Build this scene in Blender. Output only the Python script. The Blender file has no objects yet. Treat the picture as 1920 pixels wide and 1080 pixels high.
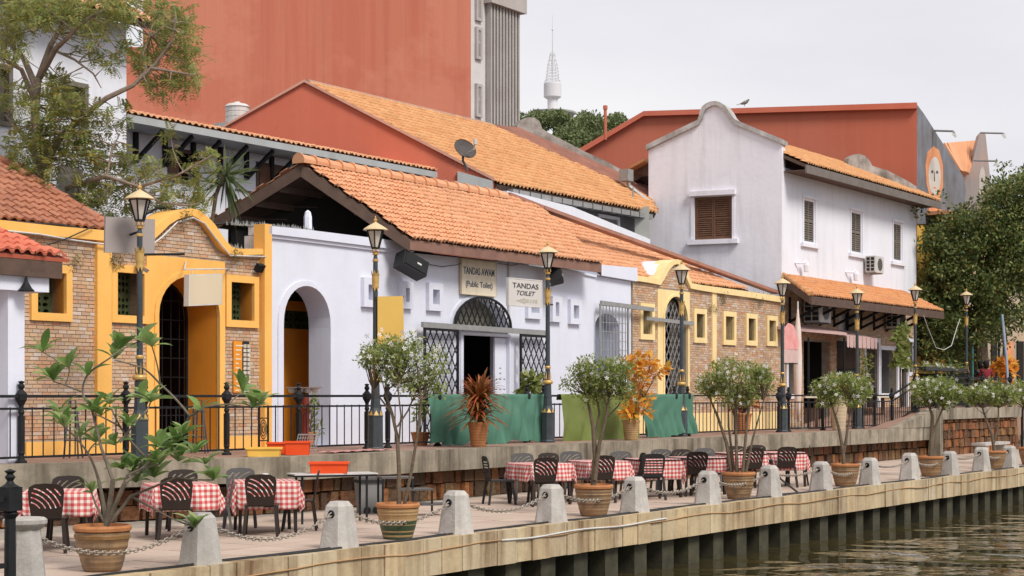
import bpy, math, random
import numpy as np
from mathutils import Vector, Matrix
random.seed(7); rng = np.random.default_rng(11)
S = bpy.context.scene
COL = S.collection

# ------------------------------------------------------------------ camera, sky, sun, exposure
F = 3200.0; HX = 960.0; HY = 740.0            # focal length in photo pixels, principal column, horizon row
TH = math.atan2(3200, 2090); tc, ts = math.cos(TH), math.sin(TH)   # heading of the waterfront
OX, OY = -5.9404, 27.234                      # first street lamp, metres from the camera
cam = bpy.data.cameras.new('camera'); camo = bpy.data.objects.new('camera', cam); COL.objects.link(camo)
camo.location = (0, 0, 0); camo.rotation_euler = (math.radians(90), 0, 0)
cam.sensor_width = 36; cam.lens = 36 * F / 1920; cam.shift_y = (HY - 540) / 1920
cam.clip_start = 0.1; cam.clip_end = 4000
S.camera = camo
S.render.resolution_x = 1024; S.render.resolution_y = 576
w_ = bpy.data.worlds.new('World'); S.world = w_; w_.use_nodes = True
nt = w_.node_tree; nt.nodes.clear()
wo = nt.nodes.new('ShaderNodeOutputWorld'); bg1 = nt.nodes.new('ShaderNodeBackground'); bg2 = nt.nodes.new('ShaderNodeBackground')
sky = nt.nodes.new('ShaderNodeTexSky'); sky.sky_type = 'NISHITA'; sky.sun_disc = False
SUN_EL, SUN_AZ = math.radians(48), math.atan2(0.66, -0.75)       # sun azimuth measured from +Y clockwise
sky.sun_elevation = SUN_EL; sky.sun_rotation = SUN_AZ
bg1.inputs[1].default_value = 0.10
nt.links.new(sky.outputs[0], bg1.inputs[0])
tcn = nt.nodes.new('ShaderNodeTexCoord'); mp = nt.nodes.new('ShaderNodeMapping'); mp.inputs['Scale'].default_value = (1, 1, 3.2)
nz = nt.nodes.new('ShaderNodeTexNoise'); nz.inputs['Scale'].default_value = 3.0; nz.inputs['Detail'].default_value = 5
cr = nt.nodes.new('ShaderNodeValToRGB')
cr.color_ramp.elements[0].position = .32; cr.color_ramp.elements[0].color = (.735, .72, .765, 1)
cr.color_ramp.elements[1].position = .72; cr.color_ramp.elements[1].color = (.89, .88, .885, 1)
nt.links.new(tcn.outputs['Generated'], mp.inputs[0]); nt.links.new(mp.outputs[0], nz.inputs['Vector'])
nt.links.new(nz.outputs[0], cr.inputs[0]); nt.links.new(cr.outputs[0], bg2.inputs[0]); bg2.inputs[1].default_value = 0.89
mx = nt.nodes.new('ShaderNodeMixShader'); mx.inputs[0].default_value = 0.94
nt.links.new(bg1.outputs[0], mx.inputs[1]); nt.links.new(bg2.outputs[0], mx.inputs[2]); nt.links.new(mx.outputs[0], wo.inputs[0])
sl = bpy.data.lights.new('sun', 'SUN'); sl.energy = 2.5; sl.angle = math.radians(20); sl.color = (1.0, .95, .86)
so = bpy.data.objects.new('sun', sl); COL.objects.link(so)
sd = Vector((math.cos(SUN_EL) * math.sin(SUN_AZ), math.cos(SUN_EL) * math.cos(SUN_AZ), math.sin(SUN_EL)))
so.rotation_euler = sd.to_track_quat('Z', 'Y').to_euler(); so.location = (60, -60, 80)
S.view_settings.view_transform = 'Standard'; S.view_settings.look = 'None'
S.view_settings.gamma = 1; S.view_settings.exposure = 0.32
S.view_settings.use_curve_mapping = False

# ------------------------------------------------------------------ street frame: u along the quay, w inland, z up (eye height = 0)
def toS(X, Y, Z): a, b = X - OX, Y - OY; return (a * tc + b * ts, -a * ts + b * tc, Z)
def at(px, py, Y): return toS((px - HX) * Y / F, Y, (HY - py) * Y / F)
def depth(px, w):
    k = (px - HX) / F; return (w - OX * ts + OY * tc) / (tc - k * ts)
def onw(px, py, w): return at(px, py, depth(px, w))
def onz(px, py, z): return at(px, py, z * F / (HY - py))
CAM = np.array(toS(0, 0, 0))
def ray(px, py): return np.array(at(px, py, 1.0)) - CAM
def pix(p):
    X = OX + p[0] * tc - p[1] * ts; Y = OY + p[0] * ts + p[1] * tc; return HX + F * X / Y, HY - F * p[2] / Y, Y
class Pl:                                      # a vertical plane: s along it, z up, depth positive away from the viewer
    def __init__(self, p0, a): self.o = np.array((p0[0], p0[1], 0.)); a = np.array((a[0], a[1], 0.)); self.a = a / np.linalg.norm(a); self.n = np.array((-self.a[1], self.a[0], 0))
    def h(self, px, py):
        r = ray(px, py); t = np.dot(self.o - CAM, self.n) / np.dot(r, self.n); p = CAM + r * t
        return (float(np.dot(p - self.o, self.a)), float(p[2]))
    def H(self, L): return [self.h(*q) for q in L]
    def p(self, s, z, d=0): q = self.o + self.a * s + self.n * d; return (q[0], q[1], z)
def WP(w): return Pl((0, w), (1, 0))
def two(p, q): return Pl(p, (q[0] - p[0], q[1] - p[1]))

# ------------------------------------------------------------------ mesh builder
class M:
    def __init__(s): s.v = []; s.f = []; s.uv = None; s.smooth = False
    def add(s, vs, fs):
        b = len(s.v); s.v += [tuple(map(float, q)) for q in vs]; s.f += [tuple(b + i for i in f) for f in fs]; return s
    def box(s, a, b):
        x0, y0, z0 = a; x1, y1, z1 = b
        return s.add([(x0,y0,z0),(x1,y0,z0),(x1,y1,z0),(x0,y1,z0),(x0,y0,z1),(x1,y0,z1),(x1,y1,z1),(x0,y1,z1)],
                     [(0,3,2,1),(4,5,6,7),(0,1,5,4),(1,2,6,5),(2,3,7,6),(3,0,4,7)])
    def cbox(s, c, d): return s.box([c[i] - d[i] / 2 for i in range(3)], [c[i] + d[i] / 2 for i in range(3)])
    def bar(s, p, q, a, b, up=(0, 0, 1)):          # rectangular bar from p to q, a across, b along 'up'
        p = Vector(p); q = Vector(q); d = (q - p).normalized(); u = Vector(up)
        if abs(d.dot(u)) > .98: u = Vector((0, 1, 0))
        x = d.cross(u).normalized() * a / 2; y = x.cross(d).normalized() * b / 2
        V = [p - x - y, p + x - y, p + x + y, p - x + y, q - x - y, q + x - y, q + x + y, q - x + y]
        return s.add(V, [(0,3,2,1),(4,5,6,7),(0,1,5,4),(1,2,6,5),(2,3,7,6),(3,0,4,7)])
    def tube(s, pts, r, n=6, r1=None, cap=True):
        pts = [Vector(p) for p in pts]; k = len(pts); base = len(s.v); last = None
        for i, p in enumerate(pts):
            d = (pts[min(i + 1, k - 1)] - pts[max(i - 1, 0)]).normalized()
            if last is None:
                t = Vector((0, 0, 1)) if abs(d.z) < .9 else Vector((1, 0, 0)); x = d.cross(t).normalized()
            else: x = (last - d * last.dot(d)).normalized()
            last = x; y = d.cross(x); rr = r[i] if isinstance(r, (list, tuple)) else (r if r1 is None else r + (r1 - r) * i / (k - 1))
            for j in range(n):
                a = 2 * math.pi * j / n; s.v.append(tuple(p + (x * math.cos(a) + y * math.sin(a)) * rr))
        for i in range(k - 1):
            for j in range(n):
                a = base + i * n + j; b = base + i * n + (j + 1) % n; s.f.append((a, b, b + n, a + n))
        if cap: s.f.append(tuple(base + j for j in range(n))[::-1]); s.f.append(tuple(base + (k - 1) * n + j for j in range(n)))
        return s
    def lathe(s, prof, n=16, c=(0, 0, 0), rot=0, wob=0):
        b = len(s.v); k = len(prof)
        for r, z in prof:
            for j in range(n):
                a = 2 * math.pi * (j + rot) / n; s.v.append((c[0] + r * math.cos(a), c[1] + r * math.sin(a), c[2] + z))
        for i in range(k - 1):
            for j in range(n):
                p = b + i * n + j; q = b + i * n + (j + 1) % n; s.f.append((p, q, q + n, p + n))
        s.f.append(tuple(b + j for j in range(n))[::-1]); s.f.append(tuple(b + (k - 1) * n + j for j in range(n)))
        return s
    def prism(s, poly, fn, d0, d1):                # convex-ish polygon (s,z) through mapping fn(s,z,d)
        n = len(poly); V = [fn(a, b, d0) for a, b in poly] + [fn(a, b, d1) for a, b in poly]
        return s.add(V, [tuple(range(n)), tuple(range(2 * n - 1, n - 1, -1))] + [(i, i + n, (i + 1) % n + n, (i + 1) % n) for i in range(n)])
    def mesh(s, name):
        m = bpy.data.meshes.new(name); m.from_pydata(s.v, [], s.f); m.update()
        if s.uv is not None:
            l = m.uv_layers.new(name='UVMap'); vi = np.empty(len(m.loops), dtype=np.int32); m.loops.foreach_get('vertex_index', vi)
            l.data.foreach_set('uv', np.array(s.uv, dtype=np.float32)[vi].ravel())
        if s.smooth: m.polygons.foreach_set('use_smooth', [True] * len(m.polygons))
        return m
def fill(outline, holes=(), d0=0, d1=.1, fn=None, m=None):       # polygon with holes, extruded, mapped through fn(s,z,d)
    m = m or M(); E = []; X = set()
    for L in [outline] + list(holes):
        L = [(round(a, 5), round(b, 5)) for a, b in L]
        L = [q for i, q in enumerate(L) if q != L[i - 1]]
        for i, p in enumerate(L): E.append((L[i - 1], p)); X.add(p[0])
    X = sorted(X); idx = {}
    def vid(x, y, k):
        q = (round(x, 4), round(y, 4), k)
        if q not in idx: idx[q] = len(m.v); m.v.append(tuple(map(float, fn(x, y, d1 if k else d0))))
        return idx[q]
    for xa, xb in zip(X, X[1:]):
        if xb - xa < 2e-4: continue
        C = []
        for p, q in E:
            if p[0] > q[0]: p, q = q, p
            if p[0] <= xa + 1e-7 and q[0] >= xb - 1e-7 and q[0] - p[0] > 1e-9:
                k = (q[1] - p[1]) / (q[0] - p[0]); C.append((p[1] + k * (xa - p[0]), p[1] + k * (xb - p[0])))
        C.sort(key=lambda c: c[0] + c[1])
        for lo, hi in zip(C[::2], C[1::2]):
            for k in (0, 1):
                F_ = [vid(xa, lo[0], k), vid(xb, lo[1], k), vid(xb, hi[1], k), vid(xa, hi[0], k)]; G_ = [v for i, v in enumerate(F_) if v != F_[i - 1]]
                if len(G_) > 2: m.f.append(tuple(G_ if k == 0 else G_[::-1]))
    for p, q in E:                             # side faces, split where the strips split
        ts_ = [0.0, 1.0]
        if abs(q[0] - p[0]) > 1e-6: ts_ += [(x - p[0]) / (q[0] - p[0]) for x in X if min(p[0], q[0]) + 1e-5 < x < max(p[0], q[0]) - 1e-5]
        ts_.sort(); P_ = [(p[0] + (q[0] - p[0]) * t, p[1] + (q[1] - p[1]) * t) for t in ts_]
        for a, b in zip(P_, P_[1:]):
            F_ = (vid(*a, 0), vid(*b, 0), vid(*b, 1), vid(*a, 1))
            if len(set(F_)) == 4: m.f.append(F_)
    return m
def text_mesh(pl, s, z, size, body, d, thick=.012, xs=1.0, shear=0, m=None):
    c = bpy.data.curves.new('tmp', 'FONT'); c.body = body; c.size = size; c.extrude = .5; c.align_x = 'CENTER'; c.shear = shear; c.offset = size * .006
    o = bpy.data.objects.new('tmp', c); COL.objects.link(o); dg = bpy.context.evaluated_depsgraph_get()
    me = bpy.data.meshes.new_from_object(o.evaluated_get(dg)); m = m or M()
    if xs < 0: xw = max(v.co.x for v in me.vertices) - min(v.co.x for v in me.vertices); xs = -xs / xw
    m.add([pl.p(s + v.co.x * xs, z + v.co.y, d - (thick if v.co.z > 0 else -.002)) for v in me.vertices], [tuple(p.vertices) for p in me.polygons])
    bpy.data.objects.remove(o); bpy.data.curves.remove(c); bpy.data.meshes.remove(me); return m

# ------------------------------------------------------------------ objects
def thing(name, label, cat, p=(0, 0, 0), group=None, rot=0.0):
    o = bpy.data.objects.new(name, None); COL.objects.link(o); o.empty_display_size = .2
    o.location = (OX + p[0] * tc - p[1] * ts, OY + p[0] * ts + p[1] * tc, p[2]); o.rotation_euler = (0, 0, TH + rot)
    o['label'] = label; o['category'] = cat
    if group: o['group'] = group
    ORG[o.name] = tuple(p); return o
ORG = {}
def part(parent, name, m, mat, local=False, label=None, stuff=False, smooth=False):
    if isinstance(m, M):
        if smooth: m.smooth = True
        m = m.mesh(name)
    o = bpy.data.objects.new(name, m); COL.objects.link(o)
    if mat and not m.materials: m.materials.append(mat)
    if parent is not None:
        o.parent = parent
        if parent.name in ORG and not local: q = ORG[parent.name]; o.location = (-q[0], -q[1], -q[2])
    if label: o['label'] = label
    if stuff: o['kind'] = 'stuff'
    return o
def single(name, m, mat, label, cat, group=None, kind=None, smooth=False):     # a thing that is one mesh, built in street coordinates
    if isinstance(m, M):
        if smooth: m.smooth = True
        v = np.array(m.v); c = (float((v[:, 0].min() + v[:, 0].max()) / 2), float((v[:, 1].min() + v[:, 1].max()) / 2), float(v[:, 2].min()))
        m.v = [tuple(q) for q in (v - np.array(c))]
        m = m.mesh(name)
    else: c = (0, 0, 0)
    o = bpy.data.objects.new(name, m); COL.objects.link(o); m.materials.append(mat)
    o.location = (OX + c[0] * tc - c[1] * ts, OY + c[0] * ts + c[1] * tc, c[2]); o.rotation_euler = (0, 0, TH)
    if kind: o['kind'] = kind
    if label: o['label'] = label
    if cat: o['category'] = cat
    if group: o['group'] = group
    return o
def kids(o): return KM.get(o.name, [])
KM = {}
def dup(root, p, rot, label, group=None):
    r = root.copy(); COL.objects.link(r); r.location = (OX + p[0] * tc - p[1] * ts, OY + p[0] * ts + p[1] * tc, p[2]); r.rotation_euler = (0, 0, TH + rot)
    r['label'] = label
    if group: r['group'] = group
    ORG[r.name] = tuple(p)
    for ch in root.children:
        c = ch.copy(); COL.objects.link(c); c.parent = r
        for g in ch.children:
            d = g.copy(); COL.objects.link(d); d.parent = c
    return r
def npmesh(name, V, Q, n=4):
    m = bpy.data.meshes.new(name); V = np.asarray(V, dtype=np.float32); Q = np.asarray(Q, dtype=np.int32)
    m.vertices.add(len(V)); m.vertices.foreach_set('co', V.ravel()); m.loops.add(Q.size); m.loops.foreach_set('vertex_index', Q.ravel())
    m.polygons.add(len(Q)); m.polygons.foreach_set('loop_start', np.arange(0, Q.size, n, dtype=np.int32)); m.polygons.foreach_set('loop_total', np.full(len(Q), n, dtype=np.int32))
    m.update(calc_edges=True); return m

# ------------------------------------------------------------------ materials
def newmat(name):
    m = bpy.data.materials.new(name); m.use_nodes = True; n = m.node_tree; b = n.nodes['Principled BSDF']; return m, n, b
def mth(n, op, a, b=None, c=None):
    x = n.nodes.new('ShaderNodeMath'); x.operation = op
    for i, q in enumerate((a, b, c)):
        if q is None: continue
        if isinstance(q, (int, float)): x.inputs[i].default_value = q
        else: n.links.new(q, x.inputs[i])
    return x.outputs[0]
def ramp(n, fac, stops, interp='LINEAR'):
    r = n.nodes.new('ShaderNodeValToRGB'); r.color_ramp.interpolation = interp; e = r.color_ramp.elements
    while len(e) < len(stops): e.new(.5)
    for i, (p, c) in enumerate(stops): e[i].position = p; e[i].color = (*c, 1)
    n.links.new(fac, r.inputs[0]); return r.outputs[0]
def mixc(n, f, a, b, mode='MIX'):
    x = n.nodes.new('ShaderNodeMixRGB'); x.blend_type = mode
    for i, q in enumerate((f, a, b)):
        if isinstance(q, (int, float)): x.inputs[i].default_value = q
        elif isinstance(q, tuple): x.inputs[i].default_value = (*q, 1)
        else: n.links.new(q, x.inputs[i])
    return x.outputs[0]
def noise(n, scale, detail=4, stretch=(1, 1, 1), rough=.55, w=None):
    g = n.nodes.new('ShaderNodeNewGeometry'); mp = n.nodes.new('ShaderNodeMapping'); mp.inputs['Scale'].default_value = stretch
    x = n.nodes.new('ShaderNodeTexNoise'); x.inputs['Scale'].default_value = scale; x.inputs['Detail'].default_value = detail; x.inputs['Roughness'].default_value = rough
    n.links.new(g.outputs['Position'], mp.inputs[0]); n.links.new(mp.outputs[0], x.inputs['Vector']); return x.outputs[0]
def rnd(n):                                    # one random number for every separate piece
    g = n.nodes.new('ShaderNodeNewGeometry'); o = n.nodes.new('ShaderNodeObjectInfo')
    return mth(n, 'FRACT', mth(n, 'ADD', g.outputs['Random Per Island'], o.outputs['Random']))
def bump(n, b, h, s, d=.02):
    x = n.nodes.new('ShaderNodeBump'); x.inputs['Strength'].default_value = s; x.inputs['Distance'].default_value = d
    n.links.new(h, x.inputs['Height']); n.links.new(x.outputs[0], b.inputs['Normal'])
def mat(name, col, col2=None, scale=3, rough=.8, metal=0, bmp=.15, bs=40, streak=0, dirt=(.25, .23, .2), spec=.3, piece=0, pcols=None, blotch=0, bd=.02):
    m, n, b = newmat(name); b.inputs['Roughness'].default_value = rough; b.inputs['Metallic'].default_value = metal; b.inputs['Specular IOR Level'].default_value = spec
    col2 = col2 or tuple(c * .86 for c in col)
    if pcols:
        base = ramp(n, rnd(n), [(i / max(1, len(pcols) - 1), c) for i, c in enumerate(pcols)])
        f = noise(n, scale); base = mixc(n, mth(n, 'MULTIPLY', f, .35), base, tuple(c * .6 for c in pcols[0]))
    else:
        f = noise(n, scale); base = mixc(n, ramp(n, f, [(.3, (0, 0, 0)), (.7, (1, 1, 1))]), col, col2)
        if piece: base = mixc(n, mth(n, 'MULTIPLY', rnd(n), piece), base, tuple(c * .45 for c in col))
    if streak:
        s1 = noise(n, 2.2, 5, (1.6, 1.6, .13), .65); s2 = noise(n, .5, 3)
        k = ramp(n, mth(n, 'MULTIPLY', s1, mth(n, 'ADD', s2, .5)), [(.46, (0, 0, 0)), (.78, (1, 1, 1))])
        base = mixc(n, mth(n, 'MULTIPLY', k, streak), base, dirt)
    if blotch:
        k = ramp(n, noise(n, 1.1, 7, (1, 1, .8), .68), [(.5, (0, 0, 0)), (.68, (1, 1, 1))])
        base = mixc(n, mth(n, 'MULTIPLY', k, blotch), base, dirt)
    n.links.new(base, b.inputs['Base Color'])
    if bmp: bump(n, b, noise(n, bs, 4), bmp, bd)
    return m
def plaster(name, c, light, dark, patch=.5, drip=.5):
    m, n, b = newmat(name); b.inputs['Roughness'].default_value = .9; b.inputs['Specular IOR Level'].default_value = .15
    base = mixc(n, ramp(n, noise(n, .13, 6, (1, 1, 1), .6), [(.47, (0, 0, 0)), (.53, (patch,) * 3)]), c, light)
    base = mixc(n, ramp(n, noise(n, 1.0, 6, (1.4, 1.4, .035), .7), [(.45, (0, 0, 0)), (.75, (drip,) * 3)]), base, light)
    base = mixc(n, ramp(n, noise(n, .8, 6, (1.7, 1.7, .05), .7), [(.5, (0, 0, 0)), (.8, (drip,) * 3)]), base, dark)
    base = mixc(n, ramp(n, noise(n, 1.6, 3), [(.70, (0, 0, 0)), (.76, (.6, .6, .6))]), base, dark)
    n.links.new(base, b.inputs['Base Color']); bump(n, b, noise(n, 3, 6), .3, .03); return m
MT = {}
WHITE = mat('white_wall_paint', (.715, .735, .845), (.67, .69, .80), 1.2, bmp=.22, bs=9, streak=.14, dirt=(.42, .42, .42), blotch=.07)
WHITE2 = mat('weathered_white_paint', (.80, .79, .86), (.76, .75, .82), 1.4, bmp=.3, bs=7, streak=.30, dirt=(.32, .30, .29), blotch=.08)
WHITE3 = mat('pale_house_paint', (.77, .78, .86), (.73, .74, .82), .9, bmp=.2, bs=7, streak=.18, dirt=(.35, .34, .34))
YEL = mat('warm_yellow_paint', (.88, .50, .14), (.84, .45, .11), 1.5, bmp=.2, bs=14, streak=.16, dirt=(.45, .24, .08), blotch=.07)
ORA = mat('orange_interior_paint', (.80, .30, .02), (.70, .25, .02), 1.5, bmp=.1, streak=.12)
PYEL = mat('pale_yellow_paint', (.88, .69, .36), (.82, .62, .30), 1.8, bmp=.2, bs=14, streak=.25, dirt=(.34, .26, .15), blotch=.12)
MORT = mat('mortar', (.40, .35, .29), (.27, .24, .21), 5, bmp=.5, bs=30)
BRICK = mat('salvaged_brick', (0, 0, 0), pcols=[(.56, .28, .16), (.62, .42, .26), (.48, .33, .24), (.68, .52, .36), (.60, .35, .20), (.68, .60, .52), (.44, .30, .22), (.64, .44, .26), (.56, .46, .38)], bmp=.4, bs=45, scale=9, blotch=.22, dirt=(.26, .21, .15))
TILE = mat('orange_clay_tile', (0, 0, 0), pcols=[(.68, .33, .175), (.72, .37, .205), (.64, .29, .15), (.75, .40, .23), (.69, .34, .185)], bmp=.3, bs=30, scale=2.5, rough=.8, blotch=.26, dirt=(.46, .25, .15))
TILE2 = mat('ochre_clay_tile', (0, 0, 0), pcols=[(.62, .30, .13), (.66, .35, .16), (.57, .26, .11), (.70, .39, .19)], bmp=.3, bs=20, scale=1.5, blotch=.35, dirt=(.38, .21, .10))
TILE3 = mat('dull_red_tile', (0, 0, 0), pcols=[(.42, .17, .10), (.46, .20, .12), (.36, .14, .085), (.44, .20, .13)], bmp=.3, bs=30, scale=1.5, blotch=.35, dirt=(.13, .07, .05))
TILE4 = mat('red_porch_tile', (0, 0, 0), pcols=[(.62, .17, .10), (.68, .21, .13), (.58, .15, .09)], bmp=.2, bs=30, scale=1.5)
RED = mat('red_plaster', (.54, .17, .10), (.41, .10, .058), .35, bmp=.25, bs=6, streak=.16, dirt=(.22, .07, .05), blotch=.10)
RED2 = plaster('red_gable_plaster', (.50, .135, .085), (.56, .18, .12), (.36, .10, .07), .25, .35)
BROWN = mat('brown_timber', (.125, .078, .06), (.085, .055, .042), 4, bmp=.3, bs=20, rough=.7)
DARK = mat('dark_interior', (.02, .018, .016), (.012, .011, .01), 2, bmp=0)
BLACK = mat('black_iron_paint', (.012, .013, .015), (.02, .02, .022), 8, rough=.6, bmp=.1, spec=.2)
LAMPG = mat('slate_lamp_paint', (.045, .058, .065), (.032, .04, .046), 6, rough=.45, bmp=.1, spec=.4, blotch=.2, dirt=(.09, .09, .085))
GOLD = mat('gold_paint', (.60, .40, .14), (.48, .30, .10), 12, rough=.45, metal=.35, bmp=.15)
CREAM = mat('cream_lantern_top', (.66, .53, .33), (.55, .42, .24), 8, rough=.5, bmp=.1)
PANE = mat('frosted_lantern_glass', (.62, .57, .50), (.52, .48, .42), 5, rough=.3, bmp=0)
CONC = mat('weathered_concrete', (.37, .32, .25), (.22, .19, .145), 2.2, bmp=.6, bs=10, streak=1.0, dirt=(.085, .07, .05), blotch=.7)
CONC2 = mat('pale_bollard_concrete', (.56, .53, .50), (.42, .39, .36), 5, bmp=.4, bs=24, streak=.35, dirt=(.15, .13, .11), blotch=.45, piece=.25)
COPE = mat('ochre_stone_coping', (0, 0, 0), pcols=[(.58, .44, .26), (.62, .51, .33), (.49, .38, .23), (.57, .48, .33), (.46, .37, .24), (.60, .46, .28)], bmp=.5, bs=12, scale=3, streak=1.0, dirt=(.16, .09, .045), blotch=.45)
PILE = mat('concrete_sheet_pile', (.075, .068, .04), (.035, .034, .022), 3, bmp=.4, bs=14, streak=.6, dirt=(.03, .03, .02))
LATER = mat('laterite_stone', (0, 0, 0), pcols=[(.24, .085, .03), (.34, .14, .05), (.13, .055, .025), (.20, .10, .045), (.07, .04, .025), (.29, .17, .07)], bmp=1.0, bs=9, scale=6, blotch=.8, dirt=(.04, .028, .02), bd=.08)
PAVE = mat('pinkish_paver', (0, 0, 0), pcols=[(.50, .385, .31), (.54, .425, .35), (.46, .35, .285), (.52, .40, .33)], bmp=.25, bs=20, scale=1.5, blotch=.25, dirt=(.30, .23, .18))
DECKM = mat('dull_red_deck', (.34, .20, .15), (.27, .17, .13), 2, bmp=.2, blotch=.3)
GROUNDM = mat('ground_soil', (.22, .18, .14), (.16, .13, .1), 1, bmp=.2)
CLAY = mat('terracotta_pot', (.50, .22, .085), (.38, .15, .06), 5, rough=.7, bmp=.2, streak=.3, dirt=(.16, .08, .04))
CLAY2 = mat('tan_ribbed_pot', (.42, .27, .13), (.30, .18, .08), 5, rough=.7, bmp=.2, streak=.35, dirt=(.12, .08, .05))
CLAY3 = mat('brown_glazed_pot', (.27, .15, .06), (.17, .09, .035), 6, rough=.45, bmp=.2, blotch=.3, dirt=(.08, .05, .03))
def stripes(name, c1, c2, c3, f=95):
    m, n, b = newmat(name); b.inputs['Roughness'].default_value = .6; g = n.nodes.new('ShaderNodeNewGeometry'); sx = n.nodes.new('ShaderNodeSeparateXYZ'); n.links.new(g.outputs['Position'], sx.inputs[0])
    w = mth(n, 'SINE', mth(n, 'MULTIPLY', sx.outputs[2], f)); w2 = mth(n, 'SINE', mth(n, 'MULTIPLY', sx.outputs[2], f * .31))
    k = ramp(n, mth(n, 'ADD', mth(n, 'MULTIPLY', mth(n, 'ADD', w, w2), .25), .5), [(.35, (0, 0, 0)), (.6, (1, 1, 1))]); base = mixc(n, k, c1, c2)
    base = mixc(n, ramp(n, noise(n, 5, 6), [(.45, (0, 0, 0)), (.7, (.8, .8, .8))]), base, c3); n.links.new(base, b.inputs['Base Color']); bump(n, b, mth(n, 'ADD', w, noise(n, 30, 3)), .3, .006); return m
CLAYB = stripes('ringed_brown_clay', (.22, .125, .06), (.30, .185, .095), (.12, .08, .05))
CLAYG = mat('dark_green_glaze', (.035, .06, .035), (.05, .08, .04), 6, rough=.35, bmp=.15)
SOIL = mat('potting_soil', (.05, .035, .025), None, 10, bmp=.8, bs=30)
BARK = mat('grey_brown_bark', (.17, .125, .085), (.10, .075, .05), 8, bmp=.7, bs=30)
BARK2 = mat('pale_branch_bark', (.30, .235, .19), (.20, .155, .125), 8, bmp=.6, bs=30)
def leafmat(name, cols, tr=.25, rough=.55):
    m, n, b = newmat(name); b.inputs['Roughness'].default_value = rough; b.inputs['Specular IOR Level'].default_value = .35
    base = ramp(n, rnd(n), [(i / (len(cols) - 1), c) for i, c in enumerate(cols)]); n.links.new(base, b.inputs['Base Color'])
    t = n.nodes.new('ShaderNodeBsdfTranslucent'); n.links.new(base, t.inputs[0]); x = n.nodes.new('ShaderNodeMixShader'); x.inputs[0].default_value = tr
    n.links.new(b.outputs[0], x.inputs[1]); n.links.new(t.outputs[0], x.inputs[2]); n.links.new(x.outputs[0], n.nodes['Material Output'].inputs[0]); return m
LF_OLIVE = leafmat('olive_feathery_leaves', [(.15, .21, .06), (.22, .29, .085), (.31, .36, .13), (.44, .38, .12), (.18, .25, .07), (.48, .33, .10)], .45)
LF_DARK = leafmat('dark_glossy_leaves', [(.03, .06, .015), (.07, .12, .03), (.13, .17, .045), (.26, .26, .08), (.04, .07, .02)], .2)
LF_BUSH = leafmat('bush_leaves', [(.15, .20, .05), (.22, .28, .075), (.33, .37, .11), (.18, .24, .06), (.40, .39, .15)], .4)
LF_FRANG = leafmat('frangipani_leaf', [(.11, .20, .05), (.18, .30, .08), (.28, .40, .13), (.34, .42, .17)], .4, .35)
LF_HILL = leafmat('hill_tree_leaves', [(.09, .13, .05), (.14, .18, .07), (.19, .21, .09), (.11, .15, .06)], .2)
LF_RED = leafmat('red_brown_blades', [(.30, .055, .02), (.42, .11, .03), (.16, .10, .03), (.50, .20, .06), (.22, .03, .02)], .3)
LF_YEL = leafmat('yellow_orange_leaves', [(.72, .26, .02), (.80, .38, .04), (.62, .18, .02), (.85, .50, .09), (.30, .22, .04)], .3)
LF_PALM = leafmat('sword_leaves', [(.05, .08, .03), (.09, .13, .05), (.16, .19, .09)], .2)
WFLOWER = leafmat('white_petals', [(.80, .76, .74), (.86, .82, .80)], .3)
GRNC = mat('teal_green_cloth', (.055, .15, .105), (.085, .205, .15), 1.5, rough=.85, bmp=.3, bs=60)
OLVC = mat('olive_green_cloth', (.12, .155, .035), (.17, .205, .065), 1.5, rough=.9, bmp=.3, bs=60)
BROWNP = mat('dark_brown_plastic', (.026, .016, .012), (.02, .012, .010), 4, rough=.45, bmp=.05, spec=.35)
BLACKP = mat('black_plastic', (.010, .010, .011), None, 4, rough=.55, bmp=.05, spec=.5)
GREYP = mat('grey_plastic', (.10, .095, .095), None, 4, rough=.4, bmp=.05)
ORP = mat('orange_plastic', (.80, .09, .02), (.72, .075, .015), 4, rough=.4, bmp=.05)
YEP = mat('yellow_plastic', (.85, .52, .10), None, 4, rough=.45, bmp=.05)
WHP = mat('white_plastic', (.62, .61, .60), (.52, .51, .49), 4, rough=.4, bmp=.05, streak=.3)
STEEL = mat('galvanised_steel', (.46, .45, .44), (.36, .35, .34), 10, rough=.4, metal=.6, bmp=.1)
GREYM = mat('grey_sheet', (.36, .315, .30), (.33, .29, .28), 1, rough=.6, bmp=.05)
BEIGE = mat('beige_sheet', (.64, .54, .39), (.58, .49, .35), 1, rough=.6, bmp=.05)
BANYEL = mat('ochre_banner', (.66, .43, .11), (.60, .38, .09), 1, rough=.7, bmp=.1)
CREAMB = mat('cream_board', (.78, .71, .58), (.72, .64, .50), 2, rough=.5, bmp=.05, streak=.2, dirt=(.3, .22, .14))
SIGNW = mat('pale_grey_board', (.60, .57, .55), (.56, .53, .51), 2, rough=.5, bmp=.05)
NAVY = mat('navy_letter', (.03, .045, .09), None, 4, rough=.4, bmp=0)
CHAR = mat('charcoal_letter', (.06, .055, .06), None, 4, rough=.4, bmp=0)
FAINT = mat('faded_arrow', (.47, .45, .38), None, 4, rough=.5, bmp=0)
GRILLE = mat('green_glazed_breeze_block', (.035, .05, .022), (.06, .08, .035), 12, rough=.3, bmp=.2, spec=.5)
SHUT = mat('brown_shutter_wood', (.17, .085, .05), (.12, .06, .035), 8, rough=.65, bmp=.3)
SHUTG = mat('grey_brown_shutter', (.20, .175, .15), (.14, .12, .10), 8, rough=.7, bmp=.3)
GUTTER = mat('grey_metal_gutter', (.33, .33, .33), (.26, .26, .26), 6, rough=.5, metal=.2, bmp=.1)
LGREY = mat('light_grey_render', (.42, .44, .45), (.36, .38, .39), 1.5, bmp=.2, streak=.3)
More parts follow.
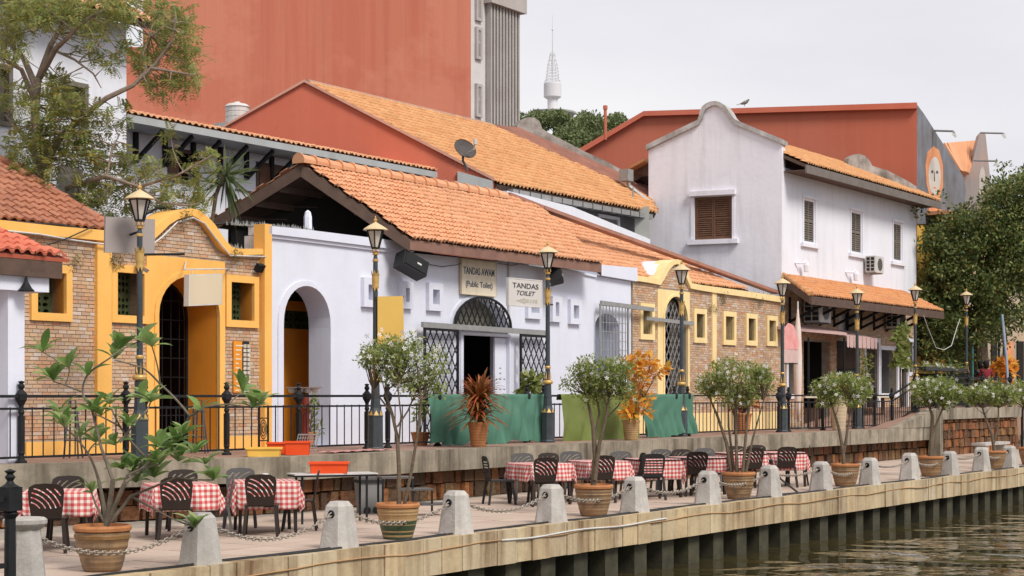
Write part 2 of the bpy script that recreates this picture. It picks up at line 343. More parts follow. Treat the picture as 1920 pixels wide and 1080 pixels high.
RIBG = mat('grey_green_infill', (.10, .11, .10), (.06, .07, .06), 1.2, bmp=.4, bs=12, streak=.3, dirt=(.05, .05, .04))
RIBL = mat('pale_concrete_rib', (.44, .41, .40), (.38, .35, .33), 1, bmp=.2, streak=.3)
TIN = mat('faded_red_tin', (.42, .20, .15), (.32, .15, .11), 1.2, rough=.6, bmp=.3, bs=8, streak=.5, dirt=(.16, .10, .08))
MOSS = mat('mossy_old_plaster', (.46, .42, .40), (.15, .13, .11), 1.8, bmp=.8, bs=7, streak=.6, dirt=(.08, .07, .05), blotch=.6)
MURALG = mat('dark_mural_plaster', (.13, .12, .12), (.20, .21, .25), .9, bmp=.2, streak=.5, dirt=(.28, .30, .36))
MURO = mat('mural_orange', (.62, .22, .09), (.70, .33, .17), 1.5, bmp=.1)
MURF = mat('mural_pale_face', (.60, .56, .52), (.54, .49, .44), 2, bmp=.1)
MURD = mat('mural_dark_line', (.10, .085, .08), None, 3, bmp=0)
MURP = mat('mural_faded_pink', (.48, .33, .28), (.36, .33, .32), 1, bmp=.1, streak=.4, dirt=(.25, .25, .27))
FACY = mat('yellow_house_paint', (.78, .48, .10), None, 1, bmp=.1)
CHAINM = mat('chain_steel', (.42, .39, .35), (.28, .22, .17), 14, rough=.5, metal=.3, bmp=.2)
PINK = mat('pink_cloth', (.66, .24, .24), (.72, .38, .36), 4, rough=.8, bmp=.1)
AWN = mat('faded_striped_awning', (.58, .40, .38), (.50, .33, .31), 12, rough=.8, bmp=.1)
def gingham():
    m, n, b = newmat('red_gingham_cloth'); b.inputs['Roughness'].default_value = .55
    uv = n.nodes.new('ShaderNodeUVMap'); sx = n.nodes.new('ShaderNodeSeparateXYZ'); n.links.new(uv.outputs[0], sx.inputs[0])
    f = lambda o: mth(n, 'LESS_THAN', mth(n, 'FRACT', mth(n, 'MULTIPLY', o, 12.5)), .5)
    s = mth(n, 'MULTIPLY', mth(n, 'ADD', f(sx.outputs[0]), f(sx.outputs[1])), .5)
    c = ramp(n, s, [(0, (.74, .66, .62)), (.25, (.58, .25, .23)), (.75, (.50, .045, .05))], 'CONSTANT'); n.links.new(c, b.inputs['Base Color'])
    bump(n, b, noise(n, 14, 3), .25, .02); return m
GING = gingham()
def water():
    m, n, b = newmat('river_water'); b.inputs['Base Color'].default_value = (.05, .040, .016, 1); b.inputs['Roughness'].default_value = .025; b.inputs['IOR'].default_value = 1.33; b.inputs['Specular IOR Level'].default_value = .9
    g = n.nodes.new('ShaderNodeNewGeometry'); mp = n.nodes.new('ShaderNodeMapping'); mp.inputs['Scale'].default_value = (.75, 1.0, 1); mp.inputs['Rotation'].default_value = (0, 0, .25)
    n.links.new(g.outputs['Position'], mp.inputs[0])
    def nn(sc, det, dist=0):
        x = n.nodes.new('ShaderNodeTexNoise'); x.inputs['Scale'].default_value = sc; x.inputs['Detail'].default_value = det; x.inputs['Distortion'].default_value = dist
        n.links.new(mp.outputs[0], x.inputs['Vector']); return x.outputs[0]
    h = mth(n, 'ADD', mth(n, 'MULTIPLY', nn(.55, 1, .9), 2.0), mth(n, 'MULTIPLY', nn(1.9, 2, .6), .28))
    bump(n, b, h, 1.0, .085); return m
WATER = water()
# ------------------------------------------------------------------ shared builders
def rect(s0, s1, z0, z1): return [(s0, z0), (s1, z0), (s1, z1), (s0, z1)]
def arch(s0, s1, z0, zs, zt, n=14, pw=1.0):
    c = (s0 + s1) / 2; r = (s1 - s0) / 2; P = [(s0, z0)]
    for i in range(n + 1):
        a = math.pi * (1 - i / n); x = math.cos(a); y = math.sin(a) ** pw; P.append((c + r * x, zs + (zt - zs) * y))
    return P + [(s1, z0)]
def prect(pl, x0, y0, x1, y1):                  # a photo rectangle -> s0, s1, z0, z1 on the plane
    a = pl.h(x0, (y0 + y1) / 2); b = pl.h(x1, (y0 + y1) / 2); m = (x0 + x1) / 2
    return a[0], b[0], pl.h(m, y1)[1], pl.h(m, y0)[1]
def slab(pl, out, holes=(), d0=0, d1=.3, m=None): return fill(out, holes, d0, d1, pl.p, m)
def pbox(pl, s0, s1, z0, z1, d0, d1, m=None):
    m = m or M(); return m.prism(rect(s0, s1, z0, z1), pl.p, d0, d1)
def frame(pl, s0, s1, z0, z1, t, d0, d1, m=None): return slab(pl, rect(s0, s1, z0, z1), [rect(s0 + t, s1 - t, z0 + t, z1 - t)], d0, d1, m)
UB = M().box((-.5, -.5, -.5), (.5, .5, .5)).mesh('brick'); UBM = {}
def unitmesh(name, mt):
    k = (name, mt.name)
    if k not in UBM: x = UB.copy(); x.name = name; x.materials.append(mt); UBM[k] = x
    return UBM[k]
def minus(iv, ex):
    out = []
    for a, b in iv:
        for c, d in [ex]:
            if d <= a or c >= b: out.append((a, b))
            else:
                if c > a: out.append((a, c))
                if d < b: out.append((d, b))
    return out
def bricks(wall, pl, s0, s1, z0, z1, topfn, excl, bw, bh, nobj, d=.0, proud=.016, name='brick', mt=None, thick=.06, jit=.004):
    mt = mt or BRICK; L = []; g = .011; row = 0; z = z0
    while z + bh < z1 + .5:
        h = bh - g; iv = [(s0, s1)]
        for e in excl:
            r = e(z - .01, z + h + .01)
            if r: iv = minus(iv, r)
        for a, b in iv:
            x = a - (row % 2) * bw / 2 - random.random() * .03
            while x < b:
                w = bw * random.uniform(.88, 1.1); e0, e1 = max(a, x), min(b, x + w - g)
                if e1 - e0 > .03 and (topfn is None or (z + h < topfn(e0) and z + h < topfn(e1))): L.append((e0, e1, z, z + h))
                x += w
        z += bh; row += 1
    def score(q):
        P = pl.p((q[0] + q[1]) / 2, (q[2] + q[3]) / 2); x, y, D = pix(P); vis = 0 < x < 1920 and 0 < y < 1080
        return -1e9 if not vis else (q[1] - q[0]) / D - (1e3 if q[1] - q[0] < bw * .5 else 0)
    L.sort(key=score, reverse=True); ms = unitmesh(name, mt); rest = M(); ang = math.atan2(pl.a[1], pl.a[0])
    for i, (a, b, c, e) in enumerate(L):
        f = proud + random.uniform(-jit, jit)
        if i < nobj:
            o = bpy.data.objects.new(name, ms); COL.objects.link(o); o.parent = wall
            q = pl.p((a + b) / 2, (c + e) / 2, d - f + thick / 2); o.location = q; o.scale = (b - a, thick, e - c); o.rotation_euler = (0, random.uniform(-.006, .006), ang)
        else: rest.prism(rect(a, b, c, e), pl.p, d - f, d - f + thick)
    if rest.v: part(wall, name, rest, mt, local=True, stuff=len(L) > nobj and True)
    return L
def xr(s0, s1, z0, z1): return lambda a, b: (s0, s1) if b > z0 and a < z1 else None
def xarch(s0, s1, z0, zs, zt):
    c = (s0 + s1) / 2; r = (s1 - s0) / 2
    def f(a, b):
        if a > zt or b < z0: return None
        m = max(0, (a - zs) / (zt - zs)); k = r * math.sqrt(max(0, 1 - m * m)); return (c - k, c + k)
    return f
class RP:                                       # roof plane: a along the eave, b up the slope
    def __init__(s, e0, e1, up):
        s.o = np.array(e0, float); s.x = np.array(e1, float) - s.o; s.x /= np.linalg.norm(s.x)
        y = np.array(up, float) - s.o; y -= s.x * y.dot(s.x); s.y = y / np.linalg.norm(y); s.n = np.cross(s.x, s.y)
        if s.n[2] < 0: s.n = -s.n
    def h(s, px, py):
        r = ray(px, py); t = np.dot(s.o - CAM, s.n) / np.dot(r, s.n); q = CAM + r * t - s.o; return (float(q.dot(s.x)), float(q.dot(s.y)))
    def ab(s, p): q = np.array(p) - s.o; return (float(q.dot(s.x)), float(q.dot(s.y)))
    def p(s, a, b, d=0): q = s.o + s.x * a + s.y * b + s.n * d; return tuple(q)
def inside(P, x, y):
    c = False; n = len(P)
    for i in range(n):
        x0, y0 = P[i]; x1, y1 = P[i - 1]
        if (y0 > y) != (y1 > y) and x < (x1 - x0) * (y - y0) / (y1 - y0) + x0: c = not c
    return c
TM = {}
def tilemesh(tw, th, hh, mt, k=6):
    key = (tw, th, hh, mt.name)
    if key in TM: return TM[key]
    m = M(); V = []; L = th * 1.16
    for (b, lift) in ((0, .038), (L, .0)):
        for i in range(k + 1):
            t = i / k; V.append((t * tw * 1.04, b, lift + hh * max(0, math.sin(math.pi * (t * 1.5 - .0))) ** 1.0 if t < .667 else lift - hh * .25 * math.sin(math.pi * (t - .667) / .333)))
    for i in range(k + 1): V.append((V[i][0], 0, V[i][2] - .045))
    Fc = [(i, i + 1, k + 2 + i, k + 1 + i) for i in range(k)] + [(2 * k + 2 + i, 2 * k + 3 + i, i + 1, i) for i in range(k)]
    m.add(V, Fc); TM[key] = (m.v, m.f, m.mesh('tile')); TM[key][2].materials.append(mt); return TM[key]
def tiles(roof, rp, poly, tw, th, hh, mt, nobj=300, k=6, lift=.05):
    v, f, me = tilemesh(tw, th, hh, mt, k); A = [p[0] for p in poly]; B = [p[1] for p in poly]; L = []
    a = min(A); j = 0
    while a < max(A):
        b = min(B) - .02
        while b < max(B):
            if inside(poly, a + tw / 2, b + th / 2): L.append((a, b))
            b += th
        a += tw
    def sc(q):
        x, y, D = pix(rp.p(q[0], q[1])); return 1e6 + D if not (0 < x < 1920 and 0 < y < 1080) else D
    L.sort(key=sc); V = []; Q = []; R = Matrix([list(rp.x), list(rp.y), list(rp.n)]).transposed().to_euler(); va = np.array(v)
    for i, (a, b) in enumerate(L):
        ja, jb, jz = random.uniform(-.008, .008), random.uniform(-.018, .018), lift + random.uniform(-.006, .008)
        if i < nobj:
            o = bpy.data.objects.new('tile', me); COL.objects.link(o); o.parent = roof; o.location = rp.p(a + ja, b + jb, jz); o.rotation_euler = R
        else:
            w = va + np.array([a + ja, b + jb, jz]); V.append(w @ np.array([rp.x, rp.y, rp.n]) + rp.o); Q.append(np.array(f) + (i - nobj) * len(v))
    if V: part(roof, 'tile', npmesh('tile', np.concatenate(V), np.concatenate(Q)), mt, local=True, stuff=True)
def ridgecaps(roof, p, q, r, ln, mt, name='ridge_tile'):
    p = Vector(p); q = Vector(q); d = (q - p); n = int(d.length / ln); d.normalize()
    m = M()
    for r0, x in ((r * 1.12, 0),):
        for (rr, x) in ((r * 1.15, 0), (r * 1.15, ln * .12), (r, ln * .18), (r * .86, ln * 1.12)):
            for i in range(8): a = math.pi * (-.1 + 1.2 * i / 7); m.v.append((x, rr * math.cos(a), rr * math.sin(a)))
    for s in range(3):
        for i in range(7): a = s * 8 + i; m.f.append((a, a + 1, a + 9, a + 8))
    m.f.append(tuple(range(8))); m.smooth = False; me = m.mesh(name); me.materials.append(mt)
    y = Vector((0, 0, 1)).cross(d).normalized(); z = d.cross(y); R = Matrix([d, y, z]).transposed().to_euler()
    for i in range(n):
        o = bpy.data.objects.new(name, me); COL.objects.link(o); o.parent = roof; o.location = p + d * (i * ln) + Vector((0, 0, random.uniform(-.01, .01))); o.rotation_euler = R
def polyslab(m, P3, n, t):                     # 3-D polygon thickened along -n
    k = len(P3); P = [np.array(p, float) for p in P3]; n = np.array(n); V = [p for p in P] + [p - n * t for p in P]
    return m.add(V, [tuple(range(k)), tuple(range(2 * k - 1, k - 1, -1))] + [(i, i + k, (i + 1) % k + k, (i + 1) % k) for i in range(k)])
def shuttered(parent, pl, px, frm, sh, d=0.0, leaves=2, slat=.055, closed=True, fr=.05, name='window'):
    s0, s1, z0, z1 = px; w = part(parent, name, frame(pl, s0, s1, z0, z1, fr, d - .02, d + .10), frm)
    lw = (s1 - s0 - 2 * fr) / leaves
    for k in range(leaves):
        a = s0 + fr + k * lw + .004; b = a + lw - .008; t = .05
        part(w, 'shutter_frame', slab(pl, rect(a, b, z0 + fr + .003, z1 - fr - .003), [rect(a + t, b - t, z0 + fr + t, (z0 + z1) / 2 - .03), rect(a + t, b - t, (z0 + z1) / 2 + .03, z1 - fr - t)], d + .0, d + .04), sh, local=True)
        z = z0 + fr + t + .01; ms = unitmesh('slat', sh); ang = math.atan2(pl.a[1], pl.a[0])
        while z < z1 - fr - t:
            if abs(z - (z0 + z1) / 2) > .035:
                o = bpy.data.objects.new('slat', ms); COL.objects.link(o); o.parent = w; o.location = pl.p((a + b) / 2, z, d + .025); o.scale = (b - a - 2 * t + .01, .012, slat * .95); o.rotation_euler = (math.radians(-32), 0, ang)
            z += slat
    part(w, 'backing', pbox(pl, s0 + fr, s1 - fr, z0 + fr, z1 - fr, d + .06, d + .08), DARK, local=True)
    return w
def breeze(pl, s0, s1, z0, z1, d, cell, m=None):
    nx = max(1, round((s1 - s0) / cell)); nz = max(1, round((z1 - z0) / cell)); cx = (s1 - s0) / nx; cz = (z1 - z0) / nz; H = []
    for i in range(nx):
        for j in range(nz):
            c = (s0 + (i + .5) * cx, z0 + (j + .5) * cz)
            for a, b, r in ((0, 0, .13), (.27, .0, .10), (-.27, 0, .10), (0, .27, .10), (0, -.27, .10), (.30, .30, .10), (-.3, .3, .10), (.3, -.3, .10), (-.3, -.3, .10)):
                H.append([(c[0] + (a + r * math.cos(t * math.pi / 4)) * cx, c[1] + (b + r * math.sin(t * math.pi / 4)) * cz) for t in range(8)])
    return slab(pl, rect(s0, s1, z0, z1), H, d, d + .05, m)
def interp(P):
    def f(x):
        if x <= P[0][0]: return P[0][1]
        for (a, b), (c, e) in zip(P, P[1:]):
            if x <= c: return b + (e - b) * (x - a) / max(1e-6, c - a)
        return P[-1][1]
    return f
def band(pl, top, bot, d0, d1):                # coping strip between two polylines
    m = M(); n = len(top)
    for i in range(n - 1):
        q = [bot[i], bot[i + 1], top[i + 1], top[i]]; m.prism(q, pl.p, d0, d1)
    return m
def fnkey(m):                                   # world->street dimensions helper for pure street boxes
    return m

# ------------------------------------------------------------------ SETTING: ground, river, quay, deck
ZD, ZQ, ZW = -1.05, -2.0, -3.0
QE = -6.1                                       # quay edge
single('river_water', M().add([(-400, -400, ZW), (500, -400, ZW), (500, -5.6, ZW), (-400, -5.6, ZW)], [(0, 1, 2, 3)]), WATER, None, None, kind='structure')
single('ground', M().add([(-300, 1.2, ZD - .012), (900, 1.2, ZD - .012), (900, 1200, ZD - .012), (-300, 1200, ZD - .012)], [(0, 1, 2, 3)]), GROUNDM, None, None, kind='structure')
qb = single('quay_pavement', M().box((-40, QE + .1, ZQ - .44), (120, -.6, ZQ - .022)).box((-40, -.8, ZQ - .44), (3.2, 1.5, ZQ - .024)), MORT, None, None, kind='structure')
# pavers: the 300 that show largest are objects, the rest one piece of stuff
pv = []; pw = .60
for i in range(-16, 90):
    for j in range(8): pv.append((i * pw, QE + .12 + j * pw))
pv = [q for q in pv if q[1] + pw < -1.1 or True]
def pk(q):
    x, y, D = pix((q[0] + .3, q[1] + .3, ZQ)); return D if -40 < x < 1960 and y < 1120 else 1e4 + D
pv.sort(key=pk); rest = M(); me = UB.copy(); me.name = 'paver'; me.materials.append(PAVE)
qo = qb.location.copy(); qv = Vector((qo.x - OX, qo.y - OY, 0)); qs = (qv.x * tc + qv.y * ts, -qv.x * ts + qv.y * tc, qo.z)
for k, (a, b) in enumerate(pv):
    dz = random.uniform(-.004, .003)
    if k < 300:
        o = bpy.data.objects.new('paver', me); COL.objects.link(o); o.parent = qb
        o.location = (a + pw / 2 - qs[0], b + pw / 2 - qs[1], ZQ - .02 + dz - qs[2]); o.scale = (pw - .008, pw - .008, .04); o.rotation_euler = (random.uniform(-.003, .003), random.uniform(-.003, .003), 0)
    else: rest.box((a + .004 - qs[0], b + .004 - qs[1], ZQ - .04 - qs[2]), (a + pw - .004 - qs[0], min(b + pw - .004, 1.5) - qs[1], ZQ + dz - qs[2]))
part(qb, 'paver', rest, PAVE, local=True, stuff=True)
# deck floor follows the upper edge
DE = [(-30, 1.2), (-6, .62), (-2.4, .48), (-.2, -.30), (1.5, -.88), (3.2, -1.02), (8, -1.05), (36.6, -1.12)]
m = M(); n = len(DE); V = [(a, b + .28, ZD) for a, b in DE] + [(a, 2.6, ZD) for a, b in DE]
for i in range(n - 1): m.add([V[i], V[i + 1], V[n + i + 1], V[n + i]], [(0, 1, 2, 3)])
m.box((-30, 2.45, ZD - .3), (45, 9, ZD - .004))
single('deck_pavement', m, DECKM, None, None, kind='structure')
ZU = -.45                                       # upper terrace at the far right
m = M().box((36.6, -1.0, -2.2), (60, 1.3, ZU - .001)).box((34.9, 1.3, -1.6), (80, 30, ZU - .002))
m.add([(31.2, -.9, ZD + .006), (36.6, -.9, ZU), (36.6, 2.5, ZU), (31.2, 2.5, ZD + .006)], [(0, 1, 2, 3)])
single('terrace_pavement', m, DECKM, None, None, kind='structure')

# retaining wall: concrete beam above laterite stones
rw = thing('retaining_wall', 'long weathered concrete beam over rust coloured laterite stones below the iron railing', 'retaining wall', (15, -.9, ZQ))
m = M()
for (a, b), (c, d) in zip(DE, DE[1:]):
    N = max(1, int((c - a) / 3.2))
    for k in range(N):
        t0, t1 = k / N, (k + 1) / N; p0 = (a + (c - a) * t0, b + (d - b) * t0); p1 = (a + (c - a) * t1 - (.012 if N > 1 else 0), b + (d - b) * t1)
        m.add([(p0[0], p0[1], ZD - .4), (p1[0], p1[1], ZD - .4), (p1[0], p1[1] + .32, ZD - .4), (p0[0], p0[1] + .32, ZD - .4),
               (p0[0], p0[1], ZD + .006), (p1[0], p1[1], ZD + .006), (p1[0], p1[1] + .32, ZD + .006), (p0[0], p0[1] + .32, ZD + .006)],
              [(0,3,2,1),(4,5,6,7),(0,1,5,4),(1,2,6,5),(2,3,7,6),(3,0,4,7)])
part(rw, 'beam', m, CONC)
core = part(rw, 'wall_core', M().box((3, -.56, ZQ - .1), (36.6, -.3, ZD - .41)).add([(-6, 1.0, ZQ - .1), (-2.4, .90, ZQ - .1), (3, -.56, ZQ - .1), (-6, 1.0, ZD - .38), (-2.4, .90, ZD - .38), (3, -.56, ZD - .38)], [(0, 1, 4, 3), (1, 2, 5, 4)]), DARK)
def stones(par, pl, s0, s1, z0, z1, bw, bh, nobj):
    L = []; z = z0; row = 0
    while z < z1 - .05:
        h = min(bh * random.uniform(.85, 1.2), z1 - z); x = s0 - random.random() * .3
        while x < s1:
            w = bw * random.uniform(.55, 1.35); L.append((max(s0, x), min(s1, x + w - .008), z + random.uniform(-.012, .012), z + h + random.uniform(-.02, .012))); x += w
        z += h
    L = [q for q in L if q[1] - q[0] > .05]
    L.sort(key=lambda q: pix(pl.p(q[0], q[2]))[2]); rest = M()
    for i, (a, b, c, e) in enumerate(L):
        mm = M(); f = random.uniform(-.045, .045); cx = min(.022, (b - a) * .15)
        k = [pl.p(a, c, .2), pl.p(b, c, .2), pl.p(b, e, .2), pl.p(a, e, .2), pl.p(a + cx, c + .014, -f - .04), pl.p(b - cx * random.uniform(.4, 2.5), c + .012, -f - .045), pl.p(b - cx * .7, e - .014, -f - .03), pl.p(a + cx * random.uniform(.4, 2.5), e - .012, -f - .045)]
        tgt = mm if i < nobj else rest
        tgt.add(k, [(0, 1, 5, 4), (1, 2, 6, 5), (2, 3, 7, 6), (3, 0, 4, 7), (4, 5, 6, 7)])
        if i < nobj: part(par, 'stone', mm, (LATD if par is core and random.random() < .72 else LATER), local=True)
    if rest.v: part(par, 'stone', rest, LATER, local=True, stuff=True)
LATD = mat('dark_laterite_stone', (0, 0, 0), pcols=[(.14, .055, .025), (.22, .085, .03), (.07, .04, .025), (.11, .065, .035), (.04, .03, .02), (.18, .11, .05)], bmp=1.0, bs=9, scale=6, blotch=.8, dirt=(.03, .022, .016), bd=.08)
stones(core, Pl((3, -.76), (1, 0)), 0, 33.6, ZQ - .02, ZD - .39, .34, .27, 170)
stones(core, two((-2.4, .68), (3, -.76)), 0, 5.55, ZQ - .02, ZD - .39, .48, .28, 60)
rw2 = thing('retaining_wall', 'taller concrete capped laterite stone wall at the far right below the terrace', 'retaining wall', (44, -1.1, ZQ))
uE = onw(1906, 780, -1.1)[0]; uS = onw(1762, 780, -1.1)[0]
part(rw2, 'beam', M().box((uS - .3, -1.28, ZU - .36), (uE, -.9, ZU + .006)), CONC)
part(rw2, 'corner_post', M().box((uS - .55, -1.30, ZQ), (uS - .25, -.95, ZU - .05)), CONC)
part(rw2, 'ramp_kerb', M().add([(30.6, -1.10, ZD + .01), (uS - .5, -1.16, ZD + .01), (uS - .5, -1.16, ZU), (30.6, -.86, ZD + .01), (uS - .5, -.86, ZD + .01), (uS - .5, -.86, ZU)], [(0, 1, 2), (5, 4, 3), (0, 2, 5, 3)]), CONC)
core2 = part(rw2, 'wall_core', M().box((uS - .3, -.98, ZQ - .1), (uE - .05, -.95, ZU - .37)), DARK)
stones(core2, Pl((uS, -1.14), (1, 0)), 0, uE - uS - .1, ZQ - .02, ZU - .37, .34, .27, 200)
# steps beyond the terrace wall
st = thing('stone_steps', 'stone steps with dark iron rail at the far right edge behind the terrace wall', 'steps', (uE + 1, -1, ZQ))
for k in range(8): part(st, 'step', M().box((uE + .1 + k * .32, -1.2, ZQ), (uE + .43 + k * .32, 1.2, ZQ + .17 * (k + 1))), CONC)
part(st, 'handrail', M().tube([(uE + .2, -1.25, ZQ), (uE + .2, -1.25, ZQ + 1.5)], .05).tube([(uE + .2, -1.25, ZQ + 1.45), (uE + 2.8, -1.25, ZQ + 2.7)], .04), BLACK)

# quay edge: coping panels and sheet piles
qw = thing('quay_wall', 'ochre stone quay edge with panel joints above dark concrete piles in the river', 'quay wall', (10, QE, ZW))
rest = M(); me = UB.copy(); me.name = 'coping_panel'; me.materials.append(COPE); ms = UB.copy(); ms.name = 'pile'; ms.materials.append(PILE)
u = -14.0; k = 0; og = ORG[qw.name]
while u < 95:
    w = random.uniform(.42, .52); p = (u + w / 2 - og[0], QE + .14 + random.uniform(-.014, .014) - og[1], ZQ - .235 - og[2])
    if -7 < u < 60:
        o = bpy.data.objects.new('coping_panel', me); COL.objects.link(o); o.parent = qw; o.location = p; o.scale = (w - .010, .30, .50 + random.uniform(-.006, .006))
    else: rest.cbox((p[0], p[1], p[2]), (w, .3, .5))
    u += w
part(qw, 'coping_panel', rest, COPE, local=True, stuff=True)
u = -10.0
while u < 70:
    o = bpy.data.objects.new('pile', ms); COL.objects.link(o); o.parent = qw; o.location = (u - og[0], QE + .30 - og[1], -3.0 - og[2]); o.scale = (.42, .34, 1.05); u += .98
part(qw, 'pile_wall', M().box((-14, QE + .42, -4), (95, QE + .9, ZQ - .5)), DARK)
# string of lights / cables along the coping
pts = [(u_, QE - .025, ZQ - .14 + .02 * math.sin(u_ * 1.9) + random.uniform(-.008, .008)) for u_ in np.arange(-7, 40, .45)]
single('light_string', M().tube(pts, .012, 5), mat('rusty_wire', (.40, .24, .12), None, 4, bmp=0), 'thin rusty light string pinned along the face of the quay edge', 'wire')
single('light_string', M().tube([(u_, QE - .03, ZQ - .13 + .015 * math.sin(u_ * 2.3)) for u_ in np.arange(1.2, 6.6, .3)], .016, 5), WHP, 'short white cable run on the quay edge below the middle bollards', 'wire')
for k, (dz, r, lab) in enumerate(((0, .022, 'black cable lying along the quay edge nearest the water'), (.10, .016, 'thinner black cable wandering beside the thick one on the quay'))):
    single('power_cable', M().tube([(u_, QE + .16 + dz + .05 * math.sin(u_ * (.9 + .3 * k)) + .03 * math.sin(u_ * 2.7 + k), ZQ + r) for u_ in np.arange(-8, 40, .4)], r, 5), BLACKP, lab, 'cable')

# ------------------------------------------------------------------ LEFT: tiled house and porch
th = thing('tiled_house', 'low house with dull red tiled hip roof behind the yellow parapet', 'house', (-4, 6, ZD))
e0 = onw(0, 418, 3.1); e1 = onw(215, 432, 3.1); z_ = (e0[2] + e1[2]) / 2; e0 = (e0[0] - 4, 3.1, z_); e1 = (e1[0], 3.1, z_)
rp = RP(e0, e1, (e0[0], 3.1 + 2, z_ + 1.15)); hipT = rp.h(0, 305); E1 = rp.ab(e1)
poly = [(0, 0), E1, hipT, (hipT[0] - 3, hipT[1] + 1.5), (0, hipT[1] + 1.5)]
rf = part(th, 'roof', polyslab(M(), [rp.p(a, b) for a, b in poly], rp.n, .12), TILE3)
tiles(rf, rp, poly, .20, .26, .035, TILE3, 300)
ridgecaps(rf, rp.p(*E1, .06), rp.p(*hipT, .06), .09, .4, TILE3)
part(th, 'wall', M().box((e0[0], 3.5, ZD), (e1[0] - .6, 9, z_ - .1)), WHITE)

po = thing('porch', 'small porch with wavy red tile edge, brown fascia and pale column at far left', 'porch', (-2.5, .9, ZD))
we = .55; a0 = onw(-30, 486, we); a1 = onw(131, 488, we); pz = a1[2] + .02
rp = RP((a0[0] - 2, we, pz), (a1[0], we, pz), (a0[0] - 2, we + 1.5, pz + .62)); c1 = rp.ab((a1[0], we, pz)); tp = rp.h(0, 438)
poly = [(0, 0), c1, tp, (tp[0] - 2, tp[1] + .9), (0, tp[1] + .9)]
rf = part(po, 'roof', polyslab(M(), [rp.p(a, b) for a, b in poly], rp.n, .06), TILE4)
tiles(rf, rp, poly, .21, .28, .05, TILE4, 200, 8)
x0 = onw(117, 510, we + .03)
part(po, 'fascia', M().box((a0[0] - 2, we + .03, onw(60, 518, we)[2]), (x0[0], we + .12, pz + .03)), BROWN)
part(po, 'beam', M().box((a0[0] - 2, we + .13, onw(60, 545, we)[2]), (x0[0] - .18, we + 1.2, pz - .1)), WHITE)
c = onw(15, 700, .8); d_ = onw(46, 700, .8)
part(po, 'column', M().box((c[0], .8, ZD), (d_[0], 1.35, pz - .15)), WHITE)
bl = onw(49, 545, .62)
single('porch_lamp', M().lathe([(.02, .20), (.03, .14), (.09, .04), (.13, 0), (.12, -.01)], 12, bl).tube([(bl[0], bl[1], bl[2] + .18), (bl[0], bl[1], bl[2] + .34)], .008), BLACK, 'black bell shaped lamp hanging under the porch at far left', 'lamp')

# ------------------------------------------------------------------ LEFT: yellow and brick restaurant front
P = WP(2.4); fb = thing('brick_restaurant', 'brick facade with warm yellow parapet, pilasters and arched door at left', 'building', (2.5, 2.4, ZD))
top = P.H([(-60, 409), (0, 414), (100, 425), (195, 433), (262, 438), (280, 430), (292, 419), (305, 409), (317, 401), (332, 394), (348, 391.6), (360, 393.5), (373, 401), (384, 411), (394, 422), (408, 443), (416, 454), (426, 464), (440, 467), (497, 468)])
bot = P.H([(-60, 427), (0, 432), (100, 444), (195, 453), (262, 458), (281, 448), (294, 436), (308, 422), (324, 412), (338, 407), (352, 405), (362, 410), (373, 419), (382, 431), (391, 443), (405, 464), (412, 471), (422, 477), (440, 479), (497, 479)])
topf = interp(bot); sL, sR = top[0][0], P.h(486, 600)[0]
W1 = prect(P, 54, 496, 131, 602); W2 = prect(P, 205, 498, 276, 606); W3 = prect(P, 420, 517, 481, 614)
A = prect(P, 293, 519, 407, 700); zs = P.h(350, 592)[1]; SU = prect(P, 272, 484, 419, 700)
hol = []
ft = .135
for w in (W1, W2, W3): hol.append(rect(w[0] + ft, w[1] - ft, w[2] + ft * .8, w[3] - ft * .8))
hol.append(arch(A[0], A[1], ZD + .02, zs, A[3]))
out = [(sL, ZD), (sR + .1, ZD), (sR + .1, bot[-1][1])] + [q for q in reversed(bot) if q[0] <= sR + .1]; out[-1] = (sL, bot[0][1])
wl = part(fb, 'wall', slab(P, out, hol, 0, .62), MORT)
pp = prect(P, 176, 460, 203, 850); pe = prect(P, 484, 421, 497, 850)
ex = [xr(w[0] + .02, w[1] - .02, w[2] + .02, w[3] - .02) for w in (W1, W2, W3)] + [xr(SU[0] + .02, SU[1] - .02, ZD, SU[3] - .02), xr(pp[0] + .02, pp[1] - .02, -5, 5), xr(-99, 99, -2, ZD + .26)]
bl_ = bricks(wl, P, P.h(30, 600)[0], sR, ZD + .24, 4, lambda s: topf(s) + .02, ex, .19, .066, 300, mt=BRICK)
for w in (W1, W2, W3):
    wi = part(fb, 'window', frame(P, *w, ft, -.07, .02), YEL); part(wi, 'reveal', frame(P, w[0] + ft - .012, w[1] - ft + .012, w[2] + ft * .8 - .012, w[3] - ft * .8 + .012, .012, .021, .3), ORA, local=True)
    part(wi, 'breeze_block', breeze(P, w[0] + ft, w[1] - ft, w[2] + ft * .8, w[3] - ft * .8, .30, .42), GRILLE, local=True)
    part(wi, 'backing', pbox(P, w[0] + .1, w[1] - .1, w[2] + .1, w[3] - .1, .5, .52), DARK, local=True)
part(fb, 'door_surround', slab(P, rect(SU[0], SU[1], ZD, SU[3]), [arch(A[0], A[1], ZD - .01, zs, A[3])], -.045, .02), YEL)
o_ = arch(A[0] - .05, A[1] + .05, ZD, zs, A[3] + .05)
part(fb, 'arch_trim', slab(P, arch(A[0] - .10, A[1] + .09, ZD, zs, A[3] + .09), [arch(A[0] + .0, A[1], ZD - .01, zs, A[3])], -.075, -.046), YEL)
m = M(); Q = arch(A[0] + .002, A[1] - .002, ZD, zs, A[3] - .002); Qo = arch(A[0] - .02, A[1] + .02, ZD, zs, A[3] + .02)
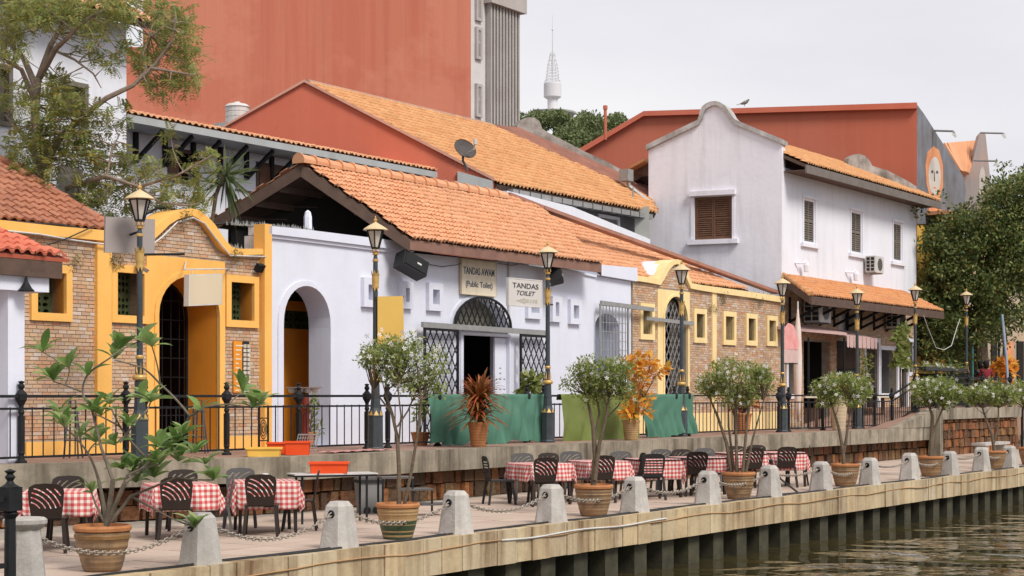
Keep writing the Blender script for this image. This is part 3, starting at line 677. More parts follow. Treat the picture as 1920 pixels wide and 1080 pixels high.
for i in range(len(Q) - 1):
    V = [P.p(*Q[i], .02), P.p(*Q[i + 1], .02), P.p(*Q[i + 1], .85), P.p(*Q[i], .85), P.p(*Qo[i], .02), P.p(*Qo[i + 1], .02), P.p(*Qo[i + 1], .85), P.p(*Qo[i], .85)]
    m.add(V, [(0, 1, 2, 3), (7, 6, 5, 4)])
part(fb, 'door_reveal', m, ORA)
# iron door grid, set back
g = part(fb, 'door', slab(P, arch(A[0], A[1], ZD, zs, A[3]), [arch(A[0] + .05, A[1] - .05, ZD + .05, zs, A[3] - .05)], .74, .79), BLACK)
m = M()
for k in range(1, 7):
    s = A[0] + (A[1] - A[0]) * k / 7; h = zs + (A[3] - zs) * math.sqrt(max(0, 1 - ((s - (A[0] + A[1]) / 2) / ((A[1] - A[0]) / 2)) ** 2)); m.bar(P.p(s, ZD, .76), P.p(s, h, .76), .022, .022)
z = ZD + .3
while z < zs + .5: m.bar(P.p(A[0] + .03 + max(0, z - zs) * .35, z, .765), P.p(A[1] - .03 - max(0, z - zs) * .35, z, .765), .02, .02, (0, 0, 1)); z += .36
part(g, 'bar', m, BLACK, local=True)
part(fb, 'back_room', M().box((A[0] - 1.5, 6.2, ZD), (A[1] + 2.5, 6.3, 3)).box((A[1] + 1.0, 3.2, ZD), (A[1] + 1.1, 6.2, 3)).box((sL, 2.9, ZD - .1), (sR, 7, ZD + .002)).box((sL, 3.1, 2.4), (sR + 1.5, 7, 2.5)), mat('orange_back_room', (.09, .035, .012), (.05, .02, .01), 2, bmp=0))
part(fb, 'base_band', M().box((P.h(44, 800)[0], 2.33, ZD), (SU[0] - .0, 2.41, ZD + .26)), YEL); part(fb, 'base_band', M().box((SU[1], 2.33, ZD), (sR + .05, 2.41, ZD + .26)), YEL)
part(fb, 'pilaster', M().box((pp[0], 2.31, ZD + .261), (pp[1], 2.42, P.h(190, 452)[1])), YEL)
part(fb, 'pilaster', M().box((sR - .02, 2.24, ZD), (pe[1] + .02, 2.52, pe[3])), YEL)
part(fb, 'parapet', band(P, top[:-1] + [(sR - .025, top[-1][1])], bot[:-1] + [(sR - .025, bot[-1][1])], -.13, .5), YEL)
m = M().box((P.h(425, 450)[0], 3.6, 2.0), (sR - .05, 3.7, P.h(450, 437)[1]))
part(fb, 'rear_parapet', m, YEL)
# brick buildings side return above
bdm = two(P.p(P.h(434, 700)[0], 0, -.01), P.p(P.h(462, 700)[0], 0, -.01))
mb = prect(P, 434, 640, 463, 736); mid = mb[0] + (mb[1] - mb[0]) * .55
me_ = thing('menu_board', 'narrow orange and black menu board on the brick wall right of the arched door', 'menu board', P.p(mb[0], mb[2], -.06))
part(me_, 'orange_panel', pbox(P, mb[0], mid - .004, mb[2], mb[3], -.06, -.03), ORA); part(me_, 'black_panel', pbox(P, mid + .004, mb[1], mb[2], mb[3], -.06, -.03), BLACKP)
m = M(); m2 = M()
for k in range(11):
    z = mb[2] + (mb[3] - mb[2]) * (k + .5) / 11.5
    for c in (0, 1): m.prism(rect(mid + .03 + c * .11, mid + .115 + c * .11, z - .035, z + .03), P.p, -.064, -.0605)
    m2.prism(rect(mb[0] + .05, mb[0] + .08 + random.random() * .2, z - .012, z + .012), P.p, -.064, -.0605)
part(me_, 'picture', m, mat('menu_pictures', (.45, .36, .24), (.7, .66, .6), 18, bmp=0), stuff=True); part(me_, 'writing', m2, CREAMB, stuff=True)
# sign boards
sg = at(212, 440, 26.9); G = Pl((0.5, .35), (.9, -.28)); r4 = G.H([(197, 473), (290, 477), (291, 411), (198, 406)])
gs = thing('sign_board', 'blank grey sign board behind the leftmost street lamp', 'sign', G.p(r4[0][0], r4[0][1], 0)); part(gs, 'board', slab(G, r4, [], 0, .05), GREYM)
a_ = G.h(262, 478); b_ = G.h(340, 477); part(gs, 'bracket', M().tube([G.p(*a_, -.1), G.p(*b_, -.1)], .022).tube([G.p(*G.h(245, 440), .03), (0, 0, G.h(262, 440)[1])], .02), BLACK)
G = WP(1.75); r4 = G.H([(355, 572), (415, 569), (416, 515), (356, 517)]); hs = thing('hanging_sign', 'blank beige sign hanging from a white bracket in front of the arched door', 'sign', G.p(r4[0][0], r4[0][1], 0))
part(hs, 'board', slab(G, r4, [], 0, .12), BEIGE); part(hs, 'edge_frame', slab(G, [(r4[0][0] - .02, r4[0][1] - .02), (r4[1][0] + .02, r4[1][1] - .02), (r4[2][0] + .02, r4[2][1] + .02), (r4[3][0] - .02, r4[3][1] + .02)], [r4], .0, .121), WHP)
part(hs, 'bracket', M().tube([G.p(*G.h(350, 505), .06), G.p(*G.h(425, 504), .06)], .014).tube([G.p(*G.h(365, 505), .06), G.p(*G.h(365, 516), .06)], .008).tube([G.p(*G.h(407, 505), .06), G.p(*G.h(407, 516), .06)], .008).tube([G.p(*G.h(350, 505), .06), P.p(*P.h(345, 490), -.05)], .014).tube([G.p(*G.h(425, 504), .06), P.p(*P.h(427, 503), -.02)], .012), WHP)
fl = P.h(477, 506); f_ = thing('floodlight', 'small black floodlight on the brick wall above the third green window', 'floodlight', P.p(fl[0], fl[1], -.1))
part(f_, 'housing', M().add([P.p(fl[0] - .09, fl[1] + .07, -.22), P.p(fl[0] + .09, fl[1] + .07, -.22), P.p(fl[0] + .09, fl[1] - .06, -.12), P.p(fl[0] - .09, fl[1] - .06, -.12), P.p(fl[0] - .09, fl[1] + .12, -.14), P.p(fl[0] + .09, fl[1] + .12, -.14), P.p(fl[0] + .09, fl[1], -.05), P.p(fl[0] - .09, fl[1], -.05)], [(0, 1, 2, 3), (4, 7, 6, 5), (0, 4, 5, 1), (3, 2, 6, 7), (0, 3, 7, 4), (1, 5, 6, 2)]), BLACK)
part(f_, 'arm', M().bar(P.p(fl[0], fl[1] + .05, -.06), P.p(fl[0], fl[1] + .1, .02), .03, .02), BLACK)
fl = P.h(250, 505); part(thing('floodlight', 'slim white floodlight above the second green window beside the lamp post', 'floodlight', P.p(fl[0], fl[1], -.1)), 'housing', M().add([P.p(fl[0] - .1, fl[1] + .08, -.25), P.p(fl[0] + .12, fl[1] - .02, -.28), P.p(fl[0] + .12, fl[1] - .07, -.22), P.p(fl[0] - .1, fl[1] + .04, -.16), P.p(fl[0], fl[1] + .12, -.05)], [(0, 1, 2, 3), (0, 4, 1), (1, 4, 2), (2, 4, 3), (3, 4, 0)]), WHP)
# loose cables lying along the parapet
def cable(pts, r, lab, mt=None): return single('loose_cable', M().tube(pts, r, 5), mt or BLACKP, lab, 'cable')
cable([P.p(*P.h(x, y), -.16) for x, y in ((0, 434), (60, 440), (130, 452), (200, 461), (265, 466), (292, 445), (320, 418), (350, 409), (372, 420), (392, 447), (420, 480), (486, 482))], .016, 'pale cable following the underside of the curved yellow parapet', WHP)
cable([P.p(*P.h(x, y), .1) for x, y in ((-40, 411), (30, 415), (80, 419), (120, 421), (160, 428), (210, 436))], .022, 'thick black cable lying on the left yellow parapet')
cable([P.p(*P.h(x, y), -.2) for x, y in ((72, 461), (110, 448), (150, 430), (162, 424))], .012, 'thin black cable dropping across the brick wall at left')
cable([P.p(*P.h(x, y), .5) for x, y in ((280, 415), (300, 404), (330, 388), (350, 386), (372, 394), (398, 409), (430, 419), (480, 414), (520, 416), (560, 422), (605, 430))], .025, 'bundle of dark cables draped over the curved yellow parapet')

# ------------------------------------------------------------------ CENTRE: white public toilet building with the big tiled roof
tb = thing('toilet_building', 'long white walled building with big orange tiled gable roof and toilet doorway', 'building', (12, 2.35, ZD))
P = WP(2.34); sA, sB = P.h(497.5, 600)[0] + .02, P.h(1183, 600)[0]
A = prect(P, 530, 536, 618, 735); zs = P.h(573, 612)[1]
DA = prect(P, 845, 556, 952, 612); DD = prect(P, 862, 618, 955, 700)
WN = prect(P, 1116, 588, 1160, 700); vents = [prect(P, *v) for v in ((676, 521, 704, 576), (747, 528, 769, 579), (798, 531, 825, 583), (984, 549, 1011, 598), (1030, 556, 1048, 604), (1064, 562, 1085, 608))]
wtop = P.H([(1183, 528), (1116, 517), (1043, 505), (950, 492), (770, 474), (689, 463), (498, 440)])
holes = [arch(A[0], A[1], ZD - .001 + .02, zs, A[3], 16, .86), arch(DA[0] + .05, DA[1] - .05, P.h(900, 618)[1] + .05, DA[2] + .02, DA[3] - .03), rect(DD[0], DD[1], ZD + .02, P.h(900, 620)[1] - .05), arch(WN[0], WN[1], P.h(1138, 735)[1], P.h(1138, 612)[1], WN[3])]
for v in vents: holes.append(rect(v[0] + .14, v[1] - .14, v[2] + .15, v[3] - .15))
wl = part(tb, 'wall', slab(P, [(sA, ZD), (sB, ZD)] + wtop, holes, 0, .55), WHITE)
tp = P.H([(498, 424), (560, 430), (689, 446), (770, 456)]); bt = P.H([(498, 439), (560, 446), (689, 462), (770, 473)])
part(tb, 'parapet', band(P, tp, bt, -.10, .45), WHITE); part(tb, 'string_course', band(P, [(a, b - .002) for a, b in bt], [(a, b - .07) for a, b in bt], -.05, .02), WHITE)
tp = P.H([(1043, 497), (1115, 499.5), (1188, 508)]); tp = P.H([(1043, 495), (1116, 505), (1188, 518)]); bt = P.H([(1043, 504), (1116, 516), (1188, 528)])
part(tb, 'parapet', band(P, [(tp[1][0], tp[1][1] + .12), (tp[2][0], tp[2][1] + .22)], bt[1:], -.12, .5), WHITE); part(tb, 'string_course', band(P, [(bt[0][0], bt[0][1] + .05), (bt[1][0], bt[1][1] - .002)], [(bt[0][0], bt[0][1]), (bt[1][0], bt[1][1] - .06)], -.05, .02), WHITE)
part(tb, 'arch_trim', slab(P, arch(A[0] - .16, A[1] + .07, ZD, zs, A[3] + .10, 16, .86), [arch(A[0], A[1], ZD - .01, zs, A[3], 16, .86)], -.03, -.001), WHITE)
for v in vents:
    vo = part(tb, 'vent', frame(P, *v, .145, -.10, .0), WHITE)
    part(vo, 'backing', pbox(P, v[0] + .1, v[1] - .1, v[2] + .1, v[3] - .1, .22, .24), LGREY, local=True)
# room behind the white arch: yellow wall with green blocks
R = WP(3.75); a = R.h(500, 600)[0]; b = R.h(640, 600)[0]
gr = R.h(560, 583)[1], R.h(560, 617)[1], R.h(560, 565)[1]
part(tb, 'inner_wall', pbox(R, a, b, ZD, gr[1], 0, .1).prism(rect(a, b, gr[0], gr[2]), R.p, 0, .1), ORA)
part(tb, 'breeze_block', breeze(R, R.h(528, 600)[0], R.h(600, 600)[0], gr[1], gr[0], .03, .40), GRILLE); part(tb, 'breeze_block', breeze(R, R.h(520, 600)[0], R.h(600, 600)[0], gr[2], gr[2] + .7, .03, .40), GRILLE)
part(tb, 'inner_backing', M().box((a - .5, 3.95, ZD), (b + 1, 4.05, 3)).box((a - .5, 2.9, 2.6), (b + 3, 4.05, 2.65)), DARK)
part(tb, 'ceiling', M().box((sA, 2.9, 2.66), (sB, 9.5, 2.7)), DARK)
# doorway
part(tb, 'fanlight_trim', slab(P, arch(DA[0] - .04, DA[1] + .04, P.h(900, 618)[1], DA[2], DA[3] + .05), [arch(DA[0] + .06, DA[1] - .06, P.h(900, 618)[1] + .05, DA[2] + .02, DA[3] - .04)], -.03, -.001), WHITE)
dz = P.h(900, 620)[1]; m = M(); aa = arch(DA[0], DA[1], dz + .06, DA[2], DA[3]); H = interp(aa[1:-1])
def lattice(m, pl, s0, s1, z0, z1, st, d, r, topf=None, ar=1.0):
    L = (z1 - z0) * ar
    for sgn in (1, -1):
        x = s0 - (L if sgn > 0 else 0)
        while x < s1 + (0 if sgn > 0 else L):
            p0 = None; pr = None
            for k in range(25):
                t = k / 24; s = x + sgn * L * t; z = z0 + (z1 - z0) * t
                ok = s0 <= s <= s1 and (topf is None or z <= topf(s))
                if ok and p0 is None: p0 = (s, z)
                if ok: pr = (s, z)
                if (not ok) and p0 is not None: break
            if p0 and pr and pr[1] - p0[1] > .03: m.bar(pl.p(*p0, d), pl.p(*pr, d), r, r, tuple(pl.n))
            x += st
fg = part(tb, 'fanlight_grille', slab(P, [(s, z) for s, z in aa], [arch(DA[0] + .05, DA[1] - .05, dz + .1, DA[2], DA[3] - .05)], -.13, -.09), BLACK)
lattice(m, P, DA[0] + .04, DA[1] - .04, dz + .06, DA[3] + .02, .22, -.11, .022, lambda s: H(s) - .02, .62); part(fg, 'lattice', m, BLACK, local=True)
part(tb, 'fanlight_glass', pbox(P, DA[0], DA[1], dz, DA[3] + .1, .30, .32), mat('brownish_glass', (.24, .22, .16), (.14, .13, .10), 3, rough=.3, bmp=0))
part(tb, 'toilet_room', M().box((DD[0] - 1, 5.2, ZD), (DD[1] + 2.5, 5.3, 2.5)), mat('dim_room_wall', (.07, .075, .07), None, 2, bmp=0))
part(tb, 'door_frame', slab(P, rect(DD[0], DD[1], ZD, dz - .05), [rect(DD[0] + .10, DD[1] - .05, ZD - .01, dz - .12)], -.04, .06), WHITE)
dq = P.h(932, 680)[0]; dl = part(tb, 'door', pbox(P, dq, DD[1] - .05, ZD + .02, dz - .14, .06, .11), WHITE); m = M()
for zz, xs_ in ((.62, (0,)), (.50, (0,)), (.36, (-1, 0, 1)), (.12, (-1, 0, 1))):
    for x in xs_: m.prism(rect((dq + DD[1]) / 2 - .04 + x * .17 - .035, (dq + DD[1]) / 2 - .04 + x * .17 + .035, zz, zz + .015), P.p, .052, .0595)
part(dl, 'vent_slot', m, BLACK, local=True)
gl = [prect(P, 781, 616, 846, 800), prect(P, 962, 628, 1017, 800)]
for q in gl:
    fr = part(tb, 'sliding_gate', frame(P, q[0], q[1], ZD + .08, q[3], .06, -.22, -.18), BLACK); m = M(); lattice(m, P, q[0] + .04, q[1] - .04, ZD + .1, q[3] - .04, .235, -.2, .02, None, .62); part(fr, 'lattice', m, BLACK, local=True)
a, b = P.h(778, 609), P.h(1014, 625); part(tb, 'gate_rail', M().bar(P.p(a[0], a[1], -.2), P.p(b[0], b[1], -.2), .07, .12), GUTTER)
part(tb, 'downpipe', M().tube([P.p(P.h(952, 490)[0], P.h(952, 488)[1], -.04), P.p(P.h(952, 490)[0], P.h(952, 612)[1], -.04)], .03), WHP)
# window grid at the right end
q = prect(P, 1112, 572, 1166, 700); fr = part(tb, 'window_grid', frame(P, q[0], q[1], P.h(1138, 742)[1], q[3], .05, -.22, -.18), GUTTER); m = M()
for k in range(1, 9): s = q[0] + (q[1] - q[0]) * k / 9; m.bar(P.p(s, P.h(1138, 742)[1], -.2), P.p(s, q[3], -.2), .018, .018)
for k in range(1, 12): z = q[3] - k * .235; m.bar(P.p(q[0], z, -.2), P.p(q[1], z, -.2), .016, .016)
part(fr, 'bar', m, GUTTER, local=True); a, b = P.h(1114, 568), P.h(1213, 581); part(tb, 'gate_rail', M().bar(P.p(a[0], a[1], -.2), P.p(b[0], b[1], -.2), .06, .11), GUTTER)
part(tb, 'niche_back', pbox(P, WN[0] - .1, WN[1] + .1, ZD, WN[3] + .1, .34, .36), mat('blue_grey_niche', (.27, .31, .38), (.22, .26, .33), 1, bmp=.1))

# roof
R_ = onw(770, 449, 1.75); ZR = pix(R_)[2]; ze = R_[2]
rdg = at(566, 309, ZR); lf = at(392, 418, ZR + .5); L2 = 24.0
end = (R_[0] + L2, R_[1], ze)
rp = RP(R_, end, rdg); Hh = rp.h(950, 370); Eh = rp.h(1452, 549); rs = rp.ab(rdg)
b_e = onw(1127, 494, 1.75)[0] - R_[0]
for k in range(200):                           # where the cut across the slope meets the hip
    t = k / 200; q = rp.h(950 + 502 * t, 370 + 179 * t)
    if q[0] > b_e: break
X2 = (b_e, q[1]); poly = [(0, 0), (b_e, 0), X2, Hh, rs]; X3 = rp.p(*X2)
q0 = onw(1127, 512, 2.75); q1 = (q0[0] + 5, 2.75, q0[2]); rpB = RP(q0, q1, tuple(np.array(q0) + rp.y)); qe = rpB.h(1456, 552); X3 = rpB.p(*rpB.h(*pix(X3)[:2]))
polyB = [(-.5, 0), (qe[0], 0), qe, rpB.ab(X3), (rpB.ab(X3)[0] - .5, rpB.ab(X3)[1])]
if qe[1] < 0: polyB = [(-.5, 0), (qe[0] - 2, 0), rpB.ab(X3), (rpB.ab(X3)[0] - .5, rpB.ab(X3)[1])]
print('QE', qe, polyB)
rf = part(tb, 'roof', polyslab(M(), [rp.p(a, b) for a, b in poly], rp.n, .10), BROWN)
tiles(rf, rp, poly, .155, .175, .034, TILE, 300, 6)
part(rf, 'lower_roof', polyslab(M(), [rpB.p(a, b) for a, b in polyB], rpB.n, .08), BROWN, local=True); tiles(rf, rpB, polyB, .155, .175, .034, TILE, 0, 6)
hl = Hh[0] - rs[0]; rE = tuple(np.array(rdg) + np.array([hl, 0, 0]))
ridgecaps(rf, (rdg[0] - .12, rdg[1], rdg[2] + .07), (rE[0], rE[1], rE[2] + .07), .15, .44, TILE)
lE = (lf[0] + hl, lf[1], lf[2]); rp2 = RP(lf, lE, rdg)
part(tb, 'rear_roof', polyslab(M(), [lf, lE, rE, rdg], rp2.n, .12), BROWN)
pl2 = [rp2.ab(lf), rp2.ab((lf[0] + 1.2, lf[1], lf[2])), rp2.ab((rdg[0] + 1.2, rdg[1], rdg[2])), rp2.ab(rdg)]
tiles(rf, rp2, pl2, .17, .205, .04, TILE, 0, 6)
# barge boards and fascia
dn = np.array([0, 0, -1.0])
def board(p, q, t, h, off=(0, 0, 0)):
    p = np.array(p) + off; q = np.array(q) + off; m = M(); n = np.cross(q - p, [0, 0, 1.]); n /= np.linalg.norm(n); n *= t / 2
    V = [p - n, q - n, q + n, p + n]; W = [v + dn * h for v in V]; return m.add(W + V, [(0,3,2,1),(4,5,6,7),(0,1,5,4),(1,2,6,5),(2,3,7,6),(3,0,4,7)])
part(tb, 'barge_board', board(rdg, R_, .05, .26, (-.03, 0, -.0)), BROWN); part(tb, 'barge_board', board(lf, rdg, .05, .26, (-.03, 0, 0)), BROWN)
part(tb, 'fascia', board((R_[0] - .03, R_[1] + .02, R_[2]), (R_[0] + b_e, R_[1] + .02, ze), .05, .22), mat('reddish_fascia', (.27, .15, .115), (.20, .11, .085), 3, bmp=.3, bs=15))
part(tb, 'eave_end', board((R_[0] + b_e, R_[1], ze), (R_[0] + b_e, R_[1] + .6, ze + .45), .05, .3), BROWN)
g0 = np.array([1.7, 0, 0]); V = [np.array(lf) + g0 * .35, np.array(R_) + g0 + [0, 1.3, 0], np.array(rdg) + g0]; V = [v + [0, 0, -.1] for v in V]; V[1][2] += .6; V = [V[0] + [0, 0, -3.2], V[1] + [0, 0, -1.9], V[1], V[2], V[0]]
part(tb, 'gable_wall', polyslab(M(), V, np.array([-.8, -.6, 0]), .1), mat('dark_gable_boards', (.02, .017, .015), None, 3, bmp=0)); m = M()
for k in range(9):
    t = k / 10; zz = lf[2] + .25 + k * .28; f = (zz - lf[2]) / (rdg[2] - lf[2])
    if f < .92:
        A_ = V[4] + (V[3] - V[4]) * f; B_ = V[2] + (V[3] - V[2]) * f; A_[2] = B_[2] = zz - .1; n_ = np.array([-.8, -.6, 0]) * .03; m.bar(A_ + n_, B_ + n_, .03, .02)
part(tb, 'gable_board', m, BROWN)
# purlins under the gable overhang
m = M()
for f in (.25, .5, .75):
    for Q_ in (R_, lf):
        q = np.array(Q_) + (np.array(rdg) - np.array(Q_)) * f; m.bar(q + [0, 0, -.2], q + [1.8, 0, -.2], .10, .14)
part(tb, 'purlin', m, BROWN)
# red flashing and white parapet along the hip
h0 = np.array(rp.p(*Hh, .06)); h1 = np.array(rp.p(*X2, .06)); h2 = np.array(rpB.p(*qe, .06)); part(tb, 'hip_flashing', M().bar(h0 + [.1, .1, .04], h1 + [.1, .1, .02], .26, .09), TIN); part(tb, 'hip_flashing', M().bar(h1 + [.1, .1, .02], h2 + [.1, .1, .02], .26, .09), TIN)
part(tb, 'rear_wall', M().box((lf[0] + .3, lf[1] - .5, ZD), (lf[0] + 12, lf[1] - .35, lf[2] - .15)), DARK)
# objects on the toilet front
T = WP(2.26); q = prect(T, 866, 489, 930, 553); ob = thing('public_toilet_sign', 'cream board reading TANDAS AWAM (Public Toilet) above the doorway', 'sign', T.p(q[0], q[2], 0))
part(ob, 'board', pbox(T, q[0], q[1], q[2], q[3], 0, .05), CREAMB); part(ob, 'border', frame(T, q[0] - .015, q[1] + .015, q[2] - .015, q[3] + .015, .02, -.008, .055), BEIGE)
cx = (q[0] + q[1]) / 2; hh = q[3] - q[2]; wsg = q[1] - q[0]
m = text_mesh(T, cx, q[2] + hh * .58, hh * .30, 'TANDAS AWAM', 0, .007, -wsg * .90); text_mesh(T, cx, q[2] + hh * .22, hh * .24, '(Public Toilet)', 0, .007, -wsg * .78, 0, m); part(ob, 'lettering', m, NAVY)
T = two((12.44 - 1.25, .02), (12.44 - .08, -.06)); q = T.H([(954, 572), (1016, 573), (1016, 521), (954, 521)]); s0, s1, z0, z1 = q[0][0], q[1][0], q[0][1], q[3][1]
ob = thing('toilet_direction_sign', 'pale grey board reading TANDAS TOILET with faded arrow on the third lamp post', 'sign', T.p(s0, z0, 0))
part(ob, 'board', pbox(T, s0, s1, z0, z1, 0, .06), SIGNW); part(ob, 'border', frame(T, s0 - .012, s1 + .012, z0 - .012, z1 + .012, .022, -.006, .066), WHP)
cx = (s0 + s1) / 2; hh = z1 - z0; wsg = s1 - s0
m = text_mesh(T, cx, z0 + hh * .66, hh * .27, 'TANDAS', 0, .008, -wsg * .78); text_mesh(T, cx - .02, z0 + hh * .40, hh * .24, 'TOILET', 0, .008, -wsg * .56, .3, m); part(ob, 'lettering', m, CHAR)
m = M().prism([(cx - .22 * wsg * 1.3, z0 + hh * .2), (cx - .02, z0 + hh * .09), (cx - .02, z0 + hh * .31)], T.p, -.006, -.0005); x = cx + .0
for wv in (.10, .05, .05, .05): m.prism(rect(x, x + wv * wsg, z0 + hh * .14, z0 + hh * .27), T.p, -.006, -.0005); x += wv * wsg + .025 * wsg + .01
part(ob, 'arrow', m, FAINT); part(ob, 'bracket', M().bar((12.4 - .1, -.02, z1 - .08), (12.5, 0, z1 - .08), .03, .03).bar((12.4 - .1, -.02, z0 + .08), (12.5, 0, z0 + .08), .03, .03), BLACK)
def speaker(px, py, w, size, yaw, lab):
    c = onw(px, py, w); o = thing('loudspeaker', lab, 'loudspeaker', c, None, yaw); W_, D_, H_ = size
    rot = Matrix.Rotation(math.radians(24), 4, 'Y') @ Matrix.Rotation(math.radians(-16), 4, 'X')
    def tr(m): m.v = [tuple(rot @ Vector(v)) for v in m.v]; return m
    b = M(); b.box((-W_ / 2, -D_ / 2, -H_ / 2), (W_ / 2, D_ / 2, H_ / 2)); part(o, 'cabinet', tr(b), BLACKP, local=True)
    part(o, 'grille', tr(M().box((-W_ / 2 + .03, -D_ / 2 - .02, -H_ / 2 + .03), (W_ / 2 - .03, -D_ / 2 - .001, H_ / 2 - .03))), BLACK, local=True)
    part(o, 'badge', tr(M().box((.02, -D_ / 2 - .026, -.02), (.13, -D_ / 2 - .021, .02))), WHP, local=True)
    part(o, 'bracket', M().tube([(0, 0, H_ / 2 - .03), (.12, .25, H_ / 2 + .22)], .018), BLACK, local=True); return o
speaker(771, 497, 1.85, (.66, .34, .36), -.35, 'large black loudspeaker tilted under the tiled eave left of the toilet sign')
speaker(1041, 517, 1.9, (.30, .3, .36), .3, 'small black loudspeaker on the white wall behind the third lamp post')
cable([P.p(*P.h(x, y), -.06) for x, y in ((800, 496), (825, 500), (850, 497), (867, 492))], .008, 'thin black cable sagging from the large loudspeaker to the toilet sign')
cable([P.p(*P.h(x, y), -.06) for x, y in ((930, 494), (955, 498), (985, 492), (1000, 488))], .008, 'thin black cable sagging right of the toilet sign under the eave')
q = prect(P, 612, 401, 627, 432); single('white_post', M().lathe([(.09, 0), (.085, .45), (.06, .56), (0.01, .6)], 6, P.p((q[0] + q[1]) / 2, q[2] - .15, .6)), WHITE, 'short white post standing on top of the white parapet', 'post')
# glass shards on the parapets
def shards(x0, y0, x1, y1, d, n, lab, hmax=.16):
    m = M(); a, b = P.h(x0, y0), P.h(x1, y1)
    for k in range(n):
        t = random.random(); s = a[0] + (b[0] - a[0]) * t; z = a[1] + (b[1] - a[1]) * t; h = random.uniform(.02, hmax) * random.random() ** .5; r = random.uniform(.01, .03); c = P.p(s, z, d + random.uniform(-.12, .12)); dx = random.uniform(-.04, .04)
        m.add([(c[0] - r, c[1], c[2] - .02), (c[0] + r, c[1] - .01, c[2] - .02), (c[0], c[1] + r, c[2] - .02), (c[0] + dx, c[1], c[2] + h)], [(0, 1, 3), (1, 2, 3), (2, 0, 3), (0, 2, 1)])
    single('glass_shards', m, GREYG, lab, 'glass shards', kind='stuff')
GREYG = mat('dusty_shards', (.33, .33, .32), (.18, .19, .18), 20, rough=.4, bmp=0, piece=.6)
shards(462, 417, 612, 429, .4, 170, 'broken glass shards and debris along the top of the white parapet', .13)
shards(426, 463, 484, 467, .2, 60, 'broken glass shards on the low yellow parapet beside the white wall')
shards(1290, 535, 1464, 553, .3, 120, 'broken glass shards along the pale yellow parapet at right', .12)
# ------------------------------------------------------------------ RIGHT: brick front with pale yellow coping
P = WP(2.40); rb = thing('brick_annex', 'long brick facade with pale yellow coping, small barred windows and latticed arch door', 'building', (24, 2.4, ZD))
top = P.H([(1184, 516), (1210, 520), (1231, 524), (1236, 514), (1242, 503), (1249, 493), (1257, 488), (1265, 486.5), (1272, 489), (1280, 500), (1286, 515), (1292, 531), (1310, 534.5), (1335, 538), (1400, 547), (1466, 557)])
bot = P.H([(1184, 526), (1210, 530), (1233, 534.5), (1241, 522), (1247, 510), (1252, 503), (1258, 497), (1265, 495), (1270, 498), (1277, 509), (1283, 524), (1290, 541), (1310, 545), (1335, 549), (1400, 558), (1466, 568)])
tf = interp(bot); sA, sB = P.h(1184.5, 600)[0], P.h(1467, 600)[0]
wins = [prect(P, *v) for v in ((1197, 569, 1224, 637), (1298, 579, 1322, 643), (1353, 584, 1377, 647), (1396, 588, 1417, 648), (1435, 592, 1455, 649))]
A = prect(P, 1243, 556, 1286, 700); zs = P.h(1264, 600)[1]; SU = prect(P, 1231, 545, 1291, 700); pp = prect(P, 1333, 550, 1341, 700)
ft = .15; holes = [arch(A[0], A[1], ZD + .02, zs, A[3])] + [rect(w[0] + ft, w[1] - ft, w[2] + ft * .8, w[3] - ft * .8) for w in wins]
wl = part(rb, 'wall', slab(P, [(sA, ZD), (sB, ZD)] + [(s, z) for s, z in reversed(bot) if s > sA + .05 and s < sB] + [(sA, bot[0][1])], holes, 0, .5), MORT)
ex = [xr(w[0] + .02, w[1] - .02, w[2] + .02, w[3] - .02) for w in wins] + [xr(SU[0] + .02, SU[1] - .02, ZD, SU[3] - .02), xr(pp[0] + .02, pp[1] - .02, -5, 5)]
bricks(wl, P, sA + .03, sB - .02, ZD + .5, 3.6, lambda s: tf(s) + .02, ex, .19, .066, 300)
part(rb, 'parapet', band(P, top, bot, -.10, .45), PYEL)
vt = M(); 
for i in range(3, 11): 
    a, b = top[i], top[i + 1]; vt.add([P.p(a[0], a[1] - .02, -.0), P.p(b[0], b[1] - .02, 0), P.p(b[0] - .25, b[1] - .02, 1.9), P.p(a[0] - .25, a[1] - .02, 1.9), P.p(a[0], a[1] - .12, -.0), P.p(b[0], b[1] - .12, 0), P.p(b[0] - .25, b[1] - .12, 1.9), P.p(a[0] - .25, a[1] - .12, 1.9)], [(0, 1, 2, 3), (7, 6, 5, 4), (0, 4, 5, 1), (2, 6, 7, 3)])
part(rb, 'vault', vt, WHITE)
part(rb, 'door_surround', slab(P, rect(SU[0], SU[1], ZD, SU[3]), [arch(A[0], A[1], ZD - .01, zs, A[3])], -.045, .02), PYEL)
part(rb, 'arch_trim', slab(P, arch(A[0] - .07, A[1] + .07, ZD, zs, A[3] + .07), [arch(A[0], A[1], ZD - .01, zs, A[3])], -.07, -.046), PYEL)
g = part(rb, 'door', slab(P, arch(A[0], A[1], ZD, zs, A[3]), [arch(A[0] + .06, A[1] - .06, ZD + .05, zs, A[3] - .06)], .1, .15), BLACK); m = M(); H = interp(arch(A[0], A[1], zs, zs, A[3])[1:-1])
lattice(m, P, A[0] + .03, A[1] - .03, ZD + .05, A[3], .24, .12, .022, lambda s: H(s) - .02, .62); part(g, 'lattice', m, GUTTER, local=True)
a, b = P.h(1203, 597), P.h(1292, 607); part(rb, 'gate_rail', M().bar(P.p(a[0], a[1], -.14), P.p(b[0], b[1], -.14), .05, .10), GUTTER)
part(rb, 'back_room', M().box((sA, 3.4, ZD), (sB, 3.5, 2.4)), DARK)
part(rb, 'pilaster', pbox(P, pp[0], pp[1], ZD, P.h(1337, 549)[1], -.05, .02), PYEL)
part(rb, 'base_band', M().box((SU[1], 2.33, ZD), (sB, 2.41, ZD + .52)), PYEL); part(rb, 'base_band', M().box((sA, 2.33, ZD), (SU[0], 2.41, ZD + .52)), PYEL)
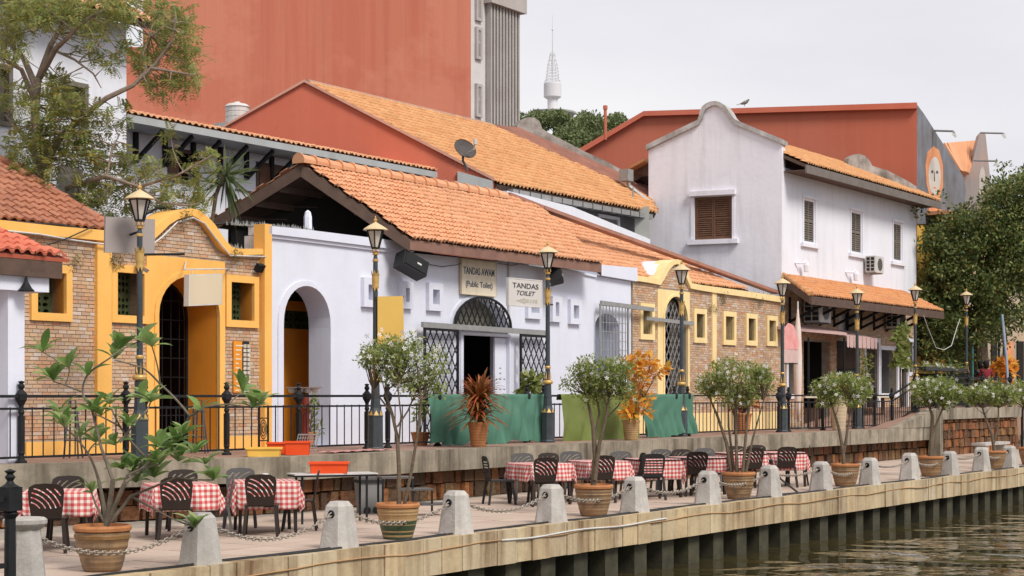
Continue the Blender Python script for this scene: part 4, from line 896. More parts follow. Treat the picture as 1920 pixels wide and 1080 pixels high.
for w in wins:
    wi = part(rb, 'window', frame(P, *w, ft, -.07, .02), PYEL); part(wi, 'reveal', frame(P, w[0] + ft - .01, w[1] - ft + .01, w[2] + ft * .8 - .01, w[3] - ft * .8 + .01, .01, .021, .22), PYEL, local=True)
    part(wi, 'breeze_block', breeze(P, w[0] + ft, w[1] - ft, w[2] + ft * .8, w[3] - ft * .8, .22, .34), GRILLE, local=True); part(wi, 'backing', pbox(P, w[0] + .1, w[1] - .1, w[2] + .1, w[3] - .1, .42, .44), DARK, local=True)
pyel_pier = part(rb, 'end_pier', pbox(P, sB - .02, sB + .12, ZD, 1.2, -.02, .4), PYEL)

# ------------------------------------------------------------------ WHITE two-storey house
hw = 2.75; C0 = onw(1465, 400, hw); ZC = pix(C0)[2]; G = two(at(1215, 400, ZC + 1.9), C0); Sd = WP(hw)
he = thing('white_house', 'white two storey house with humped gable parapet, brown shutters and tiled eaves', 'house', (C0[0], hw, ZD))
go = G.H([(1216, 281), (1312, 234), (1317, 220), (1320, 208), (1326, 200), (1334, 196.5), (1341, 195), (1349, 197), (1356, 202), (1362, 211), (1374, 230), (1466, 268)])
sL, sR = G.h(1216, 500)[0], G.h(1465, 500)[0]
gw = prect(G, 1302, 368, 1373, 449)
part(he, 'gable_wall', slab(G, [(sL, ZD), (sR, ZD)] + list(reversed(go)), [rect(gw[0] + .01, gw[1] - .01, gw[2] + .01, gw[3] - .01)], 0, .4), WHITE2)
cpo = G.H([(1213, 272), (1309, 225.5), (1312, 218), (1313.5, 209), (1318, 200.5), (1325, 194.5), (1334, 191), (1342, 190), (1351, 192), (1360, 198), (1367, 207), (1374, 219), (1380, 225), (1469, 262)])
cpi = G.H([(1213, 282), (1311, 234.5), (1318.5, 223), (1320, 213), (1324, 206), (1330, 201.5), (1336, 199), (1342, 198), (1348, 199.5), (1355, 204), (1361, 212), (1368, 223), (1377, 233), (1469, 271)])
part(he, 'gable_coping', band(G, cpo, cpi, -.10, .5), mat('pale_mossy_coping', (.56, .54, .55), (.30, .28, .25), 2.2, bmp=.6, bs=9, streak=.5, dirt=(.14, .13, .11), blotch=.4))
shuttered(he, G, (gw[0] - .0, gw[1] + .0, gw[2], gw[3]), SHUT, SHUT, .04, 2, .068, name='window', fr=.05)
q = prect(G, 1294, 358, 1380, 367); part(he, 'lintel', pbox(G, *q, -.16, .02), WHITE2)
q = prect(G, 1291, 449.5, 1385, 458); part(he, 'sill', pbox(G, *q, -.16, .02), WHITE2)
q = prect(G, 1296, 368, 1302, 449); part(he, 'jamb', pbox(G, *q, -.04, .02), WHITE2); q = prect(G, 1373, 368, 1378, 449); part(he, 'jamb', pbox(G, *q, -.04, .02), WHITE2)
ez = onw(1469, 296, hw - .75)[2]
s0 = Sd.h(1465.5, 400)[0]; s1 = Sd.h(1716, 400)[0]; swt = ez - .05
sw = [prect(Sd, *v) for v in ((1506, 373, 1528, 457), (1595, 396, 1616, 476), (1674, 417, 1691, 491))]
gz = onw(1481, 520, hw)[2] - .12
part(he, 'side_wall', slab(Sd, [(s0, gz), (s1, gz), (s1, swt), (s0, swt)], [rect(w[0] + .05, w[1] - .05, w[2] + .05, w[3] - .05) for w in sw], 0, .3), WHITE3)
for w in sw:
    shuttered(he, Sd, (w[0] + .02, w[1] - .02, w[2] + .02, w[3] - .02), WHITE3, SHUTG, .03, 2, .075, fr=.05)
    part(he, 'sill', pbox(Sd, w[0] - .22, w[1] + .22, w[2] - .13, w[2] - .005, -.10, .02), WHITE3); part(he, 'lintel', pbox(Sd, w[0] - .12, w[1] + .12, w[3] + .005, w[3] + .09, -.07, .02), WHITE3)
    part(he, 'jamb', M().prism(rect(w[0] - .08, w[0] + .01, w[2], w[3]), Sd.p, -.035, .01), WHITE3); part(he, 'jamb', M().prism(rect(w[1] - .01, w[1] + .08, w[2], w[3]), Sd.p, -.035, .01), WHITE3)
# main roof: eave along the side, ridge behind the hump
ap = G.p(G.h(1341, 236)[0], G.h(1341, 236)[1], .35); E0 = (s0 + .15, hw - .75, ez); E1 = (s1 + .75, hw - .75, ez)
rp = RP(E0, E1, ap); ra = rp.ab(ap); L = s1 - s0 + .5
poly = [(0, 0), (L, 0), (L, ra[1]), (max(0, ra[0]), ra[1])]
rf = part(he, 'roof', polyslab(M(), [rp.p(0, 0), rp.p(L, 0), rp.p(L, ra[1]), rp.p(max(0.0, ra[0]), ra[1])], rp.n, .1), BROWN)
tiles(rf, rp, poly, .19, .22, .045, TILE2, 0, 5)
part(he, 'fascia', board((E0[0], E0[1] - .02, ez - .02), (E0[0] + L, E0[1] - .02, ez - .02), .06, .26), mat('dull_fascia', (.19, .165, .15), (.14, .12, .11), 3, bmp=.2))
part(he, 'soffit', M().box((E0[0], E0[1] + .02, ez - .2), (E0[0] + L, hw - .01, ez - .17)), BROWN)
# rear roof half with its own eave at the left
rE = at(1182, 330, ZC + 2.6); part(he, 'rear_roof', polyslab(M(), [np.array(ap) + [0, .2, 0], np.array(ap) + [L, .2, 0], np.array(rE) + [L, 1.0, 0], np.array(rE) + [.6, 0.3, 0]], np.array([0, .3, .95]), .15), BROWN)
rl = polyslab(M(), [at(1181, 322, ZC + 3), at(1216, 303, ZC + 2.4), at(1216, 330, ZC + 2.4), at(1189, 331, ZC + 3)], np.array([-.3, -.95, 0]), .1); part(he, 'rear_eave', rl, BROWN)
m = M()
for k in range(6):
    t = k / 6; p = np.array(at(1180 + 36 * t, 321 - 20 * t, ZC + 2.9 - .6 * t)); q = np.array(at(1180 + 36 * (t + 1 / 6), 321 - 20 * (t + 1 / 6), ZC + 2.9 - .6 * (t + 1 / 6))); m.bar(p, q, .5, .09)
part(he, 'rear_tiles', m, TILE2)
# far party wall with a hump
Fp = RP((s1 + .1, hw, 0), (s1 + .1, hw + 1, 0), (s1 + .1, hw, 1)); m = M()
Wd = Pl((s1 - .1, hw), (0, 1))
fw = [(1590, 308), (1592, 296), (1600, 290), (1611, 288), (1622, 292), (1630, 300), (1636, 311), (1665, 320), (1700, 338), (1719, 350), (1719, 364), (1700, 352), (1665, 336), (1636, 326), (1590, 318)]
Kp = two(at(1590, 300, ZC + 8.8), at(1719, 340, ZC + 9.6)); part(he, 'party_wall', slab(Kp, Kp.H(fw), [], 0, .4), MOSS)
# canopy over the ground floor
cw = 1.25; cz = onw(1527, 556, cw)[2]; c0 = onw(1474, 545, cw)[0]; c0 = onw(1524, 556, cw)[0] - 0.2; c1 = onw(1768, 580, cw)[0]
T0 = onw(1481, 520, hw); rp = RP((c0, cw, cz), (c1, cw, cz), (c0, hw, T0[2])); tl = rp.ab((s0 + .1, hw, T0[2])); 
poly = [(0, 0), (c1 - c0, 0), (c1 - c0, tl[1]), (tl[0], tl[1])]
rf = part(he, 'canopy_roof', polyslab(M(), [rp.p(a, b) for a, b in poly], rp.n, .08), BROWN)
tiles(rf, rp, poly, .19, .22, .042, mat('canopy_tile', (0, 0, 0), pcols=[(.62, .26, .11), (.66, .31, .13), (.56, .22, .085), (.64, .33, .17)], bmp=.3, bs=20, scale=1.5, blotch=.3, dirt=(.35, .20, .12)), 0, 5)
ridgecaps(rf, rp.p(0, 0, .06), rp.p(tl[0], tl[1], .06), .09, .35, TILE2)
part(he, 'canopy_fascia', board((c0, cw - .02, cz), (c1, cw - .02, cz), .05, .26), BROWN); part(he, 'canopy_fascia', board((c0, cw, cz), (s0 + .1, hw, T0[2] - .02), .05, .24), BROWN)
for k in range(9):
    s = s0 + .6 + k * (c1 - s0 - 1.2) / 8; part(he, 'bracket', M().bar((s, hw, cz - .75), (s, hw, cz + .1), .09, .09).bar((s, hw, cz - .7), (s, cw + .15, cz - .1), .08, .08), BLACK)
# ground floor brick wall with door and window openings
Gd = WP(hw + .02); ds = [prect(Gd, *v) for v in ((1476, 640, 1494, 742), (1506, 640, 1556, 800), (1568, 640, 1612, 800), (1622, 640, 1646, 790), (1650, 655, 1681, 740), (1688, 690, 1700, 800), (1703, 640, 1711, 700), (1573, 588, 1606, 630))]
holes = []; 
for i, w in enumerate(ds):
    zz = ZD + .02 if i in (1, 2, 3, 5) else w[2]; holes.append(rect(w[0], w[1], zz, w[3]))
wl = part(he, 'ground_floor_wall', slab(Gd, [(s0, ZD), (s1, ZD), (s1, gz), (s0, gz)], holes, 0, .3), MORT)
bricks(wl, Gd, s0 + .02, s1 - .02, ZD, gz - .5, lambda s: gz, [xr(h[0][0], h[1][0], h[0][1], h[2][1]) for h in holes], .19, .066, 300)
for i, h in enumerate(holes):
    a, b, c, e = h[0][0], h[1][0], h[0][1], h[2][1]
    if i in (0, 3, 4, 5, 6): part(he, 'window_frame', frame(Gd, a - .14, b + .14, c - (.1 if i in (0, 4, 6) else 0), e + .12, .15, -.05, .02), WHITE3)
    if i in (2, 3, 5): 
        w = part(he, 'door', pbox(Gd, a, b, c, e, .12, .17), mat('dark_door_%d' % i, (.03, .028, .03), (.02, .02, .022), 2, bmp=.1)); m = M()
        for k in range(3):
            for z in (0, 1): m.prism(rect(a + .08 + (b - a) * .0, b - .08, c + .15 + k * (e - c) * .31, c + .1 + (k + .85) * (e - c) * .31), Gd.p, .09, .119)
        part(w, 'panel', m, BROWN, local=True)
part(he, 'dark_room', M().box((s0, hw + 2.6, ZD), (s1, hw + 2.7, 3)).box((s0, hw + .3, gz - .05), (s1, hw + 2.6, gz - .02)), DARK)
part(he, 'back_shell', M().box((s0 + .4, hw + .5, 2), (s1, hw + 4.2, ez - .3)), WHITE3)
part(he, 'far_side', M().box((s1, hw, ZD), (s1 + .12, hw + 4.4, ez - .1)), WHITE3)
# air conditioners
def aircon(px, py, pl, w, h, dp, lab, rows=4):
    c = pl.h(px, py); o = thing('air_conditioner', lab, 'air conditioner', pl.p(c[0], c[1] - h / 2, -dp / 2 - .1), 'air conditioners on the white house')
    part(o, 'casing', pbox(pl, c[0] - w / 2, c[0] + w / 2, c[1] - h / 2, c[1] + h / 2, -dp - .1, -.1), WHP)
    g = part(o, 'grille_side', M().box((0, 0, 0), (.01, .01, .01)), WHP); m = M(); x = c[0] - w / 2 - .012
    for k in range(rows + 1):
        z = c[1] - h / 2 + .04 + k * (h - .08) / rows; p = pl.p(x, z, -dp - .08); q = pl.p(x, z, -.12); m.bar(p, q, .02, .02)
    for k in range(3): d = -dp - .08 + k * (dp - .04) / 2; m.bar(pl.p(x, c[1] - h / 2 + .04, d), pl.p(x, c[1] + h / 2 - .04, d), .02, .03)
    bpy.data.objects.remove(g); g = part(o, 'grille', m, WHP); part(o, 'dark_coil', pbox(pl, c[0] - w / 2 - .004, c[0] - w / 2 + .001, c[1] - h / 2 + .05, c[1] + h / 2 - .05, -dp - .07, -.13), BLACKP)
    fx = c[0] + w * .05; m = M(); m.prism([(fx + h * .38 * math.cos(t * math.pi / 8), c[1] + h * .38 * math.sin(t * math.pi / 8)) for t in range(16)], pl.p, -dp - .112, -dp - .101); part(o, 'fan_guard', m, GREYP)
    part(o, 'wall_bracket', M().bar(pl.p(c[0] - w * .35, c[1] - h / 2 - .02, -dp - .1), pl.p(c[0] - w * .35, c[1] - h / 2 - .02, .0), .04, .04).bar(pl.p(c[0] + w * .35, c[1] - h / 2 - .02, -dp - .1), pl.p(c[0] + w * .35, c[1] - h / 2 - .02, .0), .04, .04), GUTTER)
aircon(1626, 497, Sd, .82, .58, .36, 'white air conditioner under the middle shuttered window of the upper floor')
aircon(1513, 585, Sd, .95, .72, .55, 'cream air conditioner under the tiled canopy beside the pale flag')
aircon(1664, 600, Sd, .82, .60, .45, 'shaded air conditioner under the tiled canopy near the far brackets')
for px, py, lab in ((1497, 500, 'white wall lamp on the side wall left of the three windows'), (1591, 517, 'slanted white pipe vent on the side wall under the middle window')):
    c = Sd.h(px, py); single('wall_fitting', M().tube([Sd.p(c[0] - .3, c[1] + .1, -.02), Sd.p(c[0] - .05, c[1] + .1, -.2), Sd.p(c[0] + .1, c[1] + .2, -.22)], .03).lathe([(.09, -.22), (.11, 0), (.05, .12)], 8, Sd.p(c[0] + .15, c[1] + .05, -.22)), WHITE3, lab, 'wall fitting')
# awning and folded umbrella in front of the ground floor
Aw = WP(1.6); a, b = Aw.h(1588, 630), Aw.h(1643, 640); aw = thing('awning', 'faded pink striped awning with scalloped edge over the dark doors', 'awning', Aw.p(a[0], a[1], 0))
m = M(); m.add([Aw.p(a[0], a[1], 0), Aw.p(b[0], a[1] - .02, 0), (b[0], hw - .1, a[1] + .28), (a[0], hw - .1, a[1] + .3), Aw.p(a[0], a[1] - .03, 0), Aw.p(b[0], a[1] - .05, 0), (b[0], hw - .1, a[1] + .25), (a[0], hw - .1, a[1] + .27)], [(0, 1, 2, 3), (7, 6, 5, 4), (0, 3, 7, 4), (1, 5, 6, 2)]); part(aw, 'canvas', m, AWN)
m = M(); n = 14
for k in range(n): s_ = a[0] + (b[0] - a[0]) * k / n; e_ = a[0] + (b[0] - a[0]) * (k + 1) / n; m.prism([(s_ + .005, a[1] - .34), ((s_ + e_) / 2, a[1] - .39), (e_ - .005, a[1] - .34), (e_, a[1]), (s_, a[1])], Aw.p, -.01 - .02 * (k % 2), .005 - .02 * (k % 2))
part(aw, 'valance', m, AWN)
a2 = Aw.h(1497, 614); ca = thing('canopy_frame', 'dull red edged lean to canopy behind the folded umbrella', 'canopy', Aw.p(a2[0], a2[1], 0))
part(ca, 'sheet', M().add([Aw.p(a2[0], a2[1], .3), Aw.p(a[0], a[1] + .1, 0), (a[0], hw - .1, a[1] + .35), (a2[0], hw - .1, a2[1] + .1), Aw.p(a2[0], a2[1] - .08, .3), Aw.p(a[0], a[1] + .02, 0), (a[0], hw - .1, a[1] + .25), (a2[0], hw - .1, a2[1] + .0)], [(0, 1, 2, 3), (7, 6, 5, 4), (0, 4, 5, 1), (1, 5, 6, 2), (0, 3, 7, 4)]), AWN)
for x in (1516, 1583): q = WP(1.7).h(x, 700)[0]; part(ca, 'post', M().tube([(q, 1.7, ZD), (q, 1.7, Aw.h(x, 632)[1])], .035), BLACK)
fu = onw(1496, 700, 1.2); um = thing('folded_umbrella', 'tall folded white and orange printed umbrella beside the fifth lamp post', 'umbrella', (fu[0], 1.2, ZD))
pb = lambda y: onw(1496, y, 1.2)[2]
part(um, 'canopy', M().lathe([(.03, pb(790)), (.09, pb(765)), (.12, pb(720)), (.13, pb(670)), (.10, pb(620)), (.04, pb(590)), (.01, pb(570))], 9, (fu[0], 1.2, 0)), mat('faded_print_cloth', (.70, .66, .64), (.68, .50, .43), 1.3, bmp=.3, bs=10), smooth=True)
part(um, 'pole', M().tube([(fu[0], 1.2, ZD), (fu[0], 1.2, pb(565))], .025), WHP); part(um, 'foot', M().lathe([(.3, 0), (.28, .08), (.05, .1)], 12, (fu[0], 1.2, ZD)), CONC)
fg = onw(1484, 640, .35); f_ = thing('hanging_banner', 'pink cone shaped ice cream sign hanging on the fifth lamp post', 'sign', (fg[0], .3, fg[2])); Bp = WP(.3)
oo = Bp.H([(1471, 655), (1470, 640), (1473, 618), (1480, 606), (1488, 610), (1494, 625), (1498, 645), (1496, 657)]); part(f_, 'cloth', slab(Bp, oo, [], 0, .05), PINK)
q = Bp.H([(1470, 680), (1494, 680), (1496, 655), (1470, 655)]); part(f_, 'lower_panel', slab(Bp, q, [], 0, .05), mat('pale_pink_board', (.60, .42, .40), None, 8, bmp=0)); part(f_, 'bracket', M().bar((Bp.h(1467, 682)[0], .33, Bp.h(1467, 682)[1]), Bp.p(Bp.h(1497, 682)[0], Bp.h(1497, 682)[1], .03), .03, .03), BLACK)

# ------------------------------------------------------------------ pent roofed white house behind (brackets) 
wf = 8.6; FP = WP(wf); fh = thing('bracketed_house', 'white house with long shallow tiled eave on black triangular brackets', 'house', (10, wf, ZD))
ew = wf - 1.0; EP = WP(ew); e0 = EP.h(236, 214); e1 = EP.h(861, 327); ez_ = e0[1]; zt = ez_ + .16
a0_, a1_ = FP.h(234, 300)[0], FP.h(925, 300)[0]
fw_ = [prect(FP, 316, 283, 370, 341), prect(FP, 482, 310, 529, 356)]
part(fh, 'wall', slab(FP, rect(a0_ - .1, a1_, ZD, zt - .1), [rect(*fw_[0])], 0, .3), WHITE3)
part(fh, 'end_wall', M().box((a1_ - .02, wf + .1, ZD), (a1_ + .1, wf + 3, zt + .1)), WHITE3)
part(fh, 'side_wall', M().box((a0_ - .4, wf + .301, ZD), (a0_ - .1, wf + 6, zt)), WHITE3)
rp = RP((e0[0], ew, ez_), (e1[0], ew, ez_), (e0[0], wf + .2, zt + .07)); Lr = e1[0] - e0[0]; bT = rp.ab((e0[0], wf + .25, zt + .08))[1]
rf = part(fh, 'roof', polyslab(M(), [rp.p(0, 0), rp.p(Lr, 0), rp.p(Lr, bT), rp.p(0, bT)], rp.n, .08), BROWN)
tiles(rf, rp, [(0, 0), (Lr, 0), (Lr, bT), (0, bT)], .19, .26, .04, TILE, 0, 5)
part(fh, 'fascia', board((e0[0], ew - .02, ez_), (e1[0], ew - .02, ez_), .05, .16), LGREY); part(fh, 'soffit', M().box((e0[0], ew, ez_ - .16), (e1[0], wf - .01, ez_ - .14)), LGREY)
b0 = FP.h(252, 250)[0]; b1 = FP.h(307, 250)[0]; s = b0 
while s < e1[0]:
    part(fh, 'bracket', M().bar((s, wf - .04, ez_ - .85), (s, wf - .04, ez_ - .16), .11, .09).bar((s, wf - .04, ez_ - .82), (s, ew + .1, ez_ - .2), .09, .08), BLACK); s += (b1 - b0)
w = fw_[0]; wi = part(fh, 'window', frame(FP, w[0] - .04, w[1] + .04, w[2] - .04, w[3] + .04, .09, -.03, .1), BROWN); part(wi, 'shutter', pbox(FP, w[0], w[0] + (w[1] - w[0]) * .38, w[2], w[3], .02, .06), SHUT, local=True); part(wi, 'backing', pbox(FP, w[0] - .1, w[1] + .1, w[2] - .1, w[3] + .1, .31, .33), DARK, local=True)
w = fw_[1]; wi = part(fh, 'window', frame(FP, w[0] - .04, w[1] + .04, w[2] - .5, w[3] + .04, .09, -.03, .0), BROWN)
for k in (0, 1): s_ = w[0] + (w[1] - w[0]) * (.0 + .5 * k); part(wi, 'shutter', pbox(FP, s_ + .05, s_ + (w[1] - w[0]) * .5 - .02, w[2] - .4, w[3] - .05, -.05, -.001), SHUT, local=True)
part(fh, 'wall_cable', M().tube([FP.p(*FP.h(x, y), -.03) for x, y in ((440, 355), (480, 362), (540, 370))], .02), GREYP)

# ------------------------------------------------------------------ red gable house with the big orange roof
Zg = 47.0; GP = Pl(at(400, 300, Zg), tuple(np.array(at(900, 300, Zg)) - np.array(at(400, 300, Zg)))[:2]); gh = thing('red_gable_house', 'house with large plain red gable wall and broad ochre tiled roof', 'house', at(650, 740, Zg)[:2] + (ZD,))
g = GP.H([(330, 800), (925, 800), (926, 336), (571, 152), (300, 307)])
part(gh, 'gable_wall', slab(GP, g, [], 0, .35), RED2)
q = GP.H([(858, 322), (924, 340), (924, 420), (858, 420)]); part(gh, 'white_base', slab(GP, q, [], -.12, -.001), LGREY)
part(gh, 'verge', band(GP, GP.H([(420, 236), (571, 150), (927, 334)]), GP.H([(420, 240), (571, 155), (927, 340)]), -.10, .4), mat('pinkish_verge', (.55, .30, .23), None, 2, bmp=.2))
e0 = GP.p(*GP.h(932, 344), .2); r0 = GP.p(*GP.h(573, 155), .2); rp = RP(e0, (e0[0] + 1, e0[1], e0[2]), r0)
bR = rp.h(927, 243); cR = rp.h(1216, 374); dR = rp.h(1216, 392); rR = rp.ab(r0)
# clip ridge side: the ridge runs along the street
poly = [(0, 0), (dR[0], 0), cR, (bR[0], rR[1]), rR]
rf = part(gh, 'roof', polyslab(M(), [rp.p(a, b) for a, b in poly], rp.n, .15), BROWN)
tiles(rf, rp, poly, .20, .25, .06, TILE2, 0, 5)
part(gh, 'ridge', M().tube([rp.p(rR[0], rR[1], .03), rp.p(bR[0], rR[1], .03)], .11, 8), mat('old_ridge', (.52, .28, .18), (.30, .22, .18), 3, bmp=.4))
gu = thing('roof_gutter', 'grey metal rain gutter along the lower edge of the ochre roof', 'gutter', rp.p(1, 0)[:2] + (0,))
gs_ = rp.p(.6, -.12, -.1); ge = rp.p(dR[0] - .5, -.12, -.1)
part(gu, 'channel', M().bar(gs_, ge, .2, .15), GUTTER)
for k in range(14): t = (k + .5) / 14; c = np.array(gs_) * (1 - t) + np.array(ge) * t; part(gu, 'strap', M().cbox(tuple(c), (.035, .23, .18)), GREYP)
sw_ = e0[1] + .5; part(gh, 'side_wall', M().box((e0[0] + .4, sw_, ZD), (e0[0] + dR[0], sw_ + .3, e0[2] - .1)), mat('dark_grey_render', (.20, .205, .21), (.15, .155, .16), 1, bmp=.2))
wq = prect(WP(sw_), 1120, 404, 1160, 427); part(gh, 'window', frame(WP(sw_), *wq, .1, -.05, -.001), WHITE3)
# white parapet wall just behind the hip of the front roof
PW = Pl((0, R_[1] + 4.3), (1, 0)); pa = thing('white_boundary_wall', 'low white wall stepping down behind the orange roof hip', 'wall', (20, R_[1] + 4.3, ZD))
o_ = PW.H([(945, 358), (1068, 388), (1214, 449), (1214, 478), (1068, 415), (945, 384)]); part(pa, 'coping', slab(PW, o_, [], -.1, .25), WHITE3)
o_ = PW.H([(945, 383), (1068, 414), (1214, 477), (1214, 600), (945, 600)]); part(pa, 'wall', slab(PW, o_, [], 0, .2), LGREY)
q = at(1190, 388, 54); part(thing('grey_shed', 'narrow pale grey green shed wall between the ochre roof and white house', 'shed', (q[0], q[1], ZD)), 'wall', M().prism(two(at(1190, 400, 54), at(1216, 400, 54)).H([(1190, 500), (1217, 500), (1217, 387), (1190, 389)]), two(at(1190, 400, 54), at(1216, 400, 54)).p, 0, .3), mat('pale_green_grey', (.36, .37, .35), None, 1, bmp=.1))
# next roof: faded red tin with mossy party wall
n0 = rp.n; j = thing('tin_roofed_house', 'house with faded red tin roof and mossy humped party wall', 'house', rp.p(bR[0], rR[1])[:2] + (ZD,))
t4 = [rp.h(x, y) for x, y in ((927, 240), (986, 246), (1216, 347), (1216, 376))]; t4[0] = (bR[0] + .06, rR[1]); t4[3] = (cR[0] + .06, cR[1])
part(j, 'roof', polyslab(M(), [rp.p(a, b, .08) for a, b in t4], n0, .2), TIN); m = M()
for k in range(9): t = k / 9; a_ = np.array(rp.p(*t4[0], .1)) * (1 - t) + np.array(rp.p(*t4[1], .1)) * t; b_ = np.array(rp.p(*t4[3], .1)) * (1 - t) + np.array(rp.p(*t4[2], .1)) * t; m.bar(a_, b_, .05, .06)
part(j, 'roof_seam', m, TIN)
JP = two(rp.p(*rp.h(975, 246)), rp.p(*rp.h(1190, 340))); yy = [(962, 262), (966, 236), (974, 226), (985, 221.5), (998, 222), (1007, 229), (1012, 243), (1030, 254), (1062, 270), (1090, 285), (1130, 303), (1165, 322), (1185, 334), (1188, 350), (1165, 342), (1130, 324), (1090, 306), (1062, 290), (1020, 270), (985, 262)]
part(j, 'party_wall', slab(JP, JP.H(yy), [], -.2, .25), MOSS)
dp = thing('downpipe', 'pale grey downpipe with hopper left of the white gable', 'pipe', at(1180, 350, 56)); Z_ = 56
part(dp, 'hopper', M().cbox(at(1174, 329, Z_), (.35, .35, .38)), GUTTER); part(dp, 'pipe', M().tube([at(1176, 335, Z_), at(1180, 350, Z_), at(1216, 378, Z_)], .08).tube([at(1187, 352, 55), at(1187, 395, 55)], .03), GUTTER)

# satellite dish, water tank, exhaust pipe
Zd = 45.5; dish = thing('satellite_dish', 'dark oval satellite dish on a bent pole in front of the ochre roof', 'satellite dish', at(875, 320, Zd)); c = np.array(at(872, 279, Zd)); rr = .32
nrm = Vector((-.35, -.75, .55)).normalized(); xa = nrm.cross(Vector((0, 0, 1))).normalized(); ya = xa.cross(nrm); m = M(); V = []; 
for k, (r, dd) in enumerate(((.0, -.07), (.5, -.05), (.85, -.015), (1, 0), (1, .02))):
    for i in range(20): a = i * math.pi / 10; V.append(tuple(Vector(c) + xa * (rr * r * math.cos(a)) + ya * (rr * r * math.sin(a)) + nrm * dd))
m.add(V, [(k * 20 + i, k * 20 + (i + 1) % 20, (k + 1) * 20 + (i + 1) % 20, (k + 1) * 20 + i) for k in range(4) for i in range(20)]); part(dish, 'reflector', m, mat('dark_dish', (.10, .085, .08), (.07, .06, .06), 5, bmp=0))
part(dish, 'pole', M().tube([at(876, 322, Zd), at(874, 312, Zd), at(868, 302, Zd), at(868, 288, Zd + .05)], .035), GREYP); part(dish, 'receiver_arm', M().tube([at(880, 286, Zd - .1), at(889, 280, Zd - .3), at(890, 268, Zd - .35)], .025).lathe([(.05, 0), (.05, .14)], 8, at(891, 271, Zd - .35)), WHP)
Zt = 47.6; tk = thing('water_tank', 'round white water tank on the roof below the tall red building', 'water tank', at(445, 230, Zt)); c = at(445, 226, Zt); k = Zt / F
part(tk, 'tank', M().lathe([(22 * k, -8 * k), (22 * k, 4 * k), (21 * k, 5 * k), (22 * k, 6 * k), (22 * k, 14 * k), (21 * k, 15 * k), (22 * k, 16 * k), (22 * k, 23 * k), (24 * k, 25 * k), (19 * k, 30 * k), (6 * k, 33 * k), (5 * k, 35 * k)], 20, c), WHP, smooth=False)
part(tk, 'stand', M().box((c[0] - .6, c[1] - .2, c[2] - .7), (c[0] + .3, c[1] + .3, c[2] - .13)), LGREY)
Zp = 62; single('exhaust_pipe', M().tube([at(1135, 262, Zp), at(1135, 203, Zp)], .06, 8).tube([at(1135, 205, Zp), at(1135, 198, Zp)], .085, 8), RED, 'thin red exhaust pipe rising against the sky left of the white gable', 'pipe')

# ------------------------------------------------------------------ tall red building
Zh = 85.0; H0 = at(268, 300, Zh); H1 = at(883, 300, Zh); HP = two(H0, H1); th_ = thing('tall_red_building', 'tall building with stained blank red wall and ribbed grey side', 'building', (H1[0], H1[1], ZD))
q = HP.H([(225, 760), (883, 760), (883, -60), (268, -60), (268, 88), (225, 88)])
part(th_, 'blank_wall', slab(HP, q, [], 0, .5), plaster('stained_tower_red', (.50, .155, .10), (.60, .24, .16), (.36, .13, .09), .55, .6))
HS = Pl((H1[0], H1[1]), (1, 0)); ztop = HS.h(968, 27)[1]; sE = HS.h(967, 200)[0]; w1 = HS.h(911, 200)[0]
part(th_, 'side_wall', slab(HS, rect(w1, sE, ZD, ztop), [], .12, .5), RIBG)
n = 9
for k in range(n + 1): s = w1 + .1 + (sE - w1 - .2) * k / n; part(th_, 'rib', pbox(HS, s - .06, s + .06, ZD, ztop, -.28, .12), RIBL)
part(th_, 'cornice', pbox(HS, w1 - .2, sE + .3, ztop + .001, ztop + .75, -.5, .5), RIBL)
part(th_, 'rooftop_rail', M().tube([HS.p(w1, ztop + 2.0, .2), HS.p(sE, ztop + 2.0, .2)], .05).tube([HS.p(w1 + (sE - w1) * .33, ztop, .2), HS.p(w1 + (sE - w1) * .33, ztop + 2, .2)], .05).tube([HS.p(w1 + (sE - w1) * .66, ztop, .2), HS.p(w1 + (sE - w1) * .66, ztop + 2, .2)], .05).tube([HS.p(sE - .1, ztop, .2), HS.p(sE - .1, ztop + 2.4, .2)], .08), RIBL)
ww = part(th_, 'window_strip', pbox(HS, .0, w1 - .02, ZD, HS.h(897, -30)[1], .02, .5), mat('window_strip_white', (.62, .60, .60), None, 1, bmp=.1))
for (ya_, yb_) in ((-60, 40), (52, 112), (158, 220), (-160, -75)):
    z1_, z0_ = HS.h(897, ya_)[1], HS.h(897, yb_)[1]; f_ = part(th_, 'window', frame(HS, .35, w1 - .45, z0_, z1_, .15, -.12, .0), RIBL)
    part(f_, 'pane', pbox(HS, .5, w1 - .6, z0_ + .15, z1_ - .15, -.03, -.001), mat('pale_window_glass', (.42, .42, .45), (.5, .5, .52), 1, rough=.15, bmp=0), local=True)
    m = M()
    for k in range(1, 5): s = .5 + (w1 - 1.1) * k / 5; m.prism(rect(s - .04, s + .04, z0_ + .15, z1_ - .15), HS.p, -.08, -.031)
    m.prism(rect(.5, w1 - .6, (z0_ + z1_) / 2, (z0_ + z1_) / 2 + .1), HS.p, -.09, -.031)
    part(f_, 'mullion', m, RIBL, local=True)
part(th_, 'back_block', M().box((H1[0] + .3, H1[1] + .51, ZD), (H1[0] + sE, H1[1] + 8, ztop)), RED)

